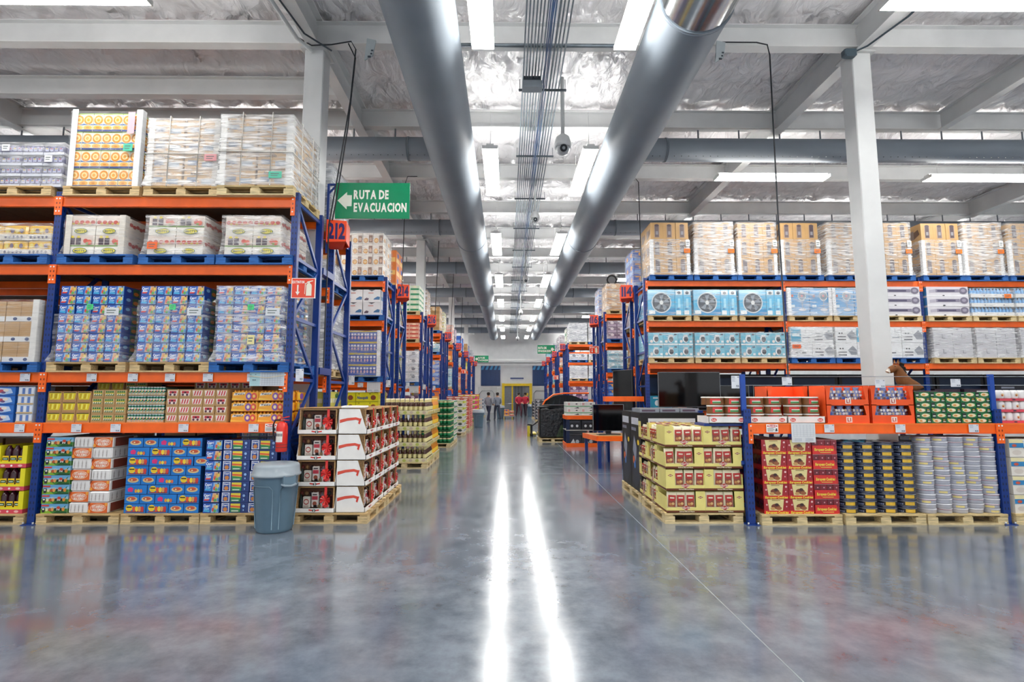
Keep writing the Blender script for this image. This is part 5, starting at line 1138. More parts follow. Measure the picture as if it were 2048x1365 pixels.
# low rack: upper shelf
ZS = 1.24
tr = MB(); tr.box(-.24, -.2, 0, .24, -.192, .085, '#eceae6', 'card'); tr.box(-.24, -.2, 0, .24, .2, .008, '#eceae6', 'card'); tr.box(-.24, .192, 0, .24, .2, .085, '#eceae6', 'card')
for s_ in (-1, 1): tr.box(min(s_ * .24, s_ * .232), -.2, 0, max(s_ * .24, s_ * .232), .2, .085, '#eceae6', 'card')
tr.deco((-.24, -.2, 0), (1, 0, 0), (0, 0, 1), .48, .085, [('e', .14, .5, .075, .26, '#d8341f', 16), ('t', 'Daily', .14, .5, .22, .11, '#f6efe8'), ('e', .86, .5, .075, .26, '#d8341f', 16), ('t', 'Daily', .86, .5, .22, .11, '#f6efe8')])
tr = tr.mesh('white_tray')
def tub():
    m = MB(); m.lathe([(.1, 0), (.104, .01), (.1, .085), (.104, .09, '#e4e2dc'), (.104, .102, '#d9d6cf'), (.098, .106, '#e8e6e2')], '#8a5a34', 'gloss', 0, 0, 16, sx=1.08, sy=.85)
    q = .1045
    for k in range(5):
        a, b = R(-128 + k * 13), R(-128 + (k + 1) * 13); P_ = lambda t, z, g=1.: (q * g * 1.08 * math.cos(t), q * g * .85 * math.sin(t), z)
        m.poly([P_(a, .015), P_(b, .015), P_(b, .082), P_(a, .082)], '#d42f2a', 'gloss')
        if k < 4: m.poly([P_(a + .25, .02, 1.02), P_(b + .25, .02, 1.02), P_(b + .25, .045, 1.02), P_(a + .25, .045, 1.02)], '#3f8a4a', 'gloss'); m.poly([P_(a + .25, .046, 1.02), P_(b + .25, .046, 1.02), P_(b + .25, .056, 1.02), P_(a + .25, .056, 1.02)], '#efe6dc', 'gloss')
    return m.mesh('tub')
TUB = tub()
for ix in range(3):
    put('white_tray', tr, (3.31 + (ix - 1) * .485 if ix else 2.79, 6.88, ZS), label=f"white tray holding nut tubs, {ORD[ix]} from left on the low rack", cat='tray', group='white trays of nut tubs')
for iz in range(3):
    for ix in range(6):
        x = (2.68, 2.9, 3.19, 3.42, 3.68, 3.91)[ix]
        for iy in range(2):
            if iy and iz < 2: continue
            put('nut_tub', TUB, (x, 6.79 + iy * .19, ZS + .012 + iz * .108), random.uniform(-.3, .3), label=f"clear nut tub with red label, {ORD[iz]} layer, {ORD[ix]} from left" + (', back row' if iy else ''), cat='tub', group='nut tubs on the low rack')
sb = MB(); sb.bar((0, 0, 0), (.75, 0, 0), .34, .03, BLUE); put('shelf_arm', sb, (2.5, 6.88, ZS - .02), label='blue shelf arm carrying tubs left of the low rack post', cat='shelf')
def orange_box():
    m = MB(); w, h, d = .56, .475, .36; O = '#f4581e'
    m.box(-w / 2, d / 2 - .01, 0, w / 2, d / 2, h, O, 'card')
    for s_ in (-1, 1): m.prism([(-d / 2, 0), (d / 2, 0), (d / 2, h), (-d / 2 + .04, h), (-d / 2, h - .05)] if s_ > 0 else [(-d / 2, 0), (d / 2, 0), (d / 2, h), (-d / 2 + .04, h), (-d / 2, h - .05)], .01, O, 'card', (s_ * w / 2 + (0 if s_ > 0 else .01), 0, 0), (0, 1, 0), (0, 0, 1))
    F = -d / 2
    for z0, zo, z1 in ((0, .1, .235), (.235, .3, h)):
        m.box(-w / 2, F, z0, w / 2, F + .01, zo, O, 'card'); m.box(-w / 2 + .01, F + .01, z0, w / 2 - .01, d / 2 - .01, z0 + .008, O, 'card')
        for s_ in (-1, 1):
            pts = [(w / 2, zo), (w / 2, z1), (w / 2 - .075, z1), (w / 2 - .045, zo)]
            if s_ < 0: pts = [(-a, b) for a, b in reversed(pts)]
            m.prism(pts, .01, O, 'card', (0, F, 0))
        if z0 == 0: m.box(-w / 2, F, .225, w / 2, F + .01, .235, O, 'card')
        m.deco((-.03, F, z0 + .01), (1, 0, 0), (0, 0, 1), .075, .07, [('r', 0, 0, 1, 1, '#f3e3d8'), ('t', 'L1', .5, .5, .6, .6, '#b8382c')])
    return m.mesh('orange_box')
def candy_bag():
    m = MB(); m.lathe([(.02, 0), (.05, .01), (.055, .05), (.05, .1), (.03, .125), (.045, .14)], '#7d86b4', 'gloss', 0, 0, 10, sy=.6)
    for i in range(16):
        a = R(-165 + 10 * i); z = .018 + .028 * ((i * 3) % 4); q = .057; m.poly([(q * math.cos(a) + .014 * math.cos(t_) , q * .6 * math.sin(a) - .004, z + .012 * math.sin(t_)) for t_ in [j * math.pi / 3 for j in range(6)]], RC(['#e9e4dc', '#c9b49a', '#2f56b4', '#dcdce8', '#6a3a2c', '#f0ede6']), 'gloss')
    return m.mesh('bag')
OB = orange_box(); CB = [candy_bag() for _ in range(3)]
for i, x in enumerate((4.33, 4.905)):
    put('orange_display_box', OB, (x, 6.86, ZS), label=f"orange two tier display box of candy bags, {('left', 'right')[i]} one", cat='display box', group='orange candy displays')
    for tz, z in enumerate((.009, .244)):
        for k in range(4): put('candy_bag', RC(CB), (x - .165 + k * .11, 6.76, ZS + z), random.uniform(-.3, .3), label=f"blue candy bag, {('lower', 'upper')[tz]} tier of the {('left', 'right')[i]} orange display, {ORD[k]} from left", cat='bag', group='candy bags in the orange displays').scale = (1.1, 1.2, 1.5)
put('orange_display_box', OB, (3.83, 7.35, ZS), label='orange display box behind the nut tubs', cat='display box', group='orange candy displays')
def green_box():
    f = [('r', .0, .06, 1, .94, '#1d7a40'), ('e', .36, .5, .28, .36, '#ecdcb4', 14), ('e', .3, .46, .12, .2, '#d99a4a'), ('e', .46, .54, .1, .18, '#f4ecd6'), ('r', .7, .1, .97, .9, '#14331f'), ('r', .74, .25, .92, .4, '#dfe6d8'), ('r', .74, .55, .88, .7, '#c9b23a'), ('r', .02, .7, .16, .9, '#e6d24a')]
    g = [('r', .0, .06, 1, .94, '#1d7a40'), ('e', .66, .5, .28, .36, '#ecdcb4', 14), ('e', .6, .46, .12, .2, '#d99a4a'), ('r', .02, .1, .28, .9, '#1a2a24'), ('r', .06, .3, .24, .5, '#dfe6d8')]
    return case(.193, .28, .0655, '#145c30', f, [('r', .1, .2, .9, .8, '#14301f')], mat='gloss'), case(.193, .28, .0655, '#145c30', g, [('r', .1, .2, .9, .8, '#14301f')], mat='gloss')
GB = green_box()
stack(None, 'sweets_box', 'box', 'small green sweets box', 'low rack shelf', 5.2, 6.68, ZS, 5, 2, 6, .194, .29, .066, keep=shell(5, 2, 6, right=True, top=True), mesh_of=lambda a, b, c: GB[c % 2])
def paper_pack():
    m = MB(); w, h = .46, .14; m.box(-w / 2, -.16, 0, w / 2, .16, .03, '#d8485a', 'card'); m.deco((-w / 2, -.16, 0), (1, 0, 0), (0, 0, 1), w, .03, [('e', .4, .5, .05, .3, '#3a3a4a')])
    for i in range(5): m.lathe([(.044, .03), (.046, .04), (.046, .12), (.03, .137)], '#e6e4e4', 'gloss', -w / 2 + .046 + i * .092, -.11, 10)
    m.box(-w / 2 + .004, -.1, .03, w / 2 - .004, .16, .132, '#e2dfe0', 'gloss')
    for i in range(0, 5, 2): m.deco((-w / 2 + .02 + i * .092, -.1575, .05), (1, 0, 0), (0, 0, 1), .05, .05, [('e', .5, .5, .4, .4, '#d9b98a'), ('e', .4, .4, .2, .2, '#b5482c')], 'gloss')
    return m.mesh('pack')
stack(paper_pack(), 'roll_pack', 'pack', 'white roll pack with pink band', 'low rack, right edge', 6.3, 6.7, ZS, 2, 1, 3, .462, .32, .141)
stack(case(.22, .3, .36, KRAFT, [('e', .5, .75, .3, .16, '#e2dcd4'), ('r', .2, .2, .8, .5, '#d9c3a0')]), 'kraft_box', 'box', 'tall kraft box', 'behind the white roll packs', 6.2, 7.2, ZS, 4, 1, 1, .225, .3, .36)
stack(CASES['redB'], 'sweets_box', 'box', 'cream and brown box', 'behind the orange displays', 5.03, 7.3, ZS, 2, 1, 4, .155, .3, .105)
# plush toy horse on the shelf
hv, hf = skinned([(0, 0, .1), (.12, 0, .11), (.24, 0, .1), (-.02, 0, .2), (-.06, 0, .33), (-.1, 0, .4), (-.17, 0, .37), (-.24, 0, .32), (.05, -.09, .03), (-.08, -.12, .02), (.05, .09, .03), (-.08, .12, .02), (.28, -.06, .04), (.28, .06, .04)],
                 [(0, 1), (1, 2), (0, 3), (3, 4), (4, 5), (5, 6), (6, 7), (0, 8), (8, 9), (0, 10), (10, 11), (2, 12), (2, 13)], [.11, .12, .1, .095, .08, .08, .068, .05, .04, .03, .04, .03, .04, .04])
t = thing('toy_horse', (5.55, 7.33, ZS + .42), 'brown plush toy horse sitting behind the green sweets boxes', 'toy'); t.scale = (.82, .82, .82)
m = MB(); m.raw([(x, y, z - .005) for x, y, z in hv], hf, '#7d4c24', 'cloth', True); part(t, 'body', m)
m = MB()
for k in range(9): m.tube([(-.04 + .03 * math.sin(k), 0, .47 - k * .03), (.03, .03 * math.sin(k * 2), .45 - k * .032), (.05, .04 * math.cos(k * 3), .38 - k * .03)], [.025, .022, .008], '#2a1d18', 'cloth', 6)
part(t, 'mane', m)
for s_ in (-1, 1):
    e = MB(); e.tube([(-.09, s_ * .035, .46), (-.085, s_ * .05, .53)], [.02, .006], '#8a5a30', 'cloth', 6); part(t, 'ear', e)
    e = MB(); e.lathe([(.0, -.012), (.011, -.006), (.011, .006), (0, .012)], '#120d0c', 'gloss', -.15, s_ * .048, 8); o = part(t, 'eye', e, (0, 0, .41))
m = MB(); m.tube([(-.215, 0, .36), (-.25, 0, .31)], [.038, .036], '#e6ddd0', 'cloth', 8); part(t, 'muzzle', m)
m = MB(); m.bbox(-.25, -.2, 0, .35, .2, .415, '#3a3036', 'card', .01); put('dark_carton', m, (5.55, 7.36, ZS), label='dark carton beneath the plush horse', cat='carton')
# ------------------------------------------------------------------ right tall rack 114
RF = 12.13
def window_carton(v):
    f = [('r', .28, .12, .72, .86, '#a98f78'), ('r', .34, .16, .66, .82, '#51444a' if v else '#6d5f60'), ('e', .5, .84, .18, .07, '#51444a'), ('r', .4, .3, .6, .5, '#8d8a90'), ('r', .05, .03, .95, .045, '#97744a')]
    return case(.298, .45, .425, '#bd9661', f, [('r', .2, .2, .5, .7, '#8a7a70'), ('p', [(.5, .2), (.9, .4), (.8, .7), (.5, .6)], '#6a4f3c')])
WCN = [window_carton(0), window_carton(1)]
for i, x in enumerate((3.42, 4.47, 5.50, 6.53, 7.66, 8.72, 9.92, 10.93, 12.02)):
    pallet(x - .05, RF, 4.29, 1.02, .95, 'blue', f"blue pallet under the {ORD[i]} carton tower on rack 114")
    stack(None, 'appliance_carton', 'carton', 'brown carton with dark window', f"{ORD[i]} tower, rack 114", x, RF + .04, 4.29 + PH, 3, 2, 3, .3, .44, .427, keep=shell(3, 2, 3, left=True), mesh_of=lambda a, b, c: RC(WCN))
    wrap(x - .01, x + .91, RF + .03, RF + .92, 4.29 + PH, 5.72, f"film and white boards around the {ORD[i]} carton tower on rack 114", ('film', 'film_heavy', 'film', 'film', 'film_heavy', 'film', 'film', 'film_heavy', 'film')[i], posts='#e6e6e6', post_top=5.28, tags=[(x + .85, 5.0, .15, .1, '#f27a24'), (x + .87, 5.18, .1, .14, '#e8e8e8')], flare=.04, film_z=(0, .87) if i in (0, 3, 6) else None, ptop=i not in (0, 3, 6))
def fan_big():
    f = [('p', [(0, 0), (1, 0), (1, .3), (0, .12)], '#2f8fc6'), ('p', [(0, .6), (1, .8), (1, 1), (0, 1)], '#8fcbe8'), ('e', .5, .5, .37, .4, '#c9d6dc', 24), ('e', .5, .5, .33, .36, '#3a4450', 24)]
    for k in range(5):
        a = k * 2 * math.pi / 5; f.append(('p', [(.5, .5), (.5 + .3 * math.cos(a), .5 + .33 * math.sin(a)), (.5 + .26 * math.cos(a + .6), .5 + .28 * math.sin(a + .6))], '#7c8894'))
    f += [('e', .5, .5, .07, .08, '#e2e6e6', 14), ('r', .03, .06, .26, .2, '#e6eef0')]
    return case(.64, .85, .62, '#4fb0da', f, [('r', .1, .1, .9, .9, '#3d9ccc')], mat='gloss')
def fan_small():
    f = [('r', .08, .8, .92, .97, '#dfe8ea'), ('e', .5, .88, .22, .06, '#56606c'), ('r', .35, .3, .65, .66, '#9fdcf0'), ('r', .1, .04, .7, .2, '#e6eef0'), ('r', .2, .24, .5, .28, '#2a7cb4')]
    return case(.19, .85, .62, '#58b6de', f, (), mat='gloss')
FBIG, FSM = fan_big(), fan_small()
for i, x in enumerate((3.30, 4.38, 5.46)):
    pallet(x, RF, 3.32, 1.02, .95, 'wood', f"wooden pallet under the {ORD[i]} load of blue fan cartons")
    put('fan_carton', FBIG, (x + .33, RF + .46, 3.32 + PH), label=f"large blue carton picturing a fan, {ORD[i]} pallet of rack 114", cat='carton', group='large fan cartons')
    for k in range(2): put('fan_carton', FSM, (x + .75 + k * .192, RF + .46, 3.32 + PH), label=f"narrow blue fan carton, {('left', 'right')[k]} one on the {ORD[i]} fan pallet", cat='carton', group='narrow fan cartons')
    wrap(x + .005, x + 1.035, RF + .02, RF + .9, 3.32 + PH, 4.075, f"film around the {ORD[i]} load of blue fan cartons", 'film_light')
def stand_fan():
    f = [('p', [(0, 0), (1, 0), (1, .4), (0, .2)], '#8fb6dc'), ('p', [(0, .7), (1, .5), (1, 1), (0, 1)], '#4f9fd2'), ('e', .66, .72, .2, .18, '#d6dde0', 18), ('e', .66, .72, .16, .14, '#8a96a2', 16), ('e', .66, .72, .05, .04, '#e89a9a'), ('r', .64, .25, .68, .56, '#a3adb8'), ('e', .66, .22, .18, .05, '#e6e6ea'), ('e', .2, .72, .05, .05, '#d2603c'), ('r', .1, .3, .3, .4, '#d9e6ee')]
    return case(.5, .85, .66, '#5c9fd2', f, (), mat='gloss')
SF = stand_fan()
for i, x in enumerate((6.62, 7.68)):
    pallet(x, RF, 3.32, 1.02, .95, 'wood', f"wooden pallet under the {('left', 'right')[i]} standing fan cartons")
    for k in range(2): put('fan_carton', SF, (x + .26 + k * .51, RF + .46, 3.32 + PH), label=f"blue standing fan carton, {('left', 'right')[k]} one on the {('left', 'right')[i]} pallet", cat='carton', group='standing fan cartons')
    wrap(x, x + 1.03, RF + .02, RF + .9, 3.32 + PH, 4.12, f"film and boards around the {('left', 'right')[i]} standing fan cartons", 'film', posts='#eef0f2')
def tower_box():
    f = [('r', 0, 0, 1, .18, '#e6e6ea'), ('r', .2, .42, .78, .74, '#8b8698'), ('p', [(.06, .36), (.22, .42), (.22, .74), (.06, .66)], '#b6b2c0'), ('r', .26, .5, .68, .66, '#54506a'), ('e', .88, .58, .1, .34, '#7b7688', 16), ('e', .88, .6, .05, .16, '#a29eb0'), ('e', .4, .09, .03, .05, '#2a2a34')]
    return case(1.0, .85, .234, '#d9d7dd', f, [('r', 0, .1, 1, .9, '#4f8fc8')], mat='gloss')
TWB = tower_box()
for i, x in enumerate((8.76, 9.92)):
    pallet(x, RF, 3.32, 1.02, .95, 'pale', f"pale pallet under the {('left', 'right')[i]} long white fan boxes")
    stack(TWB, 'tower_fan_box', 'box', 'long white tower fan box', f"{('left', 'right')[i]} pallet of rack 114", x + .01, RF + .03, 3.32 + PH, 1, 1, 3, 1.01, .86, .2345)
def water_tray():
    m = MB(); w = 1.0; m.box(-w / 2, -.4, 0, w / 2, .4, .09, '#e4e4e2', 'card'); m.deco((-w / 2, -.4, 0), (1, 0, 0), (0, 0, 1), w, .09, [('r', .3, .3, .33, .6, '#6a6a70'), ('r', .75, .3, .78, .6, '#6a6a70')])
    for i in range(12): m.lathe([(.038, .05), (.04, .1), (.04, .16), (.018, .2), (.018, .22, '#2f6ab8')], '#6fa6d8', 'bottle', -w / 2 + .045 + i * .083, -.34, 8)
    m.box(-w / 2 + .02, -.3, .09, w / 2 - .02, .4, .19, '#7fb0da', 'bottle'); return m.mesh('tray')
WTR = water_tray()
for i, x in enumerate((10.98, 12.05)):
    pallet(x, RF, 3.32, 1.02, .95, 'pale', f"pale pallet under the {('left', 'right')[i]} blue bottle trays")
    stack(WTR, 'bottle_tray', 'tray', 'white tray of blue bottles', f"{('left', 'right')[i]} pallet, rack 114", x + .01, RF + .03, 3.32 + PH, 1, 1, 3, 1.0, .8, .222)
    wrap(x, x + 1.02, RF + .02, RF + .85, 3.32 + PH, 4.12, f"film over the {('left', 'right')[i]} blue bottle trays of rack 114", 'film_light', tags=[(x + .85, 3.92, .16, .1, '#f27a24')] if i == 0 else [])
def coffee():
    f = [('r', 0, 0, 1, .12, '#d9e4e6'), ('p', [(0, .12), (.5, .12), (.3, 1), (0, 1)], '#4fa8c4'), ('e', .5, .5, .2, .3, '#dfe6e8', 16), ('e', .54, .48, .15, .22, '#3a3f48', 14), ('r', .38, .66, .66, .84, '#c9ced2'), ('e', .2, .3, .1, .12, '#e8e2da'), ('r', .78, .2, .94, .36, '#e4eef0'), ('r', .74, .8, .92, .92, '#24405a')]
    return case(.345, .45, .292, '#6fbcd2', f, (), mat='gloss')
COF = coffee()
for i, x in enumerate((3.30, 4.39, 5.47)):
    pallet(x - .01, RF, 2.33, 1.05, .95, 'wood', f"wooden pallet under the {ORD[i]} load of teal appliance cartons")
    stack(COF, 'appliance_carton', 'carton', 'teal kitchen appliance carton', f"{ORD[i]} pallet, rack 114", x, RF + .03, 2.33 + PH, 3, 2, 2, .347, .45, .294, keep=shell(3, 2, 2, left=True))
    wrap(x, x + 1.045, RF + .02, RF + .94, 2.33 + PH, 3.055, f"film around the {ORD[i]} load of teal appliance cartons", 'film_light')
def teal_white(v):
    if v == 0: f = [('r', 0, .04, .48, .96, '#2a9cc0'), ('r', .06, .4, .42, .6, '#dbe8ec'), ('r', .56, .3, .9, .36, '#9aa0aa'), ('r', .7, .6, .72, .9, '#8a8f98')]
    elif v == 1: f = [('r', .1, .7, .5, .74, '#9aa0aa'), ('r', .1, .3, .3, .36, '#3a3a44'), ('r', .5, .3, .7, .36, '#3a3a44'), ('r', .6, .15, .9, .2, '#b8bcc4')]
    else: f = [('r', .1, .15, .5, .22, '#3a3a44'), ('e', .2, .6, .04, .05, '#2a2a34'), ('e', .32, .6, .04, .05, '#2a2a34'), ('p', [(.55, .5), (.8, .8), (.98, .5), (.98, .2), (.7, .2)], '#8a8f98'), ('r', .1, .35, .5, .4, '#3a3a44')]
    return case(.5, .45, .36, '#e4e6e8', f, ())
TW = [teal_white(v) for v in range(3)]
for i, x in enumerate((6.63, 7.68, 8.74)):
    pallet(x, RF, 2.33, 1.02, .95, 'blue', f"blue pallet under the {ORD[i]} load of white and teal cartons")
    stack(None, 'white_carton', 'carton', 'white and teal carton', f"{ORD[i]} white load, rack 114", x + .01, RF + .03, 2.33 + PH, 2, 2, 2, .505, .45, .362, keep=shell(2, 2, 2, left=True), mesh_of=lambda a, b, c, i=i: TW[0] if (c == 1 and (a + i) % 2 == 0) else TW[1 + (a + i) % 2])
    wrap(x, x + 1.03, RF + .02, RF + .94, 2.33 + PH, 3.19, f"film around the {ORD[i]} load of white and teal cartons", 'film' if i == 0 else 'film_light', tags=[(x + .12, 2.72, .2, .09, '#ee6a34')] if i == 0 else [])
GC = case(.46, .45, .35, '#c4c4ca', [('r', .46, .3, .5, .6, '#5a5a66'), ('r', .08, .88, .3, .93, '#6a5a60'), ('r', .47, .3, .62, .34, '#5a5a66')], ())
for i, x in enumerate((9.97, 11.0, 12.05)):
    pallet(x, RF, 2.33, 1.0, .95, 'pale', f"pale pallet under the {ORD[i]} load of plain grey cartons")
    stack(GC, 'grey_carton', 'carton', 'plain light grey carton', f"{ORD[i]} grey load, rack 114", x + .03, RF + .03, 2.33 + PH, 2, 2, 2, .465, .45, .352, keep=shell(2, 2, 2, left=True))
    wrap(x + .02, x + .97, RF + .02, RF + .94, 2.33 + PH, 3.17, f"film around the {ORD[i]} load of plain grey cartons", 'film')
# televisions
def tv(name, loc, w, h, rz, label, stand=True, tilt=0):
    t = thing(name, loc, label, 'television', 'televisions by the right racks', rz); t.rotation_euler = (tilt, 0, rz)
    b = .08 if stand else 0
    m = MB(); m.bbox(-w / 2, 0, b, w / 2, .05, b + h, '#16171b', 'plastic', .008); part(t, 'casing', m)
    m = MB(); m.box(-w / 2 + .012, -.002, b + .02, w / 2 - .012, -.0005, b + h - .012, '#07080b', 'screen'); part(t, 'screen', m)
    m = MB(); m.box(-w / 2, -.004, b, w / 2, -.0005, b + .015, '#3a3d42', 'plastic'); m.box(-w / 2, -.004, b + h - .008, w / 2, -.0005, b + h, '#8d9298', 'plastic')
    for s_ in (-1, 1): m.box(min(s_ * w / 2, s_ * (w / 2 - .008)), -.004, b, max(s_ * w / 2, s_ * (w / 2 - .008)), -.0005, b + h, '#8d9298', 'plastic')
    part(t, 'bezel', m)
    if stand: m = MB(); m.bbox(-w * .35, -.09, 0, w * .35, .14, .018, '#1d1f23', 'plastic', .006); m.box(-.06, .01, .015, .06, .04, b + .03, '#1d1f23', 'plastic'); part(t, 'stand', m)
    return t
tv('television', (4.18, 12.05, 1.237), 1.43, .8, 0, 'large black television on the low shelf of rack 114')
# display table with smaller television
t = thing('display_table', (2.34, 11.9, 0), 'orange edged display table holding the small television', 'table', rz=R(-3))
for x, y in ((-.3, -.25), (.36, -.25), (-.5, .62), (.36, .62)):
    m = MB(); m.box(x - .035, y - .035, 0, x + .035, y + .035, .6, '#123074', 'paint'); part(t, 'leg', m)
m = MB(); m.prism([(-.34, -.29), (.42, -.29), (.42, .68), (-.56, .68)], .05, '#b8915e', 'wood', (0, 0, .7), (1, 0, 0), (0, 1, 0)); part(t, 'table_top', m)
for a, b in (((-.34, -.3, .645), (.43, -.3, .645)), ((-.35, -.29, .645), (-.57, .68, .645)), ((.43, -.3, .645), (.43, .68, .645))):
    m = MB(); m.bar(a, b, .03, .11, ORANGE); part(t, 'edge_beam', m)
tv('television', (2.3, 12.0, .701), .72, .6, R(6), 'small black television on the orange edged table')
tv('television', (3.1, 13.0, 1.6), 1.25, .74, R(-62), 'tall screen seen edge on beside the end of rack 114', False)
_t = bpy.data.objects['television.002']; _t.rotation_euler = (0, R(-90), R(-62))
_m = MB(); _m.bar((.2, .05, .3), (.2, .3, .3), .05, .05, '#1a1c20'); part(_t, 'mounting_arm', _m)
m = MB(); m.bar((-.5, 0, 0), (.42, 0, 0), .35, .12, ORANGE); o = thing('end_shelf', (2.85, 12.75, 1.5), 'orange end shelf below the edge on screen at rack 114', 'shelf'); part(o, 'shelf_beam', m)
for x in (-.42, .38):
    m = MB(); m.box(x - .03, -.03, -1.5, x + .03, .03, -.06, BLUE, 'paint'); part(o, 'post', m)
# goods on lowest levels of rack 114
DK = [case(.9, .4, .6, '#1c1e2a', [('r', .1, .2, .9, .8, '#2a3a5a'), ('r', .15, .85, .5, .92, '#8a90a0')]), case(.5, .4, .34, '#2aa0c4', [('e', .3, .5, .12, .2, '#e4eef0'), ('e', .6, .5, .12, .2, '#20384a'), ('r', .1, .8, .7, .9, '#e4eef0')]), case(.6, .4, .5, '#3a2a3a', [('r', .1, .1, .9, .6, '#6a3a4a')]), case(.45, .4, .25, '#cfd6dc', [('r', .1, .2, .5, .7, '#9a5a6a'), ('r', .6, .2, .9, .7, '#e0d23a')])]
for i, (k, x, w) in enumerate(((1, 3.62, 0), (1, 8.1, 0), (2, 8.7, 0), (0, 9.5, 0), (2, 10.4, 0), (2, 11.1, 0), (0, 12.0, 0))):
    put('low_shelf_carton', DK[k], (x, 12.55, 1.237), label=f"dark carton on the lowest shelf of rack 114, {ORD[i]} from left", cat='carton', group='cartons on the lowest shelf of rack 114')
for i in range(9): put('dark_floor_carton', DK[i % 3], (3.7 + i * 1.05, 12.7, 0), label=f"dark carton on the floor beneath rack 114, {ORD[i]} from left", cat='carton', group='cartons under rack 114')
for i, x in enumerate((3.85, 4.8, 6.0)):
    o = tv('television', (x + 1.4, 12.32, 1.237), .85, .5, 0, f"dark television further right on the low shelf, {ORD[i]} after the large one")

# ------------------------------------------------------------------ promotional stacks along the left of the aisle
def bottle(body, label, cap, neck, h=.31, r=.04):
    m = MB(); m.lathe([(r * .9, 0, body), (r, h * .05, body), (r, h * .2, label), (r, h * .46, body), (r * .95, h * .55, body), (r * .42, h * .74, neck), (r * .38, h * .9, cap), (r * .38, h, cap)], cap, 'gloss', 0, 0, 9); return m.mesh('bottle')
B1 = bottle('#4a2a20', '#e2d89a', '#efe2bc', '#d9c98a', .32, .045); B2 = bottle('#d9861e', '#f0c83a', '#f0d27a', '#e6a83a', .32, .045)
pallet(-2.74, 11.65, 0, 1.0, 1.0, 'pale', 'pale pallet under the cream capped bottle stack'); pallet(-2.74, 12.72, 0, 1.0, 1.02, 'pale', 'pale pallet under the orange bottle stack behind the cream capped bottles')
trm = MB(); trm.box(-.5, -.5, 0, .5, .5, .03, '#d9d29a', 'card')
trm.box(-.5, -.5, .03, .5, -.494, .09, '#dcd6ae', 'card'); trm.box(.494, -.494, .03, .5, .5, .09, '#dcd6ae', 'card'); trm.box(-.5, -.494, .03, -.494, .5, .09, '#dcd6ae', 'card'); trm.box(-.494, .494, .03, .494, .5, .09, '#dcd6ae', 'card')
trm.deco((-.5, -.5, .0), (1, 0, 0), (0, 0, 1), 1, .09, [('e', .08 + .14 * i, .5, .04, .36, '#b9c060' if i % 2 else '#c9b8a0') for i in range(7)]); trm.deco((.5, -.5, 0), (0, 1, 0), (0, 0, 1), 1, .09, [('e', .08 + .14 * i, .5, .04, .36, '#b9c060' if i % 2 else '#e0b03a') for i in range(7)])
trm = trm.mesh('tray')
for iz in range(4):
    for pz, (y0, bm, nm) in enumerate(((11.66, B1, 'dark bottle with cream cap'), (12.74, B2, 'orange bottle'))):
        put('bottle_layer_tray', trm, (-2.24, y0 + .5, PH + iz * .345), label=f"yellowish bottle tray, {ORD[iz]} layer up, {('front', 'rear')[pz]} bottle pallet by the aisle", cat='tray', group='bottle layer trays')
        for ix in range(9):
            for iy in range(9):
                if (iy < 2 and pz == 0) or ix == 8 or (iz == 3 and iy < 4 and pz == 0):
                    put('bottle', bm, (-2.67 + ix * .1075, y0 + .07 + iy * .1075, PH + iz * .345 + .031), label=f"{nm}, {ORD[iz]} layer up, " + (f"{ORD[ix]} from left, {ORD[iy]} row" if pz == 0 else f"{ORD[iy]} along the aisle side"), cat='bottle', group='bottles on the aisle pallets')
def cup(a, b, c, h=.16): m = MB(); m.lathe([(.055, 0, b), (.062, h * .3, a), (.062, h * .6, c), (.06, h * .85, b), (.05, h * .95, b)], b, 'gloss', 0, 0, 9); return m.mesh('can')
def can_stack(x0, y0, nx, ny, nz, me, h, nm, where, pal, tray='#d8d2c0', w=1.0, d=1.0):
    pallet(x0, y0, 0, w, d, pal, f"pallet under the {where}", far=True)
    tm = MB(); tm.box(-w / 2, -d / 2, 0, w / 2, d / 2, .02, tray, 'card'); tm.box(-w / 2 + .07, -d / 2 + .07, .02, w / 2 - .07, d / 2 - .07, h - .01, tray, 'card'); tm = tm.mesh('tray')
    for iz in range(nz):
        put('can_layer_tray', tm, (x0 + w / 2, y0 + d / 2, PH + iz * h), label=f"tray, {ORD[iz]} layer up, of the {where}", cat='tray', group='can layer trays')
        for ix in range(nx):
            for iy in range(ny):
                if iy == 0 or ix == nx - 1: put('can', me, (x0 + w * (ix + .5) / nx, y0 + d * (iy + .5) / ny, PH + iz * h + .021), label=f"{nm}, {ORD[iz]} layer, {ORD[ix]} across, {ORD[iy]} deep, aisle stack", cat='can', group=f"cans of the {where}")
can_stack(-2.72, 16.25, 8, 8, 7, cup('#1f8a52', '#0f6236', '#c9bf90'), .186, 'green can', 'green can stack by the aisle', 'pale', '#1a6a3c')
can_stack(-2.72, 17.4, 8, 8, 7, cup('#d8d4c8', '#e2e0da', '#3a8a5a'), .186, 'white can', 'white can stack behind the green cans', 'pale')
def promo_box(a, b, c, w=.33, h=.25): return case(w, .33, h, a, [('r', .0, .55, 1, .9, b), ('e', .5, .3, .25, .2, c), ('r', .1, .64, .8, .8, '#f2efe4')], [('r', .0, .55, 1, .9, b), ('e', .5, .3, .25, .2, c)])
def box_stack(x0, y0, me, nx, ny, nz, w, d, h, nm, where, pal='pale'):
    pallet(x0, y0, 0, nx * w, ny * d, pal, f"pallet under the {where}", far=True)
    stack(me, 'promo_box', 'box', nm, where, x0, y0, PH, nx, ny, nz, w, d, h, keep=shell(nx, ny, nz, right=x0 < 0, left=x0 > 0))
box_stack(-2.7, 20.9, promo_box('#e6e4dc', '#c9cf3a', '#3a4a3a'), 3, 3, 5, .34, .34, .25, 'yellow and white box', 'promo stack after cans')
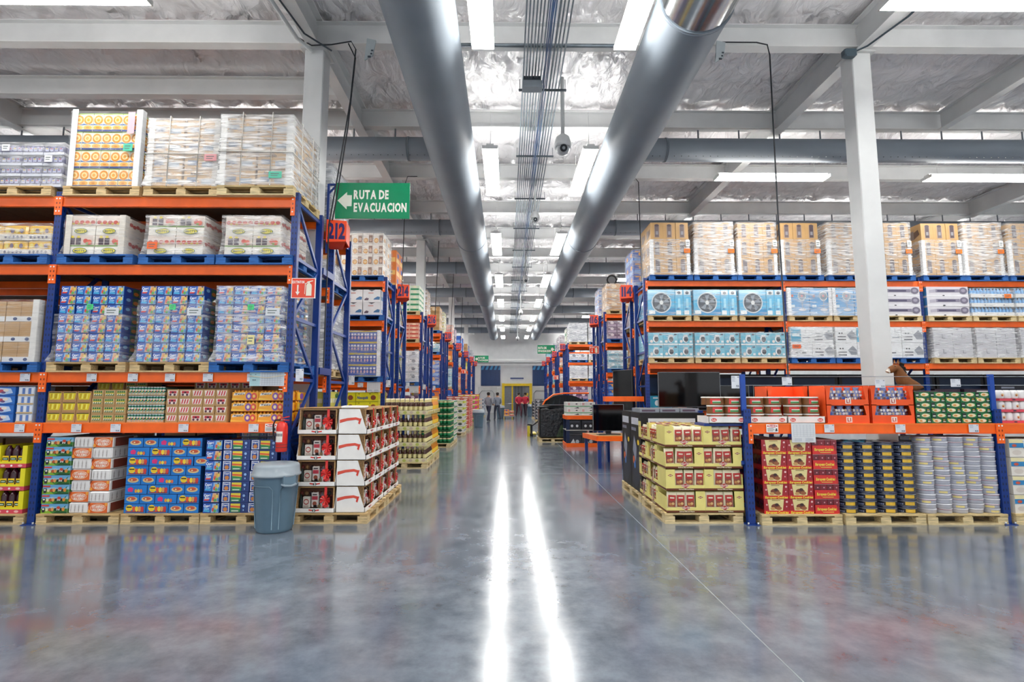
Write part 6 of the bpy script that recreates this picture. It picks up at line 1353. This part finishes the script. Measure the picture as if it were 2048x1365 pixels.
box_stack(-2.7, 23.6, promo_box('#c9584a', '#d98a7a', '#e6c8b0', .33, .2), 3, 3, 7, .34, .34, .2, 'salmon red box', 'red promo stack')
box_stack(-2.7, 24.9, promo_box('#d04a54', '#e69a8a', '#f0d8c8', .33, .2), 3, 3, 7, .34, .34, .2, 'red and pink box', 'second red promo stack')
box_stack(-2.65, 28.6, promo_box('#d8307a', '#e8c83a', '#8ac04a', .33, .25), 3, 3, 6, .34, .34, .25, 'magenta and green box', 'magenta promo stack')
box_stack(-2.65, 30.3, promo_box('#e0452c', '#d8c03a', '#f0e0c0', .33, .25), 3, 3, 6, .34, .34, .25, 'orange red box', 'orange promo stack')
box_stack(-2.65, 33.9, promo_box('#c9c4bc', '#d8b8a8', '#8a8a90', .33, .25), 3, 3, 5, .34, .34, .25, 'pale grey box', 'grey promo stack')
box_stack(-2.65, 39.0, promo_box('#b8bcc4', '#8a9ab0', '#5a6a80', .33, .25), 3, 3, 5, .34, .34, .25, 'blue grey box', 'far promo stack')
# ------------------------------------------------------------------ loads on the racks further along
def cookie_case(): return case(.24, .4, .25, '#e6dfd6', [('r', .05, .0, .55, 1, '#efe9e2'), ('e', .3, .3, .22, .24, '#d9963c', 14), ('e', .3, .3, .15, .16, '#efc98a'), ('r', .6, .1, .95, .8, '#8d6a5a'), ('e', .77, .4, .12, .2, '#c9a890')], [('e', .3, .4, .2, .2, '#d9a060'), ('r', .55, .1, .9, .8, '#b8aaa0')])
def shoe_case(): return case(.4, .4, .295, '#e4e4e6', [('p', [(.08, .15), (.3, .15), (.34, .3), (.2, .36), (.1, .26)], '#6a5a6a'), ('p', [(.6, .2), (.95, .2), (.98, .42), (.84, .46), (.66, .32)], '#4a7aa8'), ('r', .3, .7, .6, .76, '#d0847a'), ('p', [(.3, 1), (.7, 1), (.5, .86)], '#6a6a74')], [('r', .2, .2, .8, .5, '#7fa6c8')])
def formula_case(): return case(.33, .4, .255, '#2f4ea6', [('r', 0, .93, 1, 1, '#e8d23a')] + [('r', .03 + .24 * i, .06, .24 + .24 * i, .9, '#3f62c0') for i in range(4)] + [('e', .135 + .24 * i, .42, .07, .14, '#c9b0c4') for i in range(4)] + [('r', .06 + .24 * i, .62, .21 + .24 * i, .8, '#dfe6f4') for i in range(4)] + [('r', 0, 0, 1, .05, '#e8d23a')], [('r', .1, .1, .9, .9, '#4a6ac0')], mat='gloss')
def cocoa_case(): return case(.5, .4, .2, '#e8e022', [('r', 0, .9, 1, 1, '#c9c41a'), ('t', 'Nesquik', .3, .4, .3, .5, '#274a9a', .15), ('e', .78, .4, .12, .28, '#8a4a2a'), ('r', .1, .78, .16, .84, '#2a2a20'), ('r', .6, .78, .66, .84, '#2a2a20')], [('r', .2, .2, .8, .7, '#d9b81e')])
CK2, SH, FO, CC = cookie_case(), shoe_case(), formula_case(), cocoa_case()
def gen(a, b, c, w, h): return case(w, .44, h, a, [('r', .05, .1, .95, .45, b), ('e', .5, .68, .2, .2, c), ('r', .1, .84, .6, .93, c)], [('r', .05, .1, .95, .45, b), ('e', .5, .68, .2, .2, c)])
GEN = [('green', gen('#cfdcc8', '#2a8a5a', '#e6e2c8', .31, .17), .31, .17, 5), ('salmon', gen('#d8a08a', '#c24a3c', '#f0d0b0', .31, .13), .31, .13, 6), ('white', gen('#e2e2e6', '#b8bcc8', '#6a7080', .31, .25), .31, .25, 3), ('blue', gen('#2a5cb8', '#7fa8e0', '#e6a030', .31, .2), .31, .2, 4), ('brown', gen('#b58a5a', '#9a7446', '#d9c3a0', .47, .3), .47, .3, 3), ('teal', gen('#9cc8d4', '#3a8aa4', '#e4eef0', .31, .2), .31, .2, 4), ('orange', gen('#e07a34', '#f0c070', '#3a60b0', .31, .2), .31, .2, 4), ('yellow', gen('#d9cf5a', '#e8e2c0', '#5a8a3a', .31, .2), .31, .2, 4), ('purple', gen('#6a4a6a', '#a890a8', '#d8c8d0', .31, .2), .31, .2, 4), ('grey', gen('#b0b4bc', '#8a909c', '#e2e4e8', .47, .3), .47, .3, 3)]
_cg = [('#cfdcc8', '#2a8a5a', '#e6e2c8'), ('#d8a08a', '#c24a3c', '#f0d0b0'), ('#e2e2e6', '#b8bcc8', '#6a7080'), ('#2a5cb8', '#7fa8e0', '#e6a030'), ('#b58a5a', '#9a7446', '#d9c3a0'), ('#9cc8d4', '#3a8aa4', '#e4eef0'), ('#e07a34', '#f0c070', '#3a60b0'), ('#d9cf5a', '#e8e2c0', '#5a8a3a'), ('#6a4a6a', '#a890a8', '#d8c8d0'), ('#b0b4bc', '#8a909c', '#e2e4e8')]
GEN2 = [(g[0], gen(*c_, .47, .34), .47, .34) for g, c_ in zip(GEN, _cg)]
def gen3(a, b, c): return case(.94, .9, .46, a, [('r', .05, .1, .95, .45, b), ('e', .5, .68, .2, .2, c), ('r', .495, 0, .505, 1, c)], [('r', .05, .1, .95, .45, b), ('e', .5, .68, .2, .2, c), ('r', .495, 0, .505, 1, c)])
GEN3 = [(g[0], gen3(*c_), .94, .46) for g, c_ in zip(GEN, _cg)]
LVN = ('floor level', 'low shelf', 'second shelf', 'third shelf', 'top shelf')
def gload(gi, x0, y0, z, side, where, film=None, maxh=9, hfull=None, rear=False, coarse=0):
    """load on a rack further along; side -1: aisle lies at its right, +1: at its left. Only cartons the aisle shows are built"""
    nm, me, w, h, nz = GEN[gi]; W = .94
    if coarse: nm, me, w, h = (GEN2 if coarse == 1 else GEN3)[gi]; nz = 3 if coarse == 1 else 2
    nx = max(1, int(W / w + .01)); ny = 2 if coarse < 2 else 1; tot = min(hfull or nz * h, maxh); nz = max(1, int(tot / h + .25))
    pallet(x0, y0, z, .98, .93, RC(('blue', 'wood')), f"pallet under the {nm} load, {where}", far=True)
    x1 = x0 + .02 if side > 0 else x0 + .96 - nx * (w + .002); e = 0 if side > 0 else nx - 1
    keep = (lambda a, b, c: a == e) if rear else (lambda a, b, c: b == 0 and (coarse < 2 or a == e) or a == e)
    stack(me, 'rack_carton', 'carton', f"{nm} carton", where, x1, y0 + .02, z + PH, nx, ny, nz, w + .002, .9 / ny, h + .001, keep=keep, group='cartons on the racks further along')
    if film: wrap(x1 - .005, x1 + nx * (w + .002) + .003, y0 + .015, y0 + .925, z + PH, z + PH + nz * (h + .001) + .01, f"film round the {nm} load, {where}", film)
def hgap(levels, i): return (levels[i + 1] - levels[i] - .13 - PH - .12) if i + 1 < len(levels) else 1.15
# row 214, front rack: loads read from the photograph
y1 = LEFT_ROWS[0][1] - .03
pallet(-3.82, y1, 4.2, .98, .95, 'blue', 'blue pallet under the cookie cartons on rack 214')
stack(CK2, 'cookie_carton', 'carton', 'white carton picturing a cookie', 'top of rack 214', -3.835, y1 + .03, 4.2 + PH, 4, 2, 4, .242, .42, .253, keep=shell(4, 2, 4, right=True))
wrap(-3.84, -2.86, y1 + .02, y1 + .9, 4.2 + PH, 5.37, 'film around the cookie cartons on top of rack 214', 'film_light')
pallet(-3.78, y1, 3.285, .98, .95, 'blue', 'blue pallet under the white shoe print cartons')
stack(SH, 'shoe_carton', 'carton', 'white carton with shoe print', 'rack 214 second shelf', -3.72, y1 + .03, 3.285 + PH, 2, 2, 2, .41, .42, .297, keep=shell(2, 2, 2, right=True))
pallet(-3.78, y1, 1.885, .98, .95, 'blue', 'blue pallet under the blue formula cartons on rack 214')
stack(FO, 'formula_carton', 'carton', 'blue can carton with yellow edges', 'rack 214', -3.78, y1 + .03, 1.885 + PH, 3, 2, 4, .295, .42, .257, keep=shell(3, 2, 4, right=True))
wrap(-3.79, -2.88, y1 + .02, y1 + .9, 1.885 + PH, 3.06, 'film and boards around the blue can cartons on rack 214', 'film_light', posts='#e4e6ea')
stack(CC, 'cocoa_carton', 'carton', 'yellow cocoa carton', 'low shelf of rack 214', -3.92, y1 + .06, 1.25, 2, 2, 2, .51, .42, .205, keep=shell(2, 2, 2, right=True))
stack(GEN[6][1], 'rack_carton', 'carton', 'orange carton', 'low shelf left of cocoa cartons', -4.95, y1 + .06, 1.25, 3, 1, 2, .32, .42, .2)
for lv, gi in ((2, 9), (3, 4)): gload(gi, -4.9, y1, LEV_L[lv], -1, f"inner {LVN[lv + 1]} of rack 214", None, maxh=hgap(LEV_L, lv), coarse=1)
# rear half of the left front rack
for lv, gi, fm in ((3, 9, 'film_heavy'), (2, 2, 'film_heavy'), (1, 9, 'film_heavy')): gload(gi, -3.82, 8.22, LEV_L[lv], -1, f"{LVN[lv + 1]}, rear rack beside the column", fm, maxh=hgap(LEV_L, lv), rear=True, coarse=1)
stack(GEN[7][1], 'rack_carton', 'carton', 'yellow carton', 'low shelf beside sign 212', -3.82, 8.28, 1.25, 3, 2, 2, .32, .42, .2, keep=lambda a, b, c: a == 2)
stack(GEN[6][1], 'rack_carton', 'carton', 'orange carton', 'floor beside the column', -3.82, 8.28, 0, 3, 2, 5, .32, .42, .2, keep=lambda a, b, c: a == 2)
PHOTO = {(2, 3): (0, None), (2, 2): (1, None), (2, 1): (2, 'film'), (2, 0): (8, None), (3, 3): (4, None), (3, 2): (5, 'film'), (3, 1): (3, 'film'), (4, 2): (6, None), (4, 1): (5, 'film')}
for k, y in LEFT_ROWS:
    for rr, yy in (('front', y - .03), ('rear', y + 1.47)):
        if k == 1 and rr == 'front': continue
        for lv in range(0, 4):
            if lv == 0 and k > 4: continue
            gi, fm = PHOTO.get((k, lv), (random.randrange(10), RC((None, 'film', 'film')))) if rr == 'front' else (random.randrange(10), RC((None, 'film', 'film_heavy')))
            if lv == 0 or k > 5: fm = None
            gload(gi, -3.84, yy, LEV_L[lv], -1, f"{LVN[lv + 1]}, {ORD[k]} left row {rr}", fm, maxh=hgap(LEV_L, lv), hfull=hgap(LEV_L, lv) if lv in (1, 2) else None, rear=rr == 'rear', coarse=0 if k == 2 and rr == 'front' else 1 if k < 4 else 2)
for ri, (no, y) in enumerate(RIGHT_ROWS):
    for rr, yy in (('front', y - .03), ('rear', y + 1.42)):
        if no == 114 and rr == 'front': continue
        for lv in range(0, 4):
            if lv == 0 and ri > 2: continue
            gi = random.randrange(10); fm = RC((None, 'film', 'film_heavy'))
            if no == 116 and rr == 'front': gi, fm = {3: (4, 'film'), 2: (8, 'film_light'), 1: (5, 'film'), 0: (3, None)}[lv]
            if no == 118 and rr == 'front': gi, fm = {3: (9, 'film_heavy'), 2: (2, 'film'), 1: (2, 'film_heavy'), 0: (8, None)}[lv]
            if lv <= 0 or ri > 3: fm = None
            for bx in range(2 if (no == 118 and rr == 'front' and lv > 0) else 1):
                gload(gi, 3.33 + bx * 1.03, yy, LEV_R[lv], 1, ('inner ' if bx else '') + f"{LVN[lv + 1]}, {ORD[ri]} right row {rr}", fm, maxh=hgap(LEV_R, lv), rear=rr == 'rear', coarse=0 if ri == 1 and rr == 'front' else 1 if ri < 2 or (ri == 2 and rr == 'front') else 2)
# ------------------------------------------------------------------ right of the aisle beyond the television table
pallet(1.07, 18.0, 0, .98, 1.0, 'pale', 'pale pallet under the black wrapped load')
m = MB(); m.bbox(-.46, -.46, 0, .46, .46, 1.02, '#14171c', 'black_wrap', .05); m.deco((-.46, -.46, 0), (1, 0, 0), (0, 0, 1), .92, 1.0, [('p', [(.62, .05), (.95, .05), (.95, .4), (.8, .45)], '#2f4426'), ('p', [(.4, .6), (.75, .62), (.72, .85), (.42, .84)], '#20252c')], 'black_wrap', .0015)
put('wrapped_load', m, (1.56, 18.5, PH), label='pallet load wrapped in black film right of the aisle', cat='load')
for i in range(2):
    m = MB(); m.bbox(-.45, -.4, 0, .45, .4, .04, '#17191d', 'plastic', .01); o = put('flat_panel', m, (1.5 + .25 * i, 18.5, PH + 1.03 + .05 * i), .3 * i, label=f"flat black panel on the black wrapped load, {('lower', 'upper')[i]} one", cat='panel', group='black panels')
t = thing('low_stand', (2.3, 16.4, 0), 'low orange and navy stand with white and green cartons', 'stand')
for x in (-.42, .42):
    for y in (0, .8): m = MB(); m.box(x - .05, y - .05, 0, x + .05, y + .05, .95, '#13264c', 'paint'); part(t, 'post', m)
for z in (.02, .5, .95):
    m = MB(); m.box(-.48, -.06, z, .48, .86, z + .02, '#c9c4bc', 'paint'); part(t, 'shelf', m)
for z in (.06, .9): m = MB(); m.box(-.47, -.085, z - .06, .47, -.06, z + .06, ORANGE, 'paint'); part(t, 'beam', m); m = MB(); m.box(-.49, -.05, z - .06, -.47, .85, z + .06, ORANGE, 'paint'); part(t, 'beam', m)
GW = case(.44, .4, .2, '#e4e4e0', [('r', 0, .3, 1, .42, '#4aa86a'), ('r', .1, .5, .14, .9, '#d05a5a'), ('r', .18, .5, .22, .9, '#d05a5a'), ('e', .7, .72, .08, .08, '#2a2a30'), ('p', [(.5, .05), (.9, .05), (.8, .25)], '#33363c')], [('r', 0, .3, 1, .42, '#4aa86a')])
stack(GW, 'green_band_carton', 'carton', 'green banded carton', 'top of the low stand', 1.85, 16.4, .97, 2, 2, 2, .445, .4, .2)
stack(case(.4, .4, .3, '#23252c', [('e', .3, .4, .1, .14, '#d9dce0'), ('e', .7, .4, .1, .14, '#d9dce0'), ('r', .05, .75, .9, .9, '#4a4e58')]), 'appliance_box', 'box', 'dark appliance box', 'middle shelf of low stand', 1.88, 16.4, .52, 2, 1, 1, .42, .4, .3)
stack(case(.4, .4, .3, '#30343c', [('p', [(.1, .1), (.6, .1), (.4, .7)], '#e2e6ea'), ('e', .7, .4, .14, .2, '#b8c4cc')]), 'appliance_box', 'box', 'black and white appliance box', 'bottom shelf of low stand', 1.88, 16.4, .04, 2, 1, 1, .42, .4, .3)
# jackets hanging under an orange rail
t = thing('covered_rack', (2.35, 21.6, 0), 'orange rail rack draped with a dark cover', 'rack')
m = MB(); L = []
for i in range(13):
    a = math.pi * i / 12; L.append((-.95 * math.cos(a) * (1 if i < 7 else 1.05), .75 + .85 * math.sin(a) ** .7))
m.prism([(-1.05, .6)] [:0] + [(x, z) for x, z in reversed(L)], 1.4, '#23282c', 'cloth', (0, 0, 0)); part(t, 'dark_cover', m)
for i in range(7): m = MB(); m.tube([(-.7 + i * .25, -.02, .8), (-.72 + i * .25, -.03, 1.2), (-.6 + i * .22, -.01, 1.5)], [.04, .035, .015], '#343b40', 'cloth', 6); part(t, 'cover_fold', m)
m = MB(); m.tube([(-1.05, -.03, .5), (-1.0, -.03, .95), (-.8, -.03, 1.35), (-.45, -.03, 1.6), (0, -.03, 1.66), (1.0, -.03, 1.66)], .035, ORANGE, 'paint', 8); part(t, 'orange_rail', m)
for x in (-.9, .9): m = MB(); m.box(x - .04, .2, 0, x + .04, .28, .8, '#8c2f12', 'paint'); part(t, 'leg', m)
m = MB(); m.bbox(-.8, .1, 0, .9, 1.3, .74, '#3a3f44', 'card', .01); part(t, 'base_box', m)
# tyres and dark goods further on
for i in range(3):
    for k in range(4):
        m = MB(); m.lathe([(.2, 0), (.3, .01), (.33, .05), (.33, .15), (.3, .19), (.2, .2)], '#17181a', 'rubber', 0, 0, 18, cap=False); m.lathe([(.2, .0), (.19, .1), (.2, .2)], '#101112', 'rubber', 0, 0, 18, cap=False)
        put('tyre', m, (2.0 + .02 * k, 24.6 + i * .75, .001 + k * .205), label=f"black tyre in the stacks right of the aisle, {ORD[k]} up, {ORD[i]} stack", cat='tyre', group='tyre stacks')
box_stack(1.7, 31.5, promo_box('#3a3c44', '#6a6e78', '#c9ccd2', .33, .2), 3, 3, 6, .34, .34, .2, 'dark grey box', 'dark right promo stack')
box_stack(1.7, 35.5, promo_box('#2a2c34', '#5a5e68', '#a9acb2', .33, .2), 3, 3, 5, .34, .34, .2, 'charcoal box', 'far right promo stack')
t = thing('pallet_truck', (.95, 20.6, 0), 'small black and yellow pallet truck handle beside the black load', 'pallet truck')
m = MB(); m.tube([(0, 0, .05), (0, 0, .42)], .045, '#17191d', 'paint', 8); part(t, 'mast', m)
m = MB(); m.tube([(-.15, 0, .45), (.05, 0, .42), (.45, .1, .7)], .03, '#17191d', 'paint', 8); part(t, 'handle', m)
m = MB(); m.box(-.16, -.06, 0, -.06, .06, .4, '#d8c41e', 'paint'); part(t, 'guard', m)
for s_ in (0, .35): m = MB(); m.box(-.08, .1 + 0 * s_, .05, .2, 1.2, .1, '#c8b41e', 'paint'); part(t, 'fork', m, (s_, 0, 0))
m = MB(); m.lathe([(.05, 0), (.06, .02), (.06, .08), (.05, .1)], '#101114', 'rubber', 0, 0, 12); part(t, 'wheel', m)
# ring-shaped lifting tyre on top of rack 116
m = MB(); m.tube([(.16 * math.cos(a), 0, .2 + .16 * math.sin(a)) for a in [R(-60 + i * 30) for i in range(11)]], .03, '#1c1d20', 'rubber', 8); put('black_ring', m, (3.6, 17.7, LEV_R[3] + PH + .905), label='black ring handle standing on top of the rack 116 load', cat='ring')

# ------------------------------------------------------------------ people in the distance
def person(loc, rz, shirt, trousers, hair, label, step=.22, arm=.25):
    j = [(0, 0, .95), (0, 0, 1.15), (0, 0, 1.38), (0, 0, 1.5), (0, -.01, 1.63),
         (.1, 0, .9), (.1, -step, .5), (.1, -step * .9, .08), (.1, -step - .13, .05),
         (-.1, 0, .9), (-.1, step * .6, .5), (-.1, step * 1.4, .1), (-.1, step * 1.4 - .12, .05),
         (.19, 0, 1.4), (.24, .05, 1.13), (.23, -arm, .98), (.22, -arm - .08, .95),
         (-.19, 0, 1.4), (-.24, .0, 1.13), (-.23, -arm, 1.0), (-.22, -arm - .08, .97)]
    e = [(0, 1), (1, 2), (2, 3), (3, 4), (0, 5), (5, 6), (6, 7), (7, 8), (0, 9), (9, 10), (10, 11), (11, 12), (2, 13), (13, 14), (14, 15), (15, 16), (2, 17), (17, 18), (18, 19), (19, 20)]
    r = [.15, .14, .15, .06, .1, .1, .07, .05, .045, .1, .07, .05, .045, .075, .055, .04, .035, .075, .055, .04, .035]
    vs_, fs = skinned(j, e, r)
    t = thing('person', loc, label, 'person', 'people in the distance', rz)
    m = MB()
    for f in fs:
        z = sum(vs_[i][2] for i in f) / len(f); x = sum(vs_[i][0] for i in f) / len(f); y = sum(vs_[i][1] for i in f) / len(f)
        c = '#22242a' if z < .1 else trousers if z < .95 and abs(x) < .19 else '#b98a6c' if z > 1.47 or (abs(x) > .17 and z < 1.05) else shirt
        m.f.append(tuple(i for i in f)); m.c.append(c); m.m.append('cloth' if c in (shirt, trousers) else 'skin'); m.sm.append(True)
    m.v = vs_; zmin = min(v[2] for v in vs_); m.v = [(x, y, z - zmin) for x, y, z in vs_]; part(t, 'body', m)
    h = MB(); h.lathe([(.07, 1.58), (.1, 1.66), (.1, 1.71), (.085, 1.745), (.05, 1.768), (0, 1.775)], hair, 'cloth', 0, .022, 12, cap=False); part(t, 'hair', h, (0, 0, -zmin))
    n_ = MB(); n_.bbox(-.014, -.125, 1.60, .014, -.09, 1.64, '#b08062', 'skin', .004)
    for s_ in (-1, 1): n_.bbox(s_ * .035 - .012, -.108, 1.645, s_ * .035 + .012, -.09, 1.66, '#2a1d18', 'skin', .003)
    n_.bbox(-.025, -.106, 1.565, .025, -.09, 1.575, '#8a4a44', 'skin', .003); part(t, 'face', n_, (0, 0, -zmin))
    return t
person((-1.12, 32.2, 0), R(150), '#8a8f9a', '#2a3048', '#241c1a', 'person in grey shirt and dark trousers walking left of the aisle')
person((-.62, 34.0, 0), R(200), '#7c8492', '#3a4050', '#2a2220', 'person in pale shirt walking behind the first one')
person((.85, 38.2, 0), R(20), '#c02a44', '#5a2a38', '#241c1a', 'person in red shirt near the yellow doorway, left one')
person((1.35, 38.9, 0), R(-20), '#b8283c', '#3a2a34', '#2a201c', 'person in red shirt near the yellow doorway, right one')
t = thing('flatbed_cart', (.15, 35.5, 0), 'flatbed cart loaded with pink and orange goods in the aisle', 'cart')
m = MB(); m.box(-.35, -.5, .15, .35, .5, .2, '#8a8e94', 'steel'); part(t, 'platform', m)
m = MB(); m.tube([(-.3, .48, .2), (-.3, .52, 1.0), (.3, .52, 1.0), (.3, .48, .2)], .02, '#a0a4aa', 'steel', 8); part(t, 'push_bar', m)
for x in (-.28, .28):
    for y in (-.4, .4): m = MB(); m.tube([(x - .02, y, .075), (x + .02, y, .075)], .075, '#1a1b1e', 'rubber', 12); part(t, 'wheel', m)
for i in range(4): put('cart_box', GEN[6 if i % 2 == 0 else 1][1], (.15 + (.17 if i % 2 else -.17), 35.3, .2 + .21 * (i // 2)), label=f"orange pink carton on the flatbed cart, {('lower', 'upper')[i // 2]} {('left', 'right')[i % 2]}", cat='carton', group='cartons on the flatbed cart')

# dark television cartons standing deep on the low shelf of rack 114
TVC = case(1.16, .3, .86, '#15161c', [('r', .06, .14, .94, .9, '#0c1524'), ('p', [(.06, .5), (.94, .3), (.94, .9), (.06, .9)], '#152a48'), ('r', .08, .04, .4, .1, '#9aa0ac'), ('r', .7, .04, .92, .1, '#b0483a')])
for i in range(8): put('television_carton', TVC, (3.92 + i * 1.2, 12.97, 1.237), label=f"dark television carton deep on the low shelf, {ORD[i]} from left", cat='carton', group='television cartons behind rack 114')
filler([4.9 + i for i in range(2)], 14.0, 3.321, 0, 'third shelf of the rear rack 114'); filler([4.9 + i for i in range(2)], 14.0, 2.331, 0, 'second shelf of the rear rack 114')
filler((-8.4, -7.4, -6.42, -5.3, -4.3), 13.8, 1.886, 1, 'rear rack of the row 214'); filler((-8.4, -7.4, -6.42, -5.3, -4.3), 13.8, 0, 1, 'floor of the rear row 214')

# bulk cartons in the outer bays that the frame only just cuts off
for z, k, wh in ((0, 1, 'floor'), (1.251, 0, 'low shelf'), (1.886, 1, 'third shelf'), (3.286, 0, 'second shelf'), (4.201, 2, 'top shelf')):
    filler((-8.45, -7.5), 7.1, z, k, f"{wh} of the outer left bay", (.94, 1.4, .94))
filler((7.95, 8.9), 7.0, 0, 1, 'floor of the outer right bay', (.94, 1.4, 1)); filler((7.95, 8.9), 7.0, 1.241, 0, 'low rack outer right bay', (.94, 1.4, .8))

if BAD: print('BADLABELS', len(BAD), [b for b in BAD][::max(1,len(BAD)//30)])
